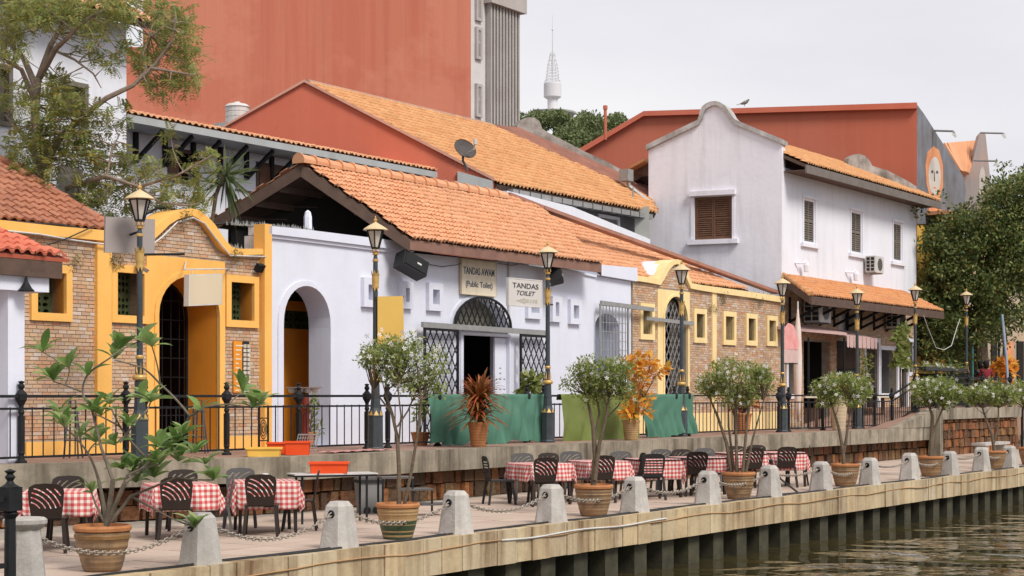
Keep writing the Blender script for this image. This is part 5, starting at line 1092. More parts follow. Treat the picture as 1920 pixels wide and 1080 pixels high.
# far-left pale building behind the tree
wi_ = 7.6; IP = WP(wi_); ih = thing('pale_corner_house', 'tall pale white house behind the feathery tree at far left', 'house', (-2, wi_, ZD))
sE = IP.h(237, 200)[0]; zt = IP.h(237, 46)[1]; wz = [prect(IP, -6, 126, 18, 232), prect(IP, 118, 158, 160, 210)]
part(ih, 'wall', slab(IP, rect(sE - 12, sE, ZD, zt), [rect(*w) for w in wz], 0, .3), WHITE3); part(ih, 'end_wall', M().box((sE - .02, wi_ + .301, ZD), (sE + .0, wi_ + 8, zt)), WHITE3)
for w in wz: f_ = part(ih, 'window', frame(IP, w[0] - .05, w[1] + .05, w[2] - .05, w[3] + .05, .1, -.05, .1), SHUTG); part(f_, 'shutter', pbox(IP, *w, .1, .14), SHUTG, local=True)
rp_ = RP((sE - 12, wi_ - .8, zt - .1), (sE + .3, wi_ - .8, zt - .1), (sE - 12, wi_ + 4, zt + 2.5)); rf = part(ih, 'roof', polyslab(M(), [rp_.p(0, 0), rp_.p(12.3, 0), rp_.p(11, 5), rp_.p(0, 5)], rp_.n, .12), BROWN)
tiles(rf, rp_, [(4, 0), (12.3, 0), (11, 5), (4, 5)], .22, .3, .05, TILE, 0, 5)
q = IP.h(124, 350); single('plastic_screen', slab(WP(4.6), WP(4.6).H([(104, 385), (150, 392), (156, 318), (112, 310)]), [], 0, .04), mat('cloudy_plastic', (.40, .38, .38), (.28, .26, .27), 3, rough=.3, bmp=.1), 'cloudy grey plastic screen behind the red tiled roof below the tree', 'screen')

# ------------------------------------------------------------------ long red building at right with mural
Zk = ZC + 12.0; K1 = at(1719, 300, Zk); K0 = at(1088, 300, Zk + 2.5); KP = two(K0, K1); kh = thing('long_red_building', 'long plain dark red building behind the white house with painted mural side', 'building', (K1[0], K1[1], ZD))
o_ = KP.H([(1000, 335), (1000, 700), (1719.5, 700), (1719.5, 197), (1208, 213), (1088, 287)]); RED3 = plaster('deep_red_plaster', (.42, .12, .075), (.47, .16, .105), (.32, .09, .06), .3, .4)
part(kh, 'blank_wall', slab(KP, o_, [], 0, .4), RED3)
part(kh, 'coping', band(KP, KP.H([(1000, 328), (1088, 280), (1208, 210), (1719, 194)]), KP.H([(1000, 339), (1088, 291), (1208, 219), (1719, 205)]), -.25, .3), RED2)
KS = Pl((K1[0], K1[1]), (1, 0)); o_ = KS.H([(1719.5, 420), (1719.5, 196), (1733, 214), (1775, 280), (1806, 331), (1811, 356), (1806, 420)]); muw = part(kh, 'mural_wall', slab(KS, o_, [], .0, .4), MURALG)
part(kh, 'lower_wall', slab(KS, KS.H([(1719.5, 700), (1719.5, 418), (1806, 418), (1806, 700)]), [], .05, .4), FACY)
def ell(cx, cy, rx, ry, n=20): return KS.H([(cx + rx * math.cos(t * 2 * math.pi / n), cy - ry * math.sin(t * 2 * math.pi / n)) for t in range(n)])
part(muw, 'painted_halo', slab(KS, KS.H([(1737, 345), (1735, 310), (1739, 285), (1750, 274), (1761, 282), (1768, 310), (1768, 350), (1760, 375), (1768, 405), (1738, 405), (1746, 378)]), [], -.006, .0), MURO, local=True)
part(muw, 'painted_face', slab(KS, ell(1752, 330, 11.5, 36), [], -.012, -.007), MURF, local=True); m = M()
for e_ in ((1747.5, 322, 2.2, 3), (1756.5, 323, 2.2, 3)): slab(KS, ell(*e_, 10), [], -.016, -.0125, m)
slab(KS, KS.H([(1751, 322), (1752, 322), (1752.5, 340), (1750.5, 340)]), [], -.016, -.0125, m); part(muw, 'painted_features', m, MURD, local=True)
part(muw, 'painted_lips', slab(KS, ell(1752, 352, 3.2, 2, 10), [], -.016, -.0125), MURO, local=True)
e_ = KS.h(1735, 400), KS.h(1792, 409); m = M().bar(KS.p(*e_[0], -.5), KS.p(e_[1][0], e_[0][1], -.5), .9, .14); part(kh, 'small_roof', m, TILE)
for w_x in (1758, 1785): w = prect(KS, w_x - 9, 425, w_x + 9, 480); f_ = part(kh, 'window', frame(KS, *w, .15, -.05, .05), WHITE3); part(f_, 'pane', pbox(KS, *w, .02, .045), DARK, local=True)
part(kh, 'roof', M().add([KP.p(*KP.h(1208, 214), .4), KP.p(*KP.h(1719, 198), .4), KP.p(KP.h(1719, 198)[0] + 2, KP.h(1719, 198)[1] - 1, 12), KP.p(*KP.h(1208, 214), 12)], [(0, 1, 2, 3)]), TIN)
def armlight(x0, y0, x1, y1, Z, lab):
    o = thing('mural_floodlight', lab, 'floodlight', at(x0, y0, Z)); k = Z / F
    part(o, 'arm', M().tube([at(x0, y0, Z), at(x1 - 2, y0 + 1, Z - .8), at(x1, y1 - 5, Z - .9)], .045), GUTTER); part(o, 'lamp_head', M().add([np.array(at(x1 + a, y1 + b, Z - .9 + c)) for c in (-.15, .15) for a, b in ((-5, -3), (2, -6), (5, 3), (1, 4))], [(0, 1, 2, 3), (7, 6, 5, 4), (0, 4, 5, 1), (1, 5, 6, 2), (2, 6, 7, 3), (3, 7, 4, 0)]), WHP)
armlight(1752, 245, 1789, 254, Zk + 1.5, 'floodlight on a thin arm above the mural of the long red building')
armlight(1838, 249, 1882, 256, Zk + 11, 'floodlight on a thin arm at the tip of the pink gable')
armlight(1826, 301, 1868, 310, Zk + 11, 'lower floodlight on a thin arm in front of the pink gable')
ZL = Zk + 12; LP = two(at(1770, 300, ZL), at(1857, 300, ZL)); lh = thing('pink_gable_house', 'narrow faded pink gable with painted wall and orange tiled roof at far right', 'house', at(1830, 740, ZL)[:2] + (ZD,))
part(lh, 'gable_wall', slab(LP, LP.H([(1808, 420), (1860, 420), (1860, 365), (1848, 252), (1841, 247), (1836, 253), (1822, 310), (1808, 335)]), [], 0, .5), MURP)
part(lh, 'painted_face', slab(LP, LP.H([(1836, 330), (1838, 318), (1842, 312), (1846, 320), (1848, 345), (1846, 365), (1840, 372), (1836, 360)]), [], -.012, -.001), MURF)
q = [at(1769, 271, ZL), at(1836, 266, ZL + 2), at(1812, 328, ZL - .5), at(1800, 322, ZL - .5)]; nn_ = np.cross(np.array(q[1]) - q[0], np.array(q[3]) - q[0]); nn_ = nn_ / np.linalg.norm(nn_); nn_ = nn_ if nn_[2] > 0 else -nn_
part(lh, 'roof', polyslab(M(), q, nn_, .2), TILE); m = M()
for k in range(9):
    t = k / 9; a_ = np.array(q[0]) * (1 - t) + np.array(q[1]) * t; b_ = np.array(q[3]) * (1 - t) + np.array(q[2]) * t; m.bar(a_ + nn_ * .06, b_ + nn_ * .06, .22, .12)
part(lh, 'tile_row', m, TILE)
# street scene behind the right tree
bh = thing('far_shop', 'pale shop fronts half hidden under the big tree at far right', 'building', at(1850, 740, 105)[:2] + (ZD,)); BP = two(at(1780, 600, 105), at(1960, 600, 108))
part(bh, 'wall', slab(BP, BP.H([(1770, 760), (2000, 760), (2000, 470), (1770, 450)]), [], 0, .5), mat('far_peach_wall', (.50, .36, .24), (.40, .34, .28), .4, bmp=.1, streak=.3))
for k, (a, b) in enumerate(((1790, 1812), (1822, 1840), (1858, 1868), (1882, 1898), (1906, 1918))): q = prect(BP, a, 640, b, 735); part(bh, 'door', pbox(BP, *q, -.1, -.001), [DARK, mat('teal_shop_door', (.06, .20, .20), None, 1), DARK, MURO, DARK][k])

# ------------------------------------------------------------------ hill with observation tower
hl_ = M(); Zq = 330
cx, cy, _ = at(1085, 740, Zq)
nseg = 24; V = [(cx, cy, 46.0)]
for r, z in ((8, 45.5), (18, 41), (32, 33), (60, 14), (100, 0), (160, -2)):
    for k in range(nseg): a = 2 * math.pi * k / nseg; V.append((cx + r * 1.0 * math.cos(a), cy + r * math.sin(a), z))
Fc = [(0, 1 + k, 1 + (k + 1) % nseg) for k in range(nseg)]
for j_ in range(5):
    for k in range(nseg): a = 1 + j_ * nseg + k; b = 1 + j_ * nseg + (k + 1) % nseg; Fc.append((a, a + nseg, b + nseg, b))
single('hill', hl_.add(V, Fc), mat('hill_ground', (.07, .09, .04), None, .05, bmp=0), None, None, kind='structure')
Zw = 345; k = Zw / F; tw_ = thing('observation_tower', 'pale observation tower with drum, lattice mast and antenna on the wooded hill', 'tower', at(1036, 225, Zw)); c = at(1036, 225, Zw)
TWM = mat('hazy_tower_white', (.66, .645, .67), (.60, .59, .62), .1, bmp=0); TWS = mat('hazy_tower_rim', (.50, .49, .48), None, .1, bmp=0)
zz = lambda y: (225 - y) * k
part(tw_, 'saucer', M().lathe([(10 * k, zz(232)), (30 * k, zz(226)), (43 * k, zz(214)), (44 * k, zz(211)), (34 * k, zz(209)), (9 * k, zz(206))], 32, c), TWS)
part(tw_, 'shaft', M().lathe([(9.5 * k, zz(210)), (9.5 * k, zz(182))], 24, c), TWM); part(tw_, 'drum', M().lathe([(12 * k, zz(185)), (16.5 * k, zz(182)), (16.5 * k, zz(158)), (16 * k, zz(156)), (8 * k, zz(154))], 32, c), TWM)
m = M(); lv = [(15, 155), (12, 148), (11, 135), (9, 120), (6, 108), (4, 98)]
for a in range(8):
    an = a * math.pi / 4; m.tube([(c[0] + r * k * math.cos(an), c[1] + r * k * math.sin(an), c[2] + zz(y)) for r, y in lv], .05, 4)
for r, y in [(15, 152), (13, 150), (12.5, 145), (12, 140), (11, 134), (10, 128), (9, 121), (7, 113), (5, 103)]:
    m.tube([(c[0] + r * k * math.cos(a * math.pi / 6), c[1] + r * k * math.sin(a * math.pi / 6), c[2] + zz(y)) for a in range(13)], .045, 4)
part(tw_, 'lattice', m, TWM); part(tw_, 'mast', M().tube([(c[0], c[1], c[2] + zz(y)) for y in (155, 98, 55, 28)], [.17, .12, .08, .03], 6).lathe([(.16, 0), (.22, .2), (.1, .4)], 8, (c[0], c[1], c[2] + zz(57))), TWM)
# ------------------------------------------------------------------ foliage tools
def leafcloud(name, C, per, spread, size, aspect=.42, flat=0.0, jit=.35):
    C = np.asarray(C, float); N = len(C) * per; c = np.repeat(C, per, axis=0)
    g = rng.normal(size=(N, 3)); g /= np.linalg.norm(g, axis=1)[:, None]; r = rng.random((N, 1)) ** .45
    c = c + g * r * np.asarray(spread)
    d = rng.normal(size=(N, 3)) + g * .9; d[:, 2] *= (1 - flat * .6); d /= np.linalg.norm(d, axis=1)[:, None]
    n = rng.normal(size=(N, 3)) + np.array([0, 0, .8 + flat * 2]); x = np.cross(d, n); x /= np.linalg.norm(x, axis=1)[:, None] + 1e-9; n = np.cross(x, d)
    s = size * (1 + (rng.random((N, 1)) - .5) * 2 * jit)
    V = np.stack([c, c + d * s * .5 + x * s * aspect * .5 - n * s * .04, c + d * s, c + d * s * .5 - x * s * aspect * .5 - n * s * .04], axis=1).reshape(-1, 3)
    return V, np.arange(N * 4).reshape(-1, 4)
def leafpart(par, name, C, per, spread, size, mt, local=False, **k):
    V, Q = leafcloud(name, C, per, spread, size, **k); return part(par, name, npmesh(name, V, Q), mt, local=local)
def flowers(C, size, off):
    V = []; Q = []
    for c in C:
        c = np.array(c); n = Vector((rng.normal() * .5 + off[0], rng.normal() * .5 + off[1], rng.normal() * .5 + off[2])).normalized(); x = n.cross(Vector((0, 0, 1))).normalized(); y = n.cross(x)
        a0 = rng.random() * 6
        for k in range(5):
            a = a0 + k * 1.2566; d = x * math.cos(a) + y * math.sin(a); e = x * math.cos(a + 1.57) + y * math.sin(a + 1.57); b = len(V)
            V += [tuple(c), tuple(Vector(c) + d * size * .55 + e * size * .2 + n * size * .1), tuple(Vector(c) + d * size), tuple(Vector(c) + d * size * .55 - e * size * .2 + n * size * .1)]; Q.append((b, b + 1, b + 2, b + 3))
    return npmesh('flower', V, Q)
def curve3(p, q, bend, n=6):
    p = Vector(p); q = Vector(q); m = (p + q) / 2 + Vector(bend); return [p * (1 - t) ** 2 + m * 2 * t * (1 - t) + q * t * t for t in [i / n for i in range(n + 1)]]
def rv(s): return (random.uniform(-s, s), random.uniform(-s, s), random.uniform(-s, s))
CS = tuple(CAM)

# left feathery tree
Zt = 32.5; ft = thing('feathery_tree', 'feathery olive leaved tree with pale forked limbs at upper left', 'tree', at(75, 740, Zt)[:2] + (ZD,))
T_ = lambda x, y, dz=0: at(x, y, Zt + dz)
limbs = [([(80, 760, 0), (78, 400, 0), (72, 300, 0), (66, 210, 0), (72, 150, 0), (95, 85, .2), (112, 55, .4)], .13, .04),
 ([(76, 330, 0), (110, 262, -.3), (155, 218, -.6), (200, 184, -.8), (250, 160, -.9), (290, 122, -1.0), (322, 78, -1.1), (330, 35, -1.2)], .075, .018),
 ([(255, 157, -.9), (274, 128, -.8), (268, 100, -.8), (285, 60, -.7)], .04, .012), ([(285, 128, -1), (330, 135, -1.2), (372, 142, -1.3)], .03, .01),
 ([(68, 165, 0), (45, 110, .3), (20, 85, .5), (-10, 70, .6)], .07, .03), ([(66, 190, 0), (40, 130, -.4), (0, 108, -.6)], .06, .03), ([(74, 145, 0), (104, 92, -.4), (130, 68, -.8), (170, 30, -1)], .07, .02),
 ([(104, 95, 0), (140, 112, -.5), (175, 138, -.7), (190, 165, -.7)], .03, .01), ([(72, 300, 0), (40, 250, .5), (10, 215, .8)], .06, .02), ([(78, 380, 0), (130, 350, -.6), (200, 330, -1), (260, 350, -1.1), (330, 330, -1.2), (400, 290, -1.3)], .06, .012),
 ([(95, 85, 0), (120, 40, 0), (180, 5, 0), (220, -20, 0)], .05, .02), ([(60, 60, 0), (80, 20, .2), (70, -20, .2)], .05, .02), ([(200, 330, -1), (210, 280, -1), (225, 250, -1)], .025, .01), ([(30, 385, .6), (60, 330, .5), (20, 290, .5)], .05, .02), ([(260, 350, -1.1), (300, 380, -1.1), (350, 385, -1.2)], .03, .01)]
m = M(); tips = []
for pts, r0, r1 in limbs:
    P3 = [T_(*p) for p in pts]; m.tube(P3, r0, 7, r1)
    for a, b in zip(P3, P3[1:]):
        for t in (.2, .5, .8): tips.append((np.array(a) * (1 - t) + np.array(b) * t))
tw = m
blobs = [(40, 30, 60, 38, 26), (110, 25, 60, 35, 24), (180, 25, 50, 30, 16), (235, 20, 40, 24, 12), (320, 25, 42, 34, 15), (345, 60, 30, 24, 9), (300, 85, 28, 30, 9), (350, 105, 34, 20, 9), (300, 165, 40, 22, 9), (350, 145, 32, 16, 8), (268, 112, 26, 26, 7), (240, 95, 20, 22, 4), (20, 90, 30, 40, 13), (170, 80, 30, 20, 6), (190, 110, 26, 18, 4), (110, 165, 34, 26, 13), (140, 200, 40, 26, 15), (80, 215, 30, 34, 11), (30, 190, 24, 40, 9), (60, 265, 50, 34, 17), (120, 260, 50, 34, 20), (180, 235, 34, 26, 9), (225, 215, 24, 18, 4), (30, 320, 36, 26, 10), (90, 320, 50, 30, 15), (160, 300, 44, 30, 15), (215, 290, 40, 30, 11), (200, 345, 50, 26, 13), (260, 330, 44, 30, 11), (300, 375, 50, 22, 11), (350, 350, 36, 30, 7), (385, 310, 22, 30, 4), (320, 270, 16, 30, 3), (370, 385, 30, 16, 5), (160, 375, 40, 20, 9), (210, 390, 40, 14, 7)]
C = []
for x, y, rx, ry, n in blobs:
    for k in range(int(n * 2.0)):
        a = random.random() * 6.283; r = math.sqrt(random.random()); C.append(T_(x + rx * r * math.cos(a), y + ry * r * math.sin(a), random.uniform(-1.3, 1.1)))
Ca = np.array(C); TP = np.array(tips)
for c in C[::2]:
    d = np.linalg.norm(TP - np.array(c), axis=1); j_ = int(np.argmin(d))
    if d[j_] < 1.6: tw.tube(curve3(TP[j_], c, rv(.12), 3), .014, 4, .005, False)
part(ft, 'trunk', tw, BARK2)
# feather leaves: small leaflets along short rachises
def fronds(C, per, ln, leaf, droop=.25):
    V = []; Q = []
    for c in C:
        for k in range(per):
            d = Vector(rng.normal(size=3)); d.z = d.z * .9; d.normalize(); s = d.cross(Vector((0, 0, 1))).normalized(); L = ln * random.uniform(.6, 1.2); p0 = Vector(c) + Vector(rv(.08))
            nl = 6
            for i in range(nl):
                t = (i + .6) / nl; p = p0 + d * L * t - Vector((0, 0, droop * L * t * t))
                for sg in (1, -1):
                    e = (s * sg + d * .6 - Vector((0, 0, .15))).normalized() * leaf * (1.1 - .5 * t); w = d * leaf * .17; b = len(V)
                    V += [tuple(p), tuple(p + e * .5 + w), tuple(p + e), tuple(p + e * .5 - w)]; Q.append((b, b + 1, b + 2, b + 3))
    return npmesh('leaves', V, Q)
part(ft, 'crown', fronds(C, 5, .28, .105), LF_OLIVE)
# ochre seed clusters
Cs = [c for c in C if random.random() < .10]; leafpart(ft, 'seed_cluster', Cs, 9, (.12, .12, .12), .045, mat('ochre_seeds', (.50, .27, .07), (.36, .20, .06), 9, bmp=0), aspect=.9)['kind'] = 'stuff'

# sword leaved dracaena by the bracketed house
Zp = 33.8; dr = thing('sword_leaf_plant', 'spiky sword leaved plant against the white bracketed house', 'plant', at(405, 740, Zp)[:2] + (ZD,)); c = Vector(at(423, 318, Zp)); m = M(); b = 0; V = []; Q = []
for k in range(95):
    d = Vector(rng.normal(size=3)); d.z = d.z * .8 + .0; d.normalize(); L = random.uniform(.45, .8); s = d.cross(Vector(rng.normal(size=3))).normalized() * .022; p0 = c + Vector((0, 0, random.uniform(-.35, .05))); dr_ = .10 if d.z > 0 else .25
    q = [p0 + d * L * t - Vector((0, 0, dr_ * t * t)) for t in (.08, .4, .75, 1)]; b = len(V)
    V += [q[0] - s * .5, q[0] + s * .5, q[1] - s, q[1] + s, q[2] - s * .7, q[2] + s * .7, q[3] - s * .05, q[3] + s * .05]; Q += [(b, b + 1, b + 3, b + 2), (b + 2, b + 3, b + 5, b + 4), (b + 4, b + 5, b + 7, b + 6)]
part(dr, 'leaves', npmesh('leaves', [tuple(v) for v in V], Q), LF_PALM); part(dr, 'trunk', M().tube([at(398, 740, Zp), at(397, 420, Zp), at(405, 365, Zp), at(421, 325, Zp)], .04, 6), BARK)

# big dark tree at right
Zr = 66; rt = thing('dark_leafed_tree', 'big dense dark leafed tree at right behind the lamp posts', 'tree', at(1840, 740, Zr)[:2] + (ZU,)); R_t = lambda x, y, dz=0: at(x, y, Zr + dz)
C = []
for x, y, rx, ry, n in [(1900, 380, 60, 45, 46), (1860, 420, 70, 45, 52), (1800, 440, 60, 40, 36), (1775, 480, 50, 40, 30), (1830, 500, 80, 50, 60), (1900, 480, 60, 60, 60), (1770, 540, 40, 40, 26), (1820, 570, 60, 40, 40), (1900, 570, 60, 50, 50), (1760, 590, 34, 24, 13), (1850, 620, 40, 20, 18), (1735, 545, 14, 40, 8), (1740, 440, 14, 20, 4), (1960, 450, 50, 110, 60), (1915, 360, 50, 30, 30), (1870, 470, 60, 60, 40), (1800, 622, 50, 20, 20), (1725, 610, 12, 26, 6), (1745, 650, 30, 30, 16), (1780, 655, 26, 26, 12), (1755, 620, 40, 24, 18), (1800, 655, 14, 24, 6), (1830, 725, 30, 10, 8)]:
    for k in range(int(n * 1.5)):
        a = random.random() * 6.283; r = random.random() ** .42; C.append(R_t(x + rx * r * math.cos(a), y + ry * r * math.sin(a), random.uniform(-1.8, 2.5)))
leafpart(rt, 'crown', C + [tuple(np.array(c) + rng.normal(size=3) * .38) for c in C[::3]], 40, (.36, .36, .30), .155, LF_DARK, aspect=.5)
leafpart(rt, 'highlight_leaves', [c for c in C if random.random() < .5], 10, (.36, .36, .3), .13, leafmat('yellow_green_highlights', [(.24, .22, .06), (.16, .17, .045), (.30, .22, .07)], .3), aspect=.5)  # crown highlights put into the colour of scattered lighter leaves
m = M(); m.tube([R_t(1842, 765), R_t(1840, 700), R_t(1838, 640), R_t(1835, 560), R_t(1840, 480)], [.34, .30, .27, .22, .1], 9)
for p in [(1790, 600), (1770, 500), (1880, 560), (1910, 480), (1860, 420), (1800, 450)]: m.tube(curve3(R_t(1838, 640 - random.random() * 50), R_t(*p), rv(.3), 5), .13, 6, .03)
part(rt, 'trunk', m, BARK)
# trees on the hill
C = []; 
for x, y, rx, ry, n, dz in [(1010, 225, 16, 12, 9, 0), (1040, 226, 26, 14, 18, -4), (1075, 240, 30, 18, 24, -6), (1105, 226, 16, 14, 11, 4), (1120, 240, 22, 18, 16, 0), (1150, 234, 16, 13, 11, 3), (1060, 262, 40, 20, 28, -10), (1110, 266, 36, 20, 24, -9), (1145, 255, 20, 16, 10, 0), (1085, 285, 40, 18, 16, -12), (1000, 250, 20, 26, 12, -3), (1095, 220, 8, 8, 3, 4), (1155, 226, 8, 7, 3, 4), (976, 224, 12, 8, 4, 4)]:
    for k in range(n): a = random.random() * 6.283; r = random.random() ** .5; C.append(at(x + rx * r * math.cos(a), y + ry * r * math.sin(a), 322 + dz + random.uniform(-6, 6)))
V, Q = leafcloud('l', C, 90, (1.35, 1.35, 1.0), .62, .6); o = part(None, 'hill_trees', npmesh('hill_trees', V, Q), LF_HILL); o['kind'] = 'stuff'; o['label'] = 'wooded green hilltop below the observation tower'; o['category'] = 'trees'; o.location = (OX, OY, 0); o.rotation_euler = (0, 0, TH)

# ------------------------------------------------------------------ street lamps
def lamp():
    L = thing('street_lamp', '', 'street lamp', (0, 0, ZD), 'street lamps along the railing')
    kw = dict(local=True)
    part(L, 'base', M().lathe([(.165, 0), (.165, .04), (.15, .06), (.145, .62), (.152, .65), (.135, .68), (.10, .80), (.09, .98), (.095, 1.0)], 8, rot=.5), LAMPG, **kw)
    m = M()
    for k in range(8):
        a = 2 * math.pi * (k + 1) / 8; r = .142; c = (r * math.cos(a), r * math.sin(a)); t = (-math.sin(a), math.cos(a))
        m.add([(c[0] - t[0] * .045, c[1] - t[1] * .045, .66), (c[0] + t[0] * .045, c[1] + t[1] * .045, .66), (c[0] * .80, c[1] * .80, .755), (c[0] * .6, c[1] * .6, .66)], [(0, 1, 2), (1, 3, 2), (3, 0, 2)])
    part(L, 'gold_leaf', m, GOLD, **kw)
    part(L, 'pole', M().lathe([(.085, .99), (.078, 1.25), (.074, 1.30), (.056, 1.40), (.05, 1.9), (.047, 3.15), (.045, 3.62), (.03, 3.70)], 12), LAMPG, **kw)
    part(L, 'collar', M().lathe([(.088, 1.28), (.115, 1.30), (.118, 1.33), (.10, 1.36), (.085, 1.37)], 16), GOLD, **kw)
    part(L, 'collar', M().lathe([(.06, 1.62), (.068, 1.64), (.068, 1.66), (.058, 1.68)], 12), GOLD, **kw)
    m = M()
    for k in range(6): a = k * math.pi / 3; m.add([(.066 * math.cos(a + d) * s, .066 * math.sin(a + d) * s, z) for d, s, z in ((-.3, 1, 1.38), (.3, 1, 1.38), (0, .96, 1.58), (0, 1.25, 1.42))], [(0, 1, 3), (1, 2, 3), (2, 0, 3)])
    part(L, 'gold_leaf', m, GOLD, **kw)
    m = M().lathe([(.052, 3.06), (.066, 3.08), (.064, 3.14), (.068, 3.20), (.068, 3.30), (.078, 3.34), (.05, 3.35)], 14)
    for k in range(7): a = k * 2 * math.pi / 7; m.add([(.066 * math.cos(a + d), .066 * math.sin(a + d), z) for d, z in ((-.35, 3.08), (.35, 3.08), (0, 3.00))], [(0, 1, 2)])
    for k in range(7): a = k * 2 * math.pi / 7; m.add([(.078 * math.cos(a + d) * s, .078 * math.sin(a + d) * s, z) for d, s, z in ((-.35, 1, 3.34), (.35, 1, 3.34), (0, 1.15, 3.42))], [(0, 1, 2)])
    part(L, 'capital', m, GOLD, **kw)
    part(L, 'collar', M().lathe([(.05, 3.57), (.058, 3.58), (.058, 3.61), (.048, 3.62)], 12), GOLD, **kw)
    m = M().lathe([(.03, 3.69), (.065, 3.71), (.04, 3.735), (.05, 3.75)], 12)
    for k in range(6): a = (k + .5) * math.pi / 3; m.tube([(.03 * math.cos(a), .03 * math.sin(a), 3.72), (.075 * math.cos(a), .075 * math.sin(a), 3.76), (.055 * math.cos(a), .055 * math.sin(a), 3.83)], .009, 4)
    part(L, 'cradle', m, GOLD, **kw)
    m = M(); r0, r1 = .072, .165; z0, z1 = 3.83, 4.16
    for k in range(6):
        a = (k + .5) * math.pi / 3; b = a + math.pi / 3; m.bar((r0 * math.cos(a), r0 * math.sin(a), z0), (r1 * math.cos(a), r1 * math.sin(a), z1), .022, .022)
        m.bar((r0 * math.cos(a), r0 * math.sin(a), z0), (r0 * math.cos(b), r0 * math.sin(b), z0), .024, .028); m.bar((r1 * math.cos(a), r1 * math.sin(a), z1), (r1 * math.cos(b), r1 * math.sin(b), z1), .024, .024)
    part(L, 'lantern_frame', m, BLACK, **kw)
    part(L, 'lantern_glass', M().lathe([(r0 * .93, z0 + .01), (r1 * .95, z1 - .005)], 6, rot=.5), PANE, **kw)
    part(L, 'lantern_roof', M().lathe([(.215, 4.165), (.24, 4.172), (.215, 4.20), (.13, 4.255), (.06, 4.295), (.035, 4.31)], 18), CREAM, **kw)
    part(L, 'finial', M().lathe([(.035, 4.305), (.02, 4.33), (.036, 4.35), (.036, 4.37), (.014, 4.39), (.012, 4.42), (.002, 4.44)], 10), GOLD, **kw); return L
UL = [onw(x, 700, 0)[0] for x in (262, 704, 1027, 1278, 1467, 1607)]
u7 = onw(1716, 700, 0)[0]
LM = lamp(); labs = ['street lamp in front of the brick restaurant with blank grey sign behind it, leftmost', 'street lamp beside the ochre banner in front of the white wall', 'street lamp carrying the TANDAS TOILET board', 'street lamp in front of the latticed arch door behind the teal cloth', 'street lamp with the pink hanging sign at the end of the brick annex', 'street lamp in front of the dark doors of the white house', 'street lamp at the top of the ramp beside the far end of the white house', 'street lamp standing in front of the dark tree, left of the far pair', 'nearer street lamp of the far pair at right', 'hindmost street lamp of the far pair at right']
lp = [(u, 0, ZD) for u in UL] + [(u7, 0.0, onw(1716, 530, 0)[2] - 4.42)]
for x, y, h in ((1812, 541, 223), (1873, 554, 206), (1882, 555, 199)): lp.append(at(x, y, 4.42 * F / h)[:2] + (at(x, y, 4.42 * F / h)[2] - 4.42,))
LM.location = (OX + lp[0][0] * tc - lp[0][1] * ts, OY + lp[0][0] * ts + lp[0][1] * tc, ZD); LM['label'] = labs[0]
for p, l in zip(lp[1:], labs[1:]): dup(LM, p, 0, l)
# ochre banner on lamp 2
B0 = Pl((UL[1] + .02, -.16), (math.cos(-TH + .25), math.sin(-TH + .25))); bq = B0.H([(708, 640), (758, 655), (756, 555), (708, 556)]); bq[0] = (bq[0][0], B0.h(708, 650)[1]); bq[1] = (bq[1][0], B0.h(758, 652)[1])
bn = thing('banner', 'plain ochre yellow banner hanging on the second lamp post', 'banner', B0.p(bq[0][0], bq[0][1], 0)); part(bn, 'cloth', slab(B0, bq, [], 0, .02), BANYEL)
part(bn, 'bracket', M().tube([B0.p(bq[3][0] - .05, bq[3][1] - .02, .02), B0.p(bq[2][0] + .02, bq[2][1] - .01, .02)], .014).tube([B0.p(bq[0][0] - .05, bq[0][1] + .02, .02), B0.p(bq[1][0], bq[1][1] + .02, .02)], .014), BLACK)

# ------------------------------------------------------------------ iron railing
wr = interp([(-9, .72), (-1.7, .72), (.5, .62), (1.2, .5), (6.1, .55), (12.5, .3), (19.1, -.02), (25, -.05), (60, -.05)])
rail = thing('iron_railing', 'long black cast iron railing with finialed posts along the edge of the upper walk', 'railing', (14, 0, ZD)); og = ORG[rail.name]
def uxy(px):
    u = 0; 
    for _ in range(30): u = onw(px, 800, wr(u))[0]
    return u
PU = [uxy(-160), uxy(40), uxy(236), uxy(272), uxy(425), uxy(560), uxy(688), uxy(727)]
a, b = PU[-1], UL[2] - .35; PU += [a + (b - a) * k / 3 for k in (1, 2, 3)]; a, b = UL[2] + .3, UL[3] - .35; PU += [a + (b - a) * k / 3 for k in (0, 1, 2, 3)]
a, b = UL[3] + .3, UL[4] - .35; PU += [a + (b - a) * k / 2 for k in (0, 1, 2)]; a, b = UL[4] + .3, UL[5] - .35; PU += [a + (b - a) * k / 2 for k in (0, 1, 2)]; PU += [UL[5] + .3, onw(1640, 700, -.05)[0], onw(1672, 700, -.05)[0]]
def postmesh():
    m = M().lathe([(.085, 0), (.085, .03), (.05, .06), (.042, .12), (.055, .16), (.036, .2), (.034, .74), (.05, .78), (.036, .82), (.036, .88), (.06, .93), (.085, .97), (.09, 1.06), (.055, 1.10), (.03, 1.13), (.05, 1.16), (.052, 1.19), (.03, 1.22), (.055, 1.25), (.004, 1.265)], 10)
    m.cbox((0, 0, .45), (.075, .075, .55)); return m.mesh('post')
PM = postmesh(); PM.materials.append(BLACK)
BM_ = M().lathe([(.011, -.0), (.011, .78)], 6).mesh('baluster'); BM_.materials.append(BLACK)
def rl(p, q, a, b, nm='rail'): part(rail, nm, M().bar(p, q, a, b), BLACK)
nb = 0
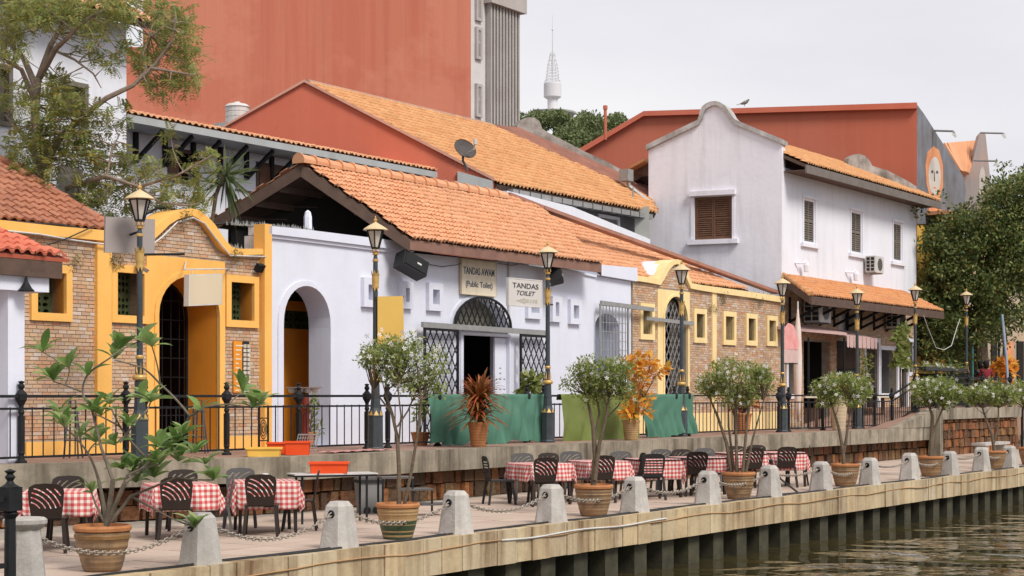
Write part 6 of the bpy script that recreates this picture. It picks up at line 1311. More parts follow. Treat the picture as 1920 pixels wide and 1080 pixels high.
for i, u in enumerate(PU):
    o = bpy.data.objects.new('post', PM); COL.objects.link(o); o.parent = rail; o.location = (u - og[0], wr(u) - og[1], 0)
    if i:
        v = PU[i - 1]; rl((v, wr(v), -.025), (u, wr(u), -.025), .06, .045); rl((v, wr(v), -.215), (u, wr(u), -.215), .04, .035); rl((v, wr(v), ZD + .09), (u, wr(u), ZD + .09), .04, .035)
        n = max(1, round((u - v) / .215))
        if n > 2:
            for k in range(1, n):
                s = v + (u - v) * k / n; o = bpy.data.objects.new('baluster', BM_); COL.objects.link(o); o.parent = rail; o.location = (s - og[0], wr(s) - og[1], .08); nb += 1
def ramprail(p, q, n):
    rl((p[0], p[1], p[2] + 1.02), (q[0], q[1], q[2] + 1.02), .05, .05); rl((p[0], p[1], p[2] + .83), (q[0], q[1], q[2] + .83), .04, .035); rl((p[0], p[1], p[2] + .09), (q[0], q[1], q[2] + .09), .04, .035)
    for k in range(1, n):
        t = k / n; c = tuple(p[j] + (q[j] - p[j]) * t for j in range(3)); o = bpy.data.objects.new('baluster', BM_); COL.objects.link(o); o.parent = rail; o.location = (c[0] - og[0], c[1] - og[1], c[2] + .08 - ZD)
pA = (PU[-1], -.05, ZD); pB = (u7 - .3, -.1, ZU - .1); pC = (onw(1756, 700, -.9)[0], -.9, ZU); pD = (uE - .3, -.95, ZU)
ramprail(pA, pB, 12); ramprail(pB, pC, 10); ramprail(pC, pD, 40)
for c in [pB, pC] + [tuple(pC[j] + (pD[j] - pC[j]) * t for j in range(3)) for t in (.2, .4, .6, .8, 1)]:
    o = bpy.data.objects.new('post', PM); COL.objects.link(o); o.parent = rail; o.location = (c[0] - og[0], c[1] - og[1], c[2] - ZD)
# oval crest in the railing by the brick pier
cu = uxy(494); cc = (cu, wr(cu), -.62); m = M()
for rr, rz in ((.09, .17), (.06, .12), (.03, .06)): m.tube([(cc[0] + rr * math.cos(t * math.pi / 8), cc[1], cc[2] + rz * math.sin(t * math.pi / 8)) for t in range(17)], .010, 4)
m.bar((cu - .13, wr(cu), -.98), (cu - .13, wr(cu), -.2), .02, .02).bar((cu + .13, wr(cu), -.98), (cu + .13, wr(cu), -.2), .02, .02).bar((cu - .13, wr(cu), -.42), (cu + .13, wr(cu), -.42), .02, .02).bar((cu - .13, wr(cu), -.82), (cu + .13, wr(cu), -.82), .02, .02); part(rail, 'crest', m, BLACK)

# cloths hung over the railing
def cloth(x0, x1, yb0, yb1, lab, mt, nf, gathered=0, seed=0):
    r = random.Random(seed); u0, u1 = uxy(x0), uxy(x1); nx, nzv = 60, 16; V = []; Q = []; ph = [r.uniform(0, 6) for _ in range(6)]
    for i in range(nx + 1):
        t = i / nx; u = u0 + (u1 - u0) * t; w = wr(u); zb = onw(x0 + (x1 - x0) * t, yb0 + (yb1 - yb0) * t, w)[2] + .03 * math.sin(t * 9 + ph[0]) + .02 * math.sin(t * 23 + ph[1])
        for j in range(nzv + 3):
            if j < 3: z = -.12 + .05 * j; d = .06
            else: s = (j - 3) / (nzv - 1); z = .012 + (zb - .012) * s; d = -.055 - .015 * s
            if j == 2: z = .012; d = .03
            s = max(0, (j - 3) / nzv); k = s ** .8
            if gathered: k = 0 if s < .42 else (s - .42) * 2.2
            f = math.sin(t * nf * 6.283 + ph[2] + s * .8) * .09 * k + math.sin(t * nf * 2.3 * 6.283 + ph[3] - s) * .012 * k + .05 * math.sin(t * 7 + s * 5 + ph[4]) * s + .012 * math.sin(s * 9 + t * 13 + ph[5])
            V.append((u + (.03 * math.sin(s * 4 + ph[1]) if i in (0, nx) else 0), w + d - abs(f) * 1.2, z))
    R = nzv + 3
    for i in range(nx):
        for j in range(R - 1): a = i * R + j; Q.append((a, a + 1, a + R + 1, a + R))
    c = V[0]; o = thing('green_cloth', lab, 'cloth', (c[0], c[1], ZD), 'cloths hung over the railing'); part(o, 'drape', npmesh('drape', V, Q), mt); o2 = o.children[0]; o2.data.polygons.foreach_set('use_smooth', [True] * len(o2.data.polygons))
    o2.data.shade_smooth() if hasattr(o2.data, 'shade_smooth') else None
cloth(798, 902, 834, 830, 'teal green cloth hanging left of the red grass pot', GRNC, 3, 0, 1); cloth(904, 1021, 833, 822, 'teal green cloth hanging between the red grass pot and third lamp post', GRNC, 4, 0, 5)
cloth(1047, 1190, 832, 824, 'olive green cloth hanging behind the bushy tree right of the third lamp', OLVC, 3, 0, 8); cloth(1203, 1296, 821, 812, 'gathered teal green cloth hanging right of the yellow leaved pot', GRNC, 8, 1, 3)

# ------------------------------------------------------------------ bollards and chains
def bollard_mesh():
    m = M(); prof = [(.215, 0, .07), (.155, .50, .05), (.148, .555, .05), (.105, .615, .04), (.0, .62, 0)]
    for h, z, c in prof:
        m.v += [(h, -h + c, z), (h, h - c, z), (h - c, h, z), (-h + c, h, z), (-h, h - c, z), (-h, -h + c, z), (-h + c, -h, z), (h - c, -h, z)]
    for i in range(len(prof) - 1):
        for j in range(8): a = i * 8 + j; b = i * 8 + (j + 1) % 8; m.f.append((a, b, b + 8, a + 8))
    m.f.append(tuple(range(7, -1, -1))); return m
def make_bollard():
    o = thing('bollard', '', 'bollard', (0, 0, ZQ), 'concrete bollards along the quay edge'); part(o, 'shaft', bollard_mesh(), CONC2, local=True)
    for sg in (-1, 1):
        m = M(); pts = [(sg * .168, .042 * math.cos(t * math.pi / 6), .455 + .042 * math.sin(t * math.pi / 6)) for t in range(13)]; m.tube(pts, .013, 5); m.tube([(sg * .158, 0, .455), (sg * .172, 0, .455)], .036, 10); part(o, 'hole_ring', m, BLACK, local=True)
    return o
bx = [376, 638, 855, 1035, 1192, 1325, 1440, 1541, 1629, 1708, 1779, 1841, 1894]
BU = [onw(x, 900, -5.83)[0] for x in bx]
bl = ['concrete bollard right of the frangipani pot, leftmost of the row', 'concrete bollard in front of the folding table, left of the green based pot', 'concrete bollard right of the green based pot', 'concrete bollard left of the tree pot before the first middle table', 'concrete bollard right of the second bushy tree pot', 'concrete bollard just left of the third bushy tree pot', 'concrete bollard with thin black pole beside it, right of the third tree pot', 'concrete bollard just left of the fourth bushy tree pot', 'concrete bollard just right of the fourth bushy tree pot', 'concrete bollard just left of the fifth tree pot, under the terrace corner', 'concrete bollard just right of the fifth bushy tree pot', 'concrete bollard just left of the sixth and farthest tree pot', 'concrete bollard at the far right end beyond the last tree pot']
b0 = make_bollard(); b0.location = (OX + BU[0] * tc + 5.83 * ts, OY + BU[0] * ts - 5.83 * tc, ZQ); b0['label'] = bl[0]
for u, l in zip(BU[1:], bl[1:]): 
    d = dup(b0, (u, -5.83 + random.uniform(-.03, .03), ZQ), random.uniform(-.06, .06), l); d.scale = (1, 1, random.uniform(.97, 1.04))
pd = onz(47, 1100, ZQ); pe = thing('stone_pedestal', 'pale stone pedestal with round moulded cap at lower left corner', 'pedestal', pd)
part(pe, 'shaft', M().lathe([(.25, 0), (.22, .1), (.165, .60)], 8, rot=.5), CONC2, local=True); part(pe, 'cap', M().lathe([(.17, .60), (.21, .64), (.225, .66), (.225, .70), (.20, .72), (.02, .725)], 16), CONC2, local=True)
def chain(p, q, sag, lab):
    L = math.dist(p, q) * 1.03; n = int(L / .062); m = M(); P_ = [Vector(p).lerp(Vector(q), t) - Vector((0, 0, sag * 4 * t * (1 - t))) for t in [i / n for i in range(n + 1)]]
    for i in range(n):
        a, b = P_[i], P_[i + 1]; d = (b - a).normalized(); s = (d.cross(Vector((0, 0, 1))).normalized() if i % 2 else d.cross(Vector((0, 1, 0))).normalized()); s = (s + Vector((0, 0, .3 if i % 2 else -.3)) * 1).normalized(); c = (a + b) / 2; e = (b - a) * .72
        m.tube([c - e + s * .0, c - e * .6 + s * .022, c + e * .6 + s * .022, c + e, c + e * .6 - s * .022, c - e * .6 - s * .022, c - e], .0078, 4, None, False)
    single('chain', m, CHAINM, lab, 'chain', 'chains between the bollards')
hz = ZQ + .455; sg = [.30, .26, .24, .22, .22, .20, .10, .22, .12, .20, .10, .18, .1]
chain((pd[0] + .12, pd[1], ZQ + .52), (BU[0] - .17, -5.83, hz), .24, 'chain slung from the stone pedestal past the frangipani pot')
nm = ['the first and second', 'the second and third', 'the third and fourth', 'the fourth and fifth', 'the fifth and sixth', 'the sixth and seventh', 'the seventh and eighth', 'the eighth and ninth', 'the ninth and tenth', 'the tenth and eleventh', 'the eleventh and twelfth', 'the twelfth and thirteenth']
for i in range(12): chain((BU[i] + .17, -5.83, hz), (BU[i + 1] - .17, -5.83, hz), sg[i] * .8, 'steel chain hanging between %s bollards from the left' % nm[i])
c = onz(1472, 925, ZQ); single('black_pole', M().tube([(c[0], -5.9, ZQ), (c[0] - .25, -5.6, ZQ + .3), (c[0] - .5, -5.5, ZQ + .62)], .022).tube([(c[0] - .5, -5.5, ZQ + .62), (c[0] - .52, -5.5, ZQ + .7)], .04), BLACKP, 'thin leaning black pole tied beside the seventh bollard', 'pole')
# iron gate post at lower left
ip = onz(19, 1112, ZQ); og_ = thing('iron_gate_post', 'black cast iron post with finial at the lower left edge', 'post', ip)
part(og_, 'post', M().lathe([(.10, 0), (.10, .06), (.06, .1), (.055, .75), (.09, .80), (.05, .84)], 10).cbox((0, 0, .95), (.17, .17, .24)), BLACK, local=True); part(og_, 'finial', M().lathe([(.10, 1.07), (.05, 1.10), (.03, 1.13), (.055, 1.17), (.03, 1.20), (.06, 1.23), (.01, 1.25)], 10), BLACK, local=True)
part(og_, 'rail', M().bar((0, 0, .95), (-1.6, .3, .95), .05, .05).bar((0, 0, .28), (-1.6, .3, .28), .05, .05), BLACK, local=True); m = M()
for k in range(1, 9): m.tube([(-.18 * k, .034 * k, .28), (-.18 * k, .034 * k, .95)], .012, 5)
part(og_, 'baluster', m, BLACK, local=True)
# ------------------------------------------------------------------ pots with plants
def pot(par, c, r, h, mt, kind=0, rim=None):
    if kind == 0: pr = [(r * .62, 0), (r * .66, .02), (r * .80, h * .35), (r * .90, h * .65), (r * .95, h * .86), (r * .92, h * .865), (r * 1.0, h * .885), (r * 1.02, h * .95), (r * .98, h), (r * .90, h), (r * .88, h * .93)]
    else: pr = [(r * .68, 0), (r * .70, .02), (r * .94, h * .90), (r * 1.0, h * .92), (r * 1.02, h * .97), (r * .98, h), (r * .90, h), (r * .88, h * .93)]
    if kind == 0:                                # throwing rings
        p2 = []
        for (a, b), (e, f) in zip(pr, pr[1:]):
            k = 5 if f - b > h * .15 else 1
            for i in range(k): t = i / k; p2.append((a + (e - a) * t + (.006 if i % 2 else 0), b + (f - b) * t))
        pr = p2 + [pr[-1]]
    else:
        p2 = [pr[0]]
        for i in range(1, 16): t = i / 16; p2.append((r * (.70 + .24 * t) + (.005 if i % 2 else 0), .02 + (h * .90 - .02) * t))
        pr = p2 + pr[3:]
    
    if kind == 0:
        cut = [q for q in pr if q[1] < h * .87]; top = [q for q in pr if q[1] >= h * .87]; cut.append((r * .9, h * .868)); part(par, 'pot', M().lathe(cut, 28, c), mt); part(par, 'rim', M().lathe([(r * .88, h * .866)] + top, 28, c), CLAY)
    else: part(par, 'pot', M().lathe(pr, 28, c), mt)
    part(par, 'soil', M().lathe([(r * .87, h * .90), (r * .6, h * .93), (.01, h * .94)], 16, c), SOIL)
def bush(x, yb, pr, ph, mt, blobs, trunks, lab, wq=-5.6, kind=0, seed=1, nfl=40, leaf=.062, dens=1.0, band=None, bare=0, zf=ZQ, fs=.045):
    global rng
    random.seed(seed); p0 = onz(x, yb, zf) if wq is None else onw(x, yb, wq)[:2] + (zf,); D = pix(p0)[2]
    o = thing('potted_tree', lab, 'potted tree', p0, 'potted flowering trees on the quay'); pot(o, p0, pr, ph, mt, kind)
    if band: part(o, 'glazed_base', M().lathe([(pr * .63, .0), (pr * .67, .02), (pr * .815, ph * .35), (pr * .875, ph * .52), (pr * .87, ph * .55)], 28, p0), band)
    C = []; B = lambda a, b, dz=0: at(a, b, D + dz)
    for bx_, by, rx, ry, n in blobs:
        for k in range(int(n * dens)):
            a = random.random() * 6.283; r = random.random() ** .4; ph_ = random.uniform(-1, 1); C.append(B(bx_ + rx * r * math.cos(a), by + ry * r * math.sin(a), ph_ * rx * D / F * math.sqrt(max(.05, 1 - r * r * .8))))
    m = M(); T = []
    for pts in trunks:
        P3 = [B(px_, py_, dz) for px_, py_, dz, r in pts]; m.tube(P3, [q[3] for q in pts], 7); T += [P3[-1], P3[-2]]; T.append(tuple((np.array(P3[-1]) + np.array(P3[-2])) / 2))
    TP = np.array(T)
    for c in C[::1]:
        d = np.linalg.norm(TP - np.array(c), axis=1) + np.array([random.random() * .25 for _ in T]); j_ = int(np.argmin(d)); m.tube(curve3(TP[j_], c, rv(.08), 3), .011, 4, .003, False)
    part(o, 'stems', m, BARK); leafpart(o, 'foliage', C, 38, (.14, .14, .11), leaf, LF_BUSH, aspect=.45)
    top = sorted(C, key=lambda c: -c[2]); F_ = []
    for k in range(int(nfl * 1.5)): 
        c = random.choice(C); F_.append(tuple(c[j] + random.uniform(-.14, .14) for j in range(3)))
    v = (np.array(CAM) - np.array(p0)); v = v / np.linalg.norm(v); F_ = [tuple(np.array(f) + v * .13 + np.array([0, 0, .05])) for f in F_]
    part(o, 'flower', flowers(F_, fs * 1.0, tuple(v)), WFLOWER, stuff=True); return o
bush(746, 1008, .305, .50, CLAY2, [(725, 675, 42, 32, 34), (780, 690, 52, 45, 40), (700, 670, 22, 20, 8), (815, 720, 22, 24, 8), (750, 650, 40, 18, 14)], [[(748, 950, 0, .035), (748, 880, 0, .03), (745, 820, 0, .026), (735, 775, .05, .022), (722, 735, .1, .016)], [(758, 948, -.05, .026), (772, 880, -.1, .022), (785, 800, -.1, .018), (790, 750, -.1, .013)], [(745, 800, 0, .015), (765, 770, .1, .012), (780, 735, .1, .01)], [(735, 775, 0, .016), (700, 730, .1, .01)], [(748, 830, 0, .014), (752, 780, -.1, .012), (745, 720, -.1, .009)]], 'sparse flowering bushy tree in tan pot with dark green base, left of centre', seed=3, nfl=46, band=CLAYG, leaf=.055)
bush(1113, 969, .325, .52, CLAYB, [(1120, 700, 46, 26, 52), (1090, 715, 30, 24, 20), (1160, 705, 26, 30, 26), (1150, 740, 36, 20, 18), (1110, 740, 30, 16, 12)], [[(1112, 912, 0, .05), (1116, 860, 0, .045), (1112, 800, 0, .036), (1106, 770, 0, .026), (1098, 740, .05, .016)], [(1115, 900, -.05, .04), (1124, 830, -.05, .034), (1136, 785, -.05, .024), (1142, 745, 0, .016)], [(1114, 830, 0, .025), (1124, 775, .1, .02), (1118, 740, .1, .014)], [(1136, 785, 0, .015), (1160, 760, 0, .012), (1172, 735, 0, .01)]], 'round headed flowering tree in brown pot before the olive cloth', seed=4, nfl=28, leaf=.058)
bush(1385, 939, .32, .52, CLAYB, [(1380, 705, 56, 28, 70), (1330, 715, 24, 22, 20), (1425, 715, 24, 24, 20), (1375, 740, 46, 18, 26)], [[(1372, 890, .1, .04), (1362, 830, .1, .036), (1345, 780, .1, .026), (1330, 745, .1, .016)], [(1382, 890, 0, .04), (1380, 820, 0, .03), (1378, 750, 0, .018)], [(1392, 890, -.1, .036), (1398, 820, -.1, .028), (1404, 750, -.1, .018)], [(1398, 888, -.1, .03), (1412, 820, -.1, .02), (1432, 750, -.1, .012)], [(1376, 880, .1, .03), (1366, 800, .1, .02), (1365, 745, .1, .012)]], 'wide flowering tree with many slender stems in brown pot', seed=5, nfl=44, leaf=.062)
bush(1585, 916, .32, .50, CLAYB, [(1578, 724, 46, 20, 62), (1545, 730, 20, 18, 16), (1612, 732, 18, 18, 16), (1575, 750, 40, 12, 20)], [[(1582, 875, 0, .045), (1580, 840, 0, .042), (1572, 800, 0, .032), (1560, 760, 0, .02)], [(1582, 850, 0, .035), (1590, 800, 0, .026), (1597, 758, 0, .018)]], 'flat topped flowering tree in brown pot below the sixth lamp post', seed=6, nfl=42, leaf=.07, fs=.055)
bush(1745, 897, .32, .50, CLAYB, [(1757, 730, 42, 20, 58), (1725, 735, 18, 16, 14), (1788, 742, 18, 16, 14), (1757, 752, 36, 12, 16)], [[(1744, 858, 0, .07), (1747, 815, 0, .055), (1748, 780, 0, .038), (1740, 756, 0, .022)], [(1747, 815, 0, .04), (1760, 785, 0, .026), (1770, 758, 0, .018)]], 'flowering tree in brown pot in front of the terrace corner', seed=7, nfl=36, leaf=.08, fs=.06)
bush(1863, 879, .34, .50, CLAYB, [(1858, 735, 38, 20, 52), (1828, 742, 16, 14, 12), (1888, 742, 16, 16, 12)], [[(1864, 845, 0, .05), (1860, 815, 0, .04), (1850, 790, 0, .03), (1842, 765, 0, .02)], [(1864, 830, 0, .035), (1872, 795, 0, .026), (1872, 765, 0, .018)]], 'small flowering tree in brown pot in front of the laterite terrace wall', seed=8, nfl=30, leaf=.085, fs=.06)
bush(1932, 868, .34, .50, CLAYB, [(1915, 740, 24, 24, 26), (1945, 740, 30, 24, 20)], [[(1932, 830, 0, .05), (1928, 790, 0, .03), (1920, 765, 0, .02)]], 'flowering tree cut off by the right edge of the picture', seed=9, nfl=14, leaf=.085, fs=.06)

# frangipani, lower left
random.seed(21); fp0 = onw(192, 1071, -5.35); fp0 = onz(192, 1070, ZQ); Df = pix(fp0)[2]; fr = thing('frangipani', 'frangipani with bare forked stems and leaf rosettes in a ringed terracotta pot', 'potted plant', fp0)
pot(fr, fp0, .325, .52, CLAYB, 0); Bf = lambda x, y, dz=0: at(x, y, Df + dz)
part(fr, 'inscription_band', M().lathe([(.325 * .955 + .004, .37), (.325 * .965 + .004, .41), (.325 * .955, .42)], 28, fp0), CLAY3)
hubs = {'a': (200, 985), 'b': (215, 930), 'c': (190, 930), 'd': (235, 925), 'e': (185, 880), 'f': (160, 740), 'g': (215, 850), 'h': (270, 855), 'i': (355, 780), 'j': (270, 655), 'k': (240, 900), 'l': (165, 700), 'm': (200, 800), 'n': (300, 700), 'o': (345, 790), 'p': (440, 760)}
edges = [('a', (212, 900), .045, .035), ((212, 900), (190, 840), .03, .022), ((190, 840), (170, 760), .022, .018), ((170, 760), (155, 735), .018, .015), ((155, 735), (122, 722), .015, .012), ((122, 722), (100, 715), .012, .01), ((155, 735), (165, 700), .015, .012), ((122, 722), (130, 690), .012, .01), ((130, 690), (80, 660), .01, .008), ((165, 700), (205, 672), .013, .011), ((205, 672), (262, 640), .013, .01), ((205, 672), (225, 655), .011, .009),
 ('a', (235, 905), .04, .03), ((235, 905), (275, 860), .028, .022), ((275, 860), (225, 800), .02, .014), ((225, 800), (175, 775), .014, .01), ((225, 800), (205, 760), .013, .01), ((275, 860), (300, 840), .02, .012), ((225, 830), (270, 775), .014, .011), ((270, 775), (282, 755), .012, .01),
 ((235, 905), (330, 825), .025, .02), ((330, 825), (356, 780), .022, .018), ((356, 780), (300, 720), .018, .015), ((300, 720), (268, 690), .015, .013), ((268, 690), (215, 675), .013, .01), ((300, 720), (285, 650), .012, .009), ((356, 780), (375, 765), .018, .014), ((375, 765), (430, 758), .014, .012), ((430, 758), (475, 765), .012, .01), ((430, 758), (455, 735), .011, .009),
 ('a', (185, 900), .035, .026), ((185, 900), (165, 850), .024, .016), ((165, 850), (120, 800), .015, .01), ((165, 850), (180, 830), .014, .01), ('a', (245, 930), .03, .022), ((245, 930), (300, 960), .02, .014), ((300, 960), (365, 988), .013, .01), ((245, 930), (330, 895), .02, .014), ((330, 895), (400, 900), .012, .01), ('a', (240, 890), .03, .02), ((240, 890), (300, 870), .018, .012), ('a', (172, 925), .022, .014), ((240, 890), (250, 880), .018, .014)]
m = M(); dzs = {}
def dd(p):
    if p == 'a': return 0
    if p not in dzs: dzs[p] = random.uniform(-.25, .25)
    return dzs[p]
for a, b, r0, r1 in edges:
    pa = (200, 985) if a == 'a' else a; m.tube(curve3(Bf(*pa, dd(a)), Bf(*b, dd(b)), rv(.03), 4), r0 * .78, 7, r1 * .8)
part(fr, 'stems', m, mat('frangipani_bark', (.20, .165, .125), (.12, .10, .075), 8, bmp=.5, bs=30))
lm = []
for k in range(4):
    mm = M(); n = 6; W = [.18, .62, .95, 1, .72, .05]; w0 = .155 + .02 * k; V = []
    for i in range(n):
        t = i / (n - 1); z = .10 * math.sin(t * 2.6) - .16 * t * t * (k * .4 + .4); V += [(t, -w0 * W[i], z + .05 * W[i]), (t, 0, z), (t, w0 * W[i], z + .05 * W[i])]
    mm.add(V, [(3 * i + j, 3 * i + 3 + j, 3 * i + 4 + j, 3 * i + 1 + j) for i in range(n - 1) for j in (0, 1)]); mm.smooth = True; q = mm.mesh('leaf'); q.materials.append(LF_FRANG); lm.append(q)
ros = [(100, 713, 8), (80, 660, 7), (130, 690, 4), (262, 640, 7), (285, 650, 8), (225, 655, 6), (215, 673, 5), (120, 800, 8), (110, 775, 5), (175, 773, 8), (205, 758, 7), (180, 830, 7), (150, 820, 4), (282, 755, 9), (300, 840, 9), (268, 748, 4), (475, 765, 7), (455, 735, 7), (490, 757, 5), (365, 990, 9), (400, 900, 8), (335, 865, 10), (300, 870, 10), (330, 830, 9), (250, 880, 10), (172, 925, 5), (345, 815, 6), (240, 800, 8), (215, 835, 6), (365, 850, 7), (255, 905, 8), (290, 895, 8), (375, 770, 4), (165, 705, 4), (385, 870, 6), (190, 780, 5), (230, 880, 6), (320, 850, 6), (270, 880, 6), (345, 880, 5)]
og = ORG[fr.name]; cnt = 0
for x, y, n in ros:
    key = (x, y); c = Bf(x, y, dzs.get(key, random.uniform(-.25, .25))); a0 = random.random() * 6
    for k in range(n + 1):
        if cnt >= 300: break
        a = a0 + k * 2.399; el = random.uniform(.3, 1.35); s = random.uniform(.19, .31); o = bpy.data.objects.new('leaf', random.choice(lm)); COL.objects.link(o); o.parent = fr
        o.location = (c[0] - og[0], c[1] - og[1], c[2] - og[2]); o.rotation_euler = (random.uniform(-.4, .4), -el + .25, a); o.scale = (s, s * 1.0, s); cnt += 1

# deck pots
def blades(C0, n, L, w, mt, par, name, up=.9, droop=.7):
    V = []; Q = []
    for k in range(n):
        a = rng.random() * 6.283; e = rng.uniform(.0, 1.4); d = Vector((math.cos(a) * math.cos(e), math.sin(a) * math.cos(e), math.sin(e))); LL = L * rng.uniform(.6, 1.1); s = d.cross(Vector((0, 0, 1))).normalized() * w * .5; p = Vector(C0) + Vector((d.x * .05, d.y * .05, rng.uniform(0, L * .25)))
        g = [p + d * LL * t - Vector((0, 0, droop * LL * t * t * .55)) for t in (0, .35, .7, 1)]; b = len(V); V += [tuple(q) for q in (g[0] - s * .4, g[0] + s * .4, g[1] - s, g[1] + s, g[2] - s * .8, g[2] + s * .8, g[3] - s * .1, g[3] + s * .1)]; Q += [(b, b + 1, b + 3, b + 2), (b + 2, b + 3, b + 5, b + 4), (b + 4, b + 5, b + 7, b + 6)]
    part(par, name, npmesh(name, V, Q), mt)
wp = -.62; p = onw(897, 836, wp)[:2] + (ZD,); o = thing('potted_plant', 'spiky red brown cordyline in an orange clay pot on the deck edge', 'potted plant', p); pot(o, p, .215, .50, CLAY, 1)
for q in ((0, 0, .5), (.05, .05, .68), (-.05, 0, .8), (.02, -.04, .92)): blades((p[0] + q[0], p[1] + q[1], p[2] + q[2]), 105, .82, .05, LF_RED, o, 'blade_leaves')
part(o, 'stems', M().tube([(p[0], p[1], p[2] + .45), (p[0], p[1], p[2] + 1.0)], .02), BARK)
def croton(x, yb, w, r, h, clusters, lab, mt=CLAY2, lf=LF_YEL, zf=ZD, size=.17):
    p = onw(x, yb, w)[:2] + (zf,); D = pix(p)[2]; o = thing('potted_plant', lab, 'potted plant', p); pot(o, p, r, h, mt, 1); m = M(); C = [at(a, b, D + random.uniform(-.15, .15)) for a, b in clusters]
    for c in C: m.tube(curve3((p[0], p[1], p[2] + h * .9), c, rv(.05), 4), .014, 5, .008)
    part(o, 'stems', m, BARK); leafpart(o, 'leaves', C, 26, (.12, .12, .10), size * 1.15, lf, aspect=.42); return o
croton(1183, 825, -.75, .21, .47, [(1178, 680), (1190, 675), (1205, 690), (1222, 680), (1240, 690), (1190, 705), (1205, 715), (1195, 735), (1180, 745), (1195, 760), (1172, 768), (1210, 770), (1185, 775), (1230, 700), (1200, 672), (1175, 700), (1215, 745)], 'tall yellow orange croton in a tan ribbed pot between the cloths')
croton(1392, 808, .15, .26, .55, [(1385, 765), (1400, 760), (1410, 755), (1395, 745), (1380, 750)], 'terracotta pot with reddish leaves behind the third flowering tree', CLAY, LF_RED)
croton(1573, 803, -.65, .26, .95, [(1560, 735), (1575, 730), (1590, 740), (1568, 722), (1583, 718)], 'tall beige planter with orange croton behind the fourth flowering tree', mat('beige_planter', (.50, .40, .27), None, 4, bmp=.1))
croton(1873, 762, -.2, .3, .3, [(1860, 690), (1875, 685), (1890, 690), (1865, 703), (1882, 700), (1898, 700), (1872, 712), (1890, 712), (1855, 700), (1880, 680), (1895, 680)], 'bright yellow croton on the terrace under the dark tree', CLAY, LF_YEL, ZU, .26)
croton(788, 828, .95, .2, .28, [(785, 770), (792, 760), (780, 780), (795, 775), (788, 750)], 'square brick coloured planter with green stems left of the teal cloth', CLAY, LF_BUSH, ZD, .1)
croton(1000, 826, 1.1, .2, .5, [(990, 715), (1000, 710), (1010, 718), (1000, 725), (985, 725)], 'small palm like green plant peeping over the teal cloth', CLAY3, LF_BUSH, ZD, .2)
croton(577, 838, .9, .16, .35, [(575, 760), (583, 770), (590, 790), (598, 805), (585, 750)], 'small green climber beside the red railing post', CLAY, LF_BUSH, ZD, .09)
# weeds rooted in the brick walls
for x, y, w, n, lab in ((1353, 556, 2.33, 10, 'dry weeds rooted below the coping at the thin pilaster'), (1335, 572, 2.33, 8, 'weeds on the pilaster of the brick annex'), (1420, 562, 2.33, 10, 'dry weeds rooted under the coping near the right end'), (146, 486, 2.3, 5, 'small weeds on the left brick wall beside the porch roof'), (220, 487, 2.3, 10, 'weeds above the second green window under the grey sign'), (347, 408, 2.2, 6, 'tuft of weeds under the peak of the yellow curve'), (445, 478, 2.25, 8, 'weeds hanging from the low yellow parapet')):
    C = [onw(x + random.uniform(-10, 10), y + random.uniform(-6, 14), w) for _ in range(n)]; V, Q = leafcloud('w', C, 16, (.09, .05, .10), .07, .2); V -= np.array(C[0]); o = part(None, 'wall_weeds', npmesh('wall_weeds', V, Q), leafmat('weed_leaves', [(.16, .15, .05), (.22, .17, .07), (.10, .11, .03)])); c = C[0]; o.location = (OX + c[0] * tc - c[1] * ts, OY + c[0] * ts + c[1] * tc, c[2]); o.rotation_euler = (0, 0, TH); o['label'] = lab; o['category'] = 'weeds'
# climber on the white house post
C = [onw(1690 + random.uniform(-12, 12), y, 1.3) for y in range(615, 690, 3) for _ in range(2)]; o = thing('climbing_plant', 'green large leaved climber beside the far door of the white house', 'plant', onw(1690, 800, 1.3)[:2] + (ZD,)); leafpart(o, 'leaves', C, 7, (.12, .12, .12), .22, LF_BUSH, aspect=.6); part(o, 'stem', M().tube([onw(1690, 700, 1.3)[:2] + (ZD,), onw(1688, 700, 1.3), onw(1692, 615, 1.3)], .03), BARK)
C = [onw(1623 + random.uniform(-7, 7), y, 1.5) for y in range(665, 740, 4) for _ in range(2)]; o = thing('climbing_plant', 'slender green climber in front of the dark door left of the square window', 'plant', onw(1623, 800, 1.5)[:2] + (ZD,)); leafpart(o, 'leaves', C, 8, (.1, .1, .1), .12, LF_BUSH, aspect=.5); part(o, 'stem', M().tube([onw(1623, 700, 1.5)[:2] + (ZD,), onw(1623, 690, 1.5), onw(1622, 665, 1.5)], .02), BARK)
# planter shelf and netting between lamps 7 and 8
pa, pb_ = at(1727, 688, 57.5), at(1806, 692, 62); o = thing('hanging_planter', 'shallow planter of white flowers hanging between the seventh and eighth lamp posts', 'planter', pa); part(o, 'tray', M().bar((pa[0], pa[1], pa[2] - .05), (pb_[0], pb_[1], pb_[2] - .05), .35, .12), BLACKP)
C = [tuple(np.array(pa) * (1 - t) + np.array(pb_) * t + np.array(rv(.08))) for t in np.linspace(0, 1, 26)]; leafpart(o, 'leaves', C, 26, (.16, .16, .12), .10, LF_BUSH, aspect=.4); part(o, 'flower', flowers([tuple(np.array(c) + np.array([-.2, -.1, .08])) for c in C[:18]], .08, (-.4, -.8, .2)), WFLOWER)
netm, nn_, nb_ = newmat('clear_plastic_sheet'); tr = nn_.nodes.new('ShaderNodeBsdfTransparent'); gl_ = nn_.nodes.new('ShaderNodeBsdfGlossy'); gl_.inputs['Roughness'].default_value = .15; gl_.inputs['Color'].default_value = (.5, .55, .55, 1); mx_ = nn_.nodes.new('ShaderNodeMixShader'); mx_.inputs[0].default_value = .07; nn_.links.new(tr.outputs[0], mx_.inputs[1]); nn_.links.new(gl_.outputs[0], mx_.inputs[2]); nn_.links.new(mx_.outputs[0], nn_.nodes['Material Output'].inputs[0])
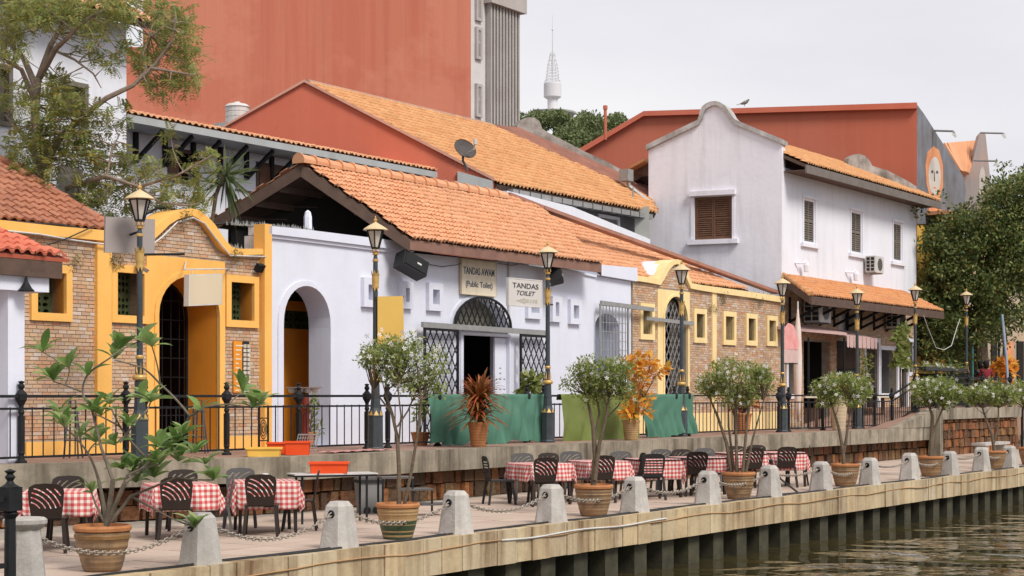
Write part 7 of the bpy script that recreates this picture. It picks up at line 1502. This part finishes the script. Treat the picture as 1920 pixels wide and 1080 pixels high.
sh = thing('string_lights', 'pale drooping string of lights between the seventh and eighth lamp posts', 'string lights', at(1725, 700, 58)); q = [at(1722, 735, 58), at(1812, 740, 63), at(1808, 598, 63), at(1722, 590, 58)]
part(sh, 'cord', M().tube([at(1732, 592, 57.6), at(1740, 615, 58), at(1755, 652, 58.5), at(1770, 656, 59), at(1784, 648, 60), at(1794, 615, 61), at(1800, 598, 62)], .012), WHP)
part(thing('dark_backdrop', 'dark backdrop sheet added for the shade behind the hanging planter under the big tree', 'wall', at(1760, 740, 69)), 'backdrop_face', M().add([at(1712, 765, 69), at(1822, 765, 70), at(1822, 590, 70), at(1712, 590, 69)], [(0, 1, 2, 3)]), mat('shade_green_backdrop', (.03, .04, .025), (.06, .07, .045), .6, bmp=0))  # added backdrop sheet, the shade under the tree put into its colour

# ------------------------------------------------------------------ café tables, cloths, chairs
def arcband(cx, cz, r0, r1, a0, a1, n=8):
    A = [a0 + (a1 - a0) * i / n for i in range(n + 1)]; return [(cx + r1 * math.cos(a), cz + r1 * math.sin(a)) for a in A] + [(cx + r0 * math.cos(a), cz + r0 * math.sin(a)) for a in reversed(A)]
def chair_proto(kind, mt, lab):
    o = thing('plastic_chair', lab, 'chair', (0, 0, ZQ), 'plastic chairs around the cafe tables')
    out = [(-.185, .44), (.185, .44), (.21, .62), (.222, .78), (.205, .84), (.14, .875), (0, .885), (-.14, .875), (-.205, .84), (-.222, .78), (-.21, .62)]
    if kind == 0:
        H = []
        for k in range(6):
            r = .19 + k * .06; r1 = r + .016; A = []
            for i in range(33):
                a = math.radians(18 + 60 * i / 32); x, z = -.24 + r * math.cos(a), .455 + r * math.sin(a); x1, z1 = -.24 + r1 * math.cos(a), .455 + r1 * math.sin(a)
                if -.19 < x and x1 < .19 and z > .56 and z1 < .83: A.append(a)
            if len(A) > 3: H.append(arcband(-.24, .455, r, r1, A[0], A[-1]))
    else: H = [[(-.18, z), (.18, z), (.18, z + .026), (-.18, z + .026)] for z in (.51, .56, .61, .66, .71, .76)]
    bk = fill(out, H, -.011, .011, lambda s, z, d: (s, -.215 - (z - .44) * .16 + d + .10 * s * s * 1.5, z)); part(o, 'backrest', bk, mt, local=True)
    m = M().prism([(-.225, -.21), (-.245, .20), (-.19, .235), (.19, .235), (.245, .20), (.225, -.21)], lambda a, b, d: (a, b, .425 + d), 0, .022); m.box((-.235, .205, .385), (.235, .23, .4245)); part(o, 'seat', m, mt, local=True)
    for sx, sy in ((-1, -1), (1, -1), (-1, 1), (1, 1)): part(o, 'leg', M().bar((sx * .20, sy * .19, .43), (sx * .235, sy * .25, .0), .045, .035, (0, 1, 0)), mt, local=True)
    return o
CH = [chair_proto(0, BROWNP, ''), chair_proto(1, BLACKP, ''), chair_proto(0, GREYP, '')]
used = [False] * 3
def chair(x, ytop, ang, kind, lab):
    Z = 1.12 * F / (ytop - 740); p = at(x, 800, Z)[:2] + (ZQ,); rot = -TH + math.radians(ang)
    if not used[kind]: used[kind] = True; o = CH[kind]; o.location = (OX + p[0] * tc - p[1] * ts, OY + p[0] * ts + p[1] * tc, ZQ); o.rotation_euler = (0, 0, TH + rot); o['label'] = lab; return
    dup(CH[kind], p, rot, lab)
for a in [(90, 905, 10, 0, 'dark brown chair with its back to the river at the leftmost checked table'), (125, 894, 190, 0, 'chair facing the river behind the leftmost checked table'), (2, 905, -70, 0, 'chair cut by the left edge beside the leftmost table'),
 (330, 893, 12, 0, 'dark brown chair back turned, at the second table behind the frangipani'), (345, 882, 195, 0, 'chair facing the river behind the second table'), (402, 888, 100, 2, 'grey brown chair sideways at the right of the second table'),
 (490, 888, 6, 0, 'dark brown chair seen squarely from behind at the third checked table'), (450, 879, 188, 2, 'grey chair facing the river behind the third table'), (562, 882, 95, 0, 'dark chair sideways at the right end of the third table'),
 (936, 855, -75, 1, 'black chair seen from the side at the left of the first middle table'), (1018, 857, 10, 0, 'dark brown chair back turned at the first middle table'), (985, 850.5, 192, 2, 'grey backed chair facing the river behind the first middle table'), (1040, 850, 205, 0, 'dark chair half hidden behind the first middle table'),
 (1124, 853, 14, 0, 'dark brown chair directly behind the trunk of the round headed tree'), (1076, 847, 190, 2, 'grey backed chair facing the river at the second middle table'), (1092, 853, 95, 0, 'chair sideways between the first and second middle tables'),
 (1220, 850, 8, 1, 'black chair with horizontal slats seen from behind'), (1170, 847, 190, 2, 'grey backed chair facing the river behind the slatted black chair'), (1180, 849, 100, 0, 'chair sideways left of the slatted black chair'),
 (1299, 846, 14, 0, 'black brown chair back turned left of the wide stemmed tree'), (1246, 843, 190, 2, 'grey backed chair facing the river at the fourth middle table'), (1287, 843, 195, 0, 'dark chair top showing above the fourth middle table'), (1345, 845, 95, 0, 'chair sideways just left of the wide stemmed tree'), 
 (1405, 839, 14, 0, 'dark brown chair half hidden by the slender stems'), (1328, 841, 190, 2, 'grey backed chair facing the river behind the slender stems'), (1385, 837, 185, 0, 'brown chair facing the river at the fifth middle table'),
 (1468, 837, 12, 0, 'dark brown chair back turned at the rightmost checked table'), (1494, 835, 80, 0, 'brown chair sideways at the right end of the rightmost table'), (1425, 835, 190, 0, 'brown chair facing the river behind the rightmost table')]: chair(*a)
def tabledrape(half, drop, seed, corner=.16):
    r = random.Random(seed); n = 34; E_ = half + drop; V = []; UV = []; ph = [r.uniform(0, 6) for _ in range(5)]; hw_ = half
    for i in range(n + 1):
        for j in range(n + 1):
            a = -E_ + 2 * E_ * i / n; b = -E_ + 2 * E_ * j / n; x = max(-hw_, min(hw_, a)); y = max(-hw_, min(hw_, b)); dx, dy = a - x, b - y; d = math.hypot(dx, dy); z = .008
            if d > 0:
                ux, uy = dx / d, dy / d; t = math.atan2(b, a); f = .5 * (1 + math.sin(t * 9 + ph[0])) * .06 + .03 * math.sin(t * 17 + ph[1]); k = min(1, d / .25); off = (.012 + f * k) * (.8 if dx * dy == 0 else .9)
                x += ux * off; y += uy * off; z = .008 - d * .97
                if abs(dx) > 0 and abs(dy) > 0: z = .008 - d * .86
            V.append((x, y, z)); UV.append((a, b))
    Q = [(i * (n + 1) + j, (i + 1) * (n + 1) + j, (i + 1) * (n + 1) + j + 1, i * (n + 1) + j + 1) for i in range(n) for j in range(n)]; m = M(); m.v = V; m.f = Q; m.uv = UV; m.smooth = True; return m
tl = ['leftmost table', 'second table behind the frangipani', 'third table left of the folding table', 'first middle table before the stone wall', 'second middle table behind the round headed tree', 'third middle table behind the slatted black chair', 'fourth middle table left of the slender stems', 'fifth middle table behind the slender stems', 'rightmost table of the row']
tp0 = None
for k, (x, y, ang, half) in enumerate([(112, 919, 12, .45), (338, 906.5, 22, .45), (497, 900.6, 14, .45), (1012, 868, 30, .44), (1122, 863.5, 24, .44), (1224, 859.5, 24, .42), (1306, 856.5, 28, .42), (1388, 848.5, 20, .42), (1462, 847, 20, .42)]):
    Z = 1.25 * F / (y - 740); p = at(x, 800, Z)[:2] + (ZQ,); rot = -TH + math.radians(ang)
    if tp0 is None:
        t = thing('cafe_table', 'square cafe table under the %s cloth' % tl[k], 'table', p, 'square cafe tables', rot); part(t, 'tabletop', M().box((-.44, -.44, .715), (.44, .44, .74)), BROWNP, local=True)
        for sx in (-1, 1):
            for sy in (-1, 1): part(t, 'leg', M().bar((sx * .38, sy * .38, .715), (sx * .40, sy * .40, 0), .045, .045, (0, 1, 0)), BROWNP, local=True)
        tp0 = t; t['label'] = 'square dark cafe table, ' + tl[k]
    else: dup(tp0, p, rot, 'square dark cafe table, ' + tl[k])
    o = part(None, 'tablecloth', tabledrape(half, .33 + .04 * (k % 3), k), GING, local=True); o.location = (OX + p[0] * tc - p[1] * ts, OY + p[0] * ts + p[1] * tc, ZQ + .742); o.rotation_euler = (0, 0, TH + rot); o['label'] = 'red and white checked cloth on the ' + tl[k]; o['category'] = 'tablecloth'; o['group'] = 'red checked tablecloths'
    mdf = o.modifiers.new('s', 'SOLIDIFY'); mdf.thickness = .003
# folding table, bin, bench, crates
ftc = onz(622, 888, ZQ + .78); Zf = pix(ftc)[2]; fo = thing('folding_table', 'long thin folding table with white top and black legs against the wall', 'table', (ftc[0], ftc[1], ZQ)); a, b = at(545, 888, Zf + .1), at(700, 884, Zf + .6)
ax = Vector((b[0] - a[0], b[1] - a[1], 0)); ln = ax.length; ax.normalize(); ay = Vector((-ax.y, ax.x, 0)); tz = ZQ + .775
def fb_(s0, s1, d0, d1, z0, z1, m=None):
    m = m or M(); P_ = [Vector((a[0], a[1], 0)) + ax * s + ay * d for s, d in ((s0, d0), (s1, d0), (s1, d1), (s0, d1))]; return m.add([(q.x, q.y, z0) for q in P_] + [(q.x, q.y, z1) for q in P_], [(0,3,2,1),(4,5,6,7),(0,1,5,4),(1,2,6,5),(2,3,7,6),(3,0,4,7)])
part(fo, 'tabletop', fb_(0, ln, -.25, .25, tz - .02, tz), WHP); part(fo, 'tabletop_rim', fb_(.01, ln - .01, -.24, .24, tz - .05, tz - .021), BLACK)
for s in (.12, ln - .18):
    for d in (-.2, .17): part(fo, 'leg', fb_(s, s + .03, d, d + .03, ZQ, tz - .05), BLACK)
part(fo, 'brace', fb_(.12, .15, -.2, .2, ZQ + .2, ZQ + .23), BLACK)
def crate(c, L, W, H, mt, lab, rot=0.0, label2='crate'):
    o = thing('plastic_crate', lab, 'crate', c, None, rot); m = M(); t = .012; k = .06
    for (x0, y0, x1, y1) in ((-L / 2, -W / 2, L / 2, -W / 2), (L / 2, -W / 2, L / 2, W / 2), (L / 2, W / 2, -L / 2, W / 2), (-L / 2, W / 2, -L / 2, -W / 2)):
        d = Vector((x1 - x0, y1 - y0, 0)).normalized(); n = Vector((-d.y, d.x, 0)); B_ = [Vector((x0, y0, 0)) * (1 - k), Vector((x1, y1, 0)) * (1 - k)]; T_2 = [Vector((x0, y0, H)), Vector((x1, y1, H))]; V = [B_[0], B_[1], T_2[1], T_2[0]]; V = [Vector((v.x, v.y, v.z)) for v in V]; I = [v + n * t for v in V]; m.add([tuple(v) for v in V + I], [(0, 1, 2, 3), (7, 6, 5, 4), (3, 2, 6, 7), (0, 4, 5, 1), (0, 3, 7, 4), (1, 5, 6, 2)])
    m.box((-L / 2 * .94, -W / 2 * .94, 0), (L / 2 * .94, W / 2 * .94, .012)); part(o, 'body', m, mt, local=True); r = M()
    r.box((-L / 2 - .018, -W / 2 - .018, H - .025), (L / 2 + .018, -W / 2 - .001, H + .004)).box((-L / 2 - .018, W / 2 + .001, H - .025), (L / 2 + .018, W / 2 + .018, H + .004)).box((-L / 2 - .018, -W / 2 - .001, H - .025), (-L / 2 - .001, W / 2 + .001, H + .004)).box((L / 2 + .001, -W / 2 - .001, H - .025), (L / 2 + .018, W / 2 + .001, H + .004)); part(o, 'rim', r, mt, local=True); return o
rr = -TH + .10
cr1 = at(617, 886, Zf + .3); crate((cr1[0], cr1[1], tz), .60, .36, .17, ORP, 'red orange plastic crate on the folding table', rr)
def dk(x, y, zf=ZD): return onz(x, y, zf)
c = dk(495, 857); c = (c[0], -.62, ZD + .006); c = onw(495, 857, -.58)[:2] + (ZD + .006,); crate(c, .58, .34, .15, YEP, 'yellow plastic crate on the deck edge left of the red crates', rr)
c = onw(558, 856, -.52)[:2] + (ZD + .006,); crate(c, .44, .34, .23, ORP, 'red orange plastic crate on the deck edge, front one', rr); c = onw(528, 850, .05)[:2] + (ZD + .006,); crate(c, .50, .34, .20, ORP, 'red orange plastic crate on the deck behind the yellow one', rr)
c = onw(572, 853, -.1)[:2] + (ZD + .006,); wb = thing('wire_basket', 'tilted pale wire basket behind the red crate on the deck', 'basket', c, None, rr); m = M()
for k in range(9): m.tube([(-.18 + .045 * k, .0, .05), (-.12 + .045 * k, .05, .32)], .006, 4)
for k in range(6): m.tube([(-.18 + .012 * k, .01 * k, .05 + .054 * k), (.18 + .012 * k, .01 * k, .05 + .054 * k)], .006, 4)
m.tube([(-.18, 0, .05), (.18, 0, .05), (.25, .05, .33), (-.12, .05, .33), (-.18, 0, .05)], .012, 5); m.tube([(.18, 0, .05), (.2, .0, 0)], .012).tube([(-.18, 0, .05), (-.2, 0, 0)], .012); part(wb, 'wires', m, STEEL, local=True)
a0 = onw(620, 851, -.55); b0_ = onw(705, 846, -.2); m = M(); nx = 24; V = []; Q = []
for i in range(nx + 1):
    for j in range(7):
        t = i / nx; s = j / 6; V.append((a0[0] + (b0_[0] - a0[0]) * t, -.66 + .5 * s, ZD + .012 + .02 * abs(math.sin(t * 17 + s * 5)) + .012 * random.random()))
for i in range(nx):
    for j in range(6): a = i * 7 + j; Q.append((a, a + 1, a + 8, a + 7))
m.v = V; m.f = Q; single('floor_cloth', m, mat('rumpled_rag_red', (.50, .10, .08), (.45, .38, .36), 9, bmp=.3), 'rumpled red and blue patterned cloth lying on the deck edge', 'cloth', smooth=True)
# bin
p = onz(692, 962, ZQ); bn = thing('rubbish_bin', 'grey wheeled rubbish bin with lid under the table end', 'bin', p, None, -TH + .35)
part(bn, 'body', M().prism([(-.17, 0), (.17, 0), (.215, .52), (-.215, .52)], lambda s, z, d: (s, d * (1 + z * .25), z), -.16, .16), mat('grey_bin_plastic', (.22, .22, .22), None, 3, rough=.5, bmp=.05), local=True); part(bn, 'rim', M().box((-.23, -.21, .52), (.23, .21, .57)), BLACKP, local=True)
part(bn, 'lid', M().prism([(-.22, .57), (.22, .57), (.20, .61), (-.20, .61)], lambda s, z, d: (s, d, z), -.2, .2), GREYP, local=True); part(bn, 'wheel', M().tube([(.08, -.19, .06), (.08, -.15, .06)], .06, 12), BLACKP, local=True); part(bn, 'wheel', M().tube([(-.08, -.19, .06), (-.08, -.15, .06)], .06, 12), BLACKP, local=True)
p = onz(768, 968, ZQ); bs = thing('metal_rack', 'low black metal tiered rack behind the green based pot', 'rack', p, None, -TH + .3); m = M()

for x, y, z in ((-.45, 0, .62), (.05, 0, .62), (-.45, .35, .62), (.05, .35, .62), (.38, 0, .42), (.6, 0, .16)): part(bs, 'leg', M().bar((x, y, 0), (x, y, z), .03, .03, (0, 1, 0)), BLACK, local=True)
for k, (x0, x1, z) in enumerate(((-.47, .07, .62), (-.15, .40, .42), (.2, .64, .17))): part(bs, 'shelf', M().box((x0, -.02, z), (x1, .38, z + .03)), GREYP, local=True)
# stacked trays on the post at the white arch
uu = uxy(570); tr_ = thing('dish_rack', 'white scalloped serving tray balanced on the railing before the white arch', 'tray', (uu, wr(uu), .03), None, -TH); m = M()
m.add([(-.32, -.18, .11), (.32, -.18, .11), (.32, .18, .11), (-.32, .18, .11), (-.30, -.16, .09), (.30, -.16, .09), (.30, .16, .09), (-.30, .16, .09)], [(0, 1, 2, 3), (7, 6, 5, 4), (0, 4, 5, 1), (1, 5, 6, 2), (2, 6, 7, 3), (3, 7, 4, 0)])
part(tr_, 'tray', m, WHP, local=True); m = M()
for k in range(4): m.lathe([(.04, -.0), (.07, .04), (.075, .089)], 12, (-.22 + .145 * k, 0, 0))
part(tr_, 'cup', m, WHP, local=True); part(tr_, 'support', M().box((-.06, -.03, -.02), (.06, .03, .0)), BLACK, local=True)
q = onw(573, 800, .85); single('red_post', M().tube([(q[0], .85, ZD), (q[0], .85, -.05)], .065, 10), mat('dark_red_paint', (.24, .04, .03), None, 4, bmp=.1), 'dark red post behind the railing under the tray', 'post')
for x, lab in ((133, 'grey folding stand leaning behind the railing left of the pilaster'), (372, 'grey folding stand in front of the arched doorway')):
    q = onw(x, 800, 1.5); o = thing('folding_stand', lab, 'stand', (q[0], 1.5, ZD), None, -TH); part(o, 'frame', M().tube([(-.12, 0, 0), (-.05, .1, .95), (.05, .1, .95), (.12, 0, 0)], .016), GREYP, local=True); part(o, 'frame', M().tube([(-.10, .3, 0), (-.04, .13, .95), (.04, .13, .95), (.12, .3, 0)], .016), GREYP, local=True); part(o, 'crossbar', M().tube([(-.12, .08, .75), (.12, .08, .75)], .016).tube([(-.12, .02, .3), (.12, .02, .3)], .014), GREYP, local=True)
# bar tables by the white house
for x, y, lab in ((1531, 748, 'small high table with pale top behind the fourth flowering tree'), (1612, 750, 'wide high table with pale top in front of the dark doors'), (1655, 748, 'small high table near the ramp railing')):
    c = onw(x, y, .8); o = thing('high_table', lab, 'table', (c[0], .8, ZD), 'high tables outside the white house', -TH); part(o, 'tabletop', M().box((-.38, -.3, .95), (.38, .3, 1.0)), CREAMB, local=True); part(o, 'leg', M().bar((0, 0, 0), (0, 0, .95), .1, .1, (0, 1, 0)), BROWN, local=True); part(o, 'foot', M().box((-.25, -.25, 0), (.25, .25, .05)), BROWN, local=True)
c = onz(1858, 856, ZQ); o = thing('stone_bench', 'pale stone bench against the terrace wall behind the farthest pot', 'bench', (c[0], c[1], ZQ), None, 0); part(o, 'seat', M().box((-1.2, -.2, .38), (1.4, .25, .46)), CONC2, local=True); part(o, 'support', M().box((-.9, -.15, 0), (-.7, .2, .38)), CONC2, local=True); part(o, 'support', M().box((.9, -.15, 0), (1.1, .2, .38)), CONC2, local=True)
for i in range(3): used[i] or bpy.data.objects.remove(CH[i])

# two people under the dark tree
SKIN = mat('skin', (.34, .19, .12), None, 6, bmp=0); HAIR = mat('black_hair', (.012, .010, .010), None, 6, bmp=0)
def skinmesh(V, E, R, root=0):
    me = bpy.data.meshes.new('body'); me.from_pydata(V, E, []); o = bpy.data.objects.new('tmp', me); COL.objects.link(o); md = o.modifiers.new('skin', 'SKIN'); md.use_smooth_shade = True; o.modifiers.new('sub', 'SUBSURF').levels = 1
    me.skin_vertices[0].data[root].use_root = True
    for i, r in enumerate(R): me.skin_vertices[0].data[i].radius = (r, r)
    q = bpy.data.meshes.new_from_object(o.evaluated_get(bpy.context.evaluated_depsgraph_get())); bpy.data.objects.remove(o); return q
def person(x, Z, lab, top, legs, yaw, h=1.66):
    p = at(x, 740, Z); o = thing('person', lab, 'person', (p[0], p[1], ZU), None, -TH + yaw); k = h / 1.7
    V = [(0, 0, .95), (0, 0, 1.15), (0, .01, 1.36), (0, 0, 1.45), (0, .01, 1.53), (0, .01, 1.63), (-.17, 0, 1.38), (-.22, .02, 1.12), (-.20, .12, .88), (-.20, .14, .80), (.17, 0, 1.38), (.22, .02, 1.12), (.20, .12, .88), (.20, .14, .80), (-.09, 0, .88), (-.10, .02, .48), (-.10, 0, .08), (-.10, .13, .03), (.09, 0, .88), (.10, .02, .48), (.10, 0, .08), (.10, .13, .03)]
    E = [(0, 1), (1, 2), (2, 3), (3, 4), (4, 5), (2, 6), (6, 7), (7, 8), (8, 9), (2, 10), (10, 11), (11, 12), (12, 13), (0, 14), (14, 15), (15, 16), (16, 17), (0, 18), (18, 19), (19, 20), (20, 21)]
    R = [.13, .125, .13, .055, .085, .08, .06, .045, .033, .035, .06, .045, .033, .035, .09, .065, .042, .035, .09, .065, .042, .035]
    V = [tuple(c * k for c in v) for v in V]; part(o, 'body', skinmesh(V, E, R), SKIN, local=True)
    part(o, 'shirt', skinmesh([V[i] for i in (0, 1, 2, 6, 7, 10, 11)], [(0, 1), (1, 2), (2, 3), (3, 4), (2, 5), (5, 6)], [.155, .15, .15, .085, .065, .085, .065]), top, local=True)
    part(o, 'trousers', skinmesh([V[i] for i in (0, 14, 15, 16, 18, 19, 20)], [(0, 1), (1, 2), (2, 3), (0, 4), (4, 5), (5, 6)], [.145, .105, .08, .06, .105, .08, .06]), legs, local=True)
    part(o, 'hair', M().lathe([(.02, 1.725), (.075, 1.715), (.11, 1.67), (.115, 1.60), (.105, 1.50), (.07, 1.42), (.02, 1.42)][::-1], 14, (0, -.025, 0)), HAIR, local=True, smooth=True)
person(1838, 64.5, 'person with long black hair in black clothes standing by the tree trunk', BLACKP, BLACKP, .2, 1.66); person(1849, 63.5, 'person with black hair and dark red top beside the yellow croton', mat('dark_red_shirt', (.22, .02, .03), None, 5, bmp=0), BLACKP, -.2, 1.68)
single('leaning_pole', M().tube([at(1879, 590, 64), at(1887, 670, 63.5), at(1892, 755, 63)], .05, 8), mat('pale_blue_pole', (.30, .33, .45), (.22, .28, .36), 3, bmp=0), 'pale blue slanting pole in front of the dark tree at far right', 'pole')

b_ = KP.p(*KP.h(1396, 199), .1); br = thing('bird', 'small bird perched on the ridge of the long red building', 'bird', b_, None, -TH); BRD = mat('bird_feather', (.20, .20, .16), (.12, .12, .10), 9, bmp=0)
part(br, 'body', M().tube([(-.20, 0, .10), (-.10, 0, .12), (0, 0, .15), (.08, 0, .19), (.13, 0, .25), (.17, 0, .27), (.20, 0, .265)], [.01, .05, .075, .065, .045, .03, .006], 8), BRD, local=True, smooth=True)
part(br, 'leg', M().tube([(.0, -.02, .1), (.0, -.02, 0)], .008, 4), BRD, local=True); part(br, 'leg', M().tube([(.0, .02, .1), (.0, .02, 0)], .008, 4), BRD, local=True); part(br, 'tail', M().bar((-.18, 0, .11), (-.32, 0, .06), .06, .015), BRD, local=True)

for x, y, u_, lab in ((1472, 846, 0, 'small white cup on the rightmost checked table'), (1382, 847, 0, 'small white cup behind the slender stems on the fifth middle table'), (497, 899, 0, 'small white cup on the third table left of the folding table')):
    Z = 1.25 * F / (y - 740); c = at(x, 800, Z)[:2] + (ZQ + .752,); o = thing('cup', lab, 'cup', c); part(o, 'bowl', M().lathe([(.028, 0), (.045, .03), (.05, .09), (.044, .09), (.03, .02)], 12), WHP, local=True, smooth=True); part(o, 'handle', M().tube([(.045, 0, .07), (.075, 0, .06), (.072, 0, .035), (.042, 0, .03)], .006, 5), WHP, local=True)
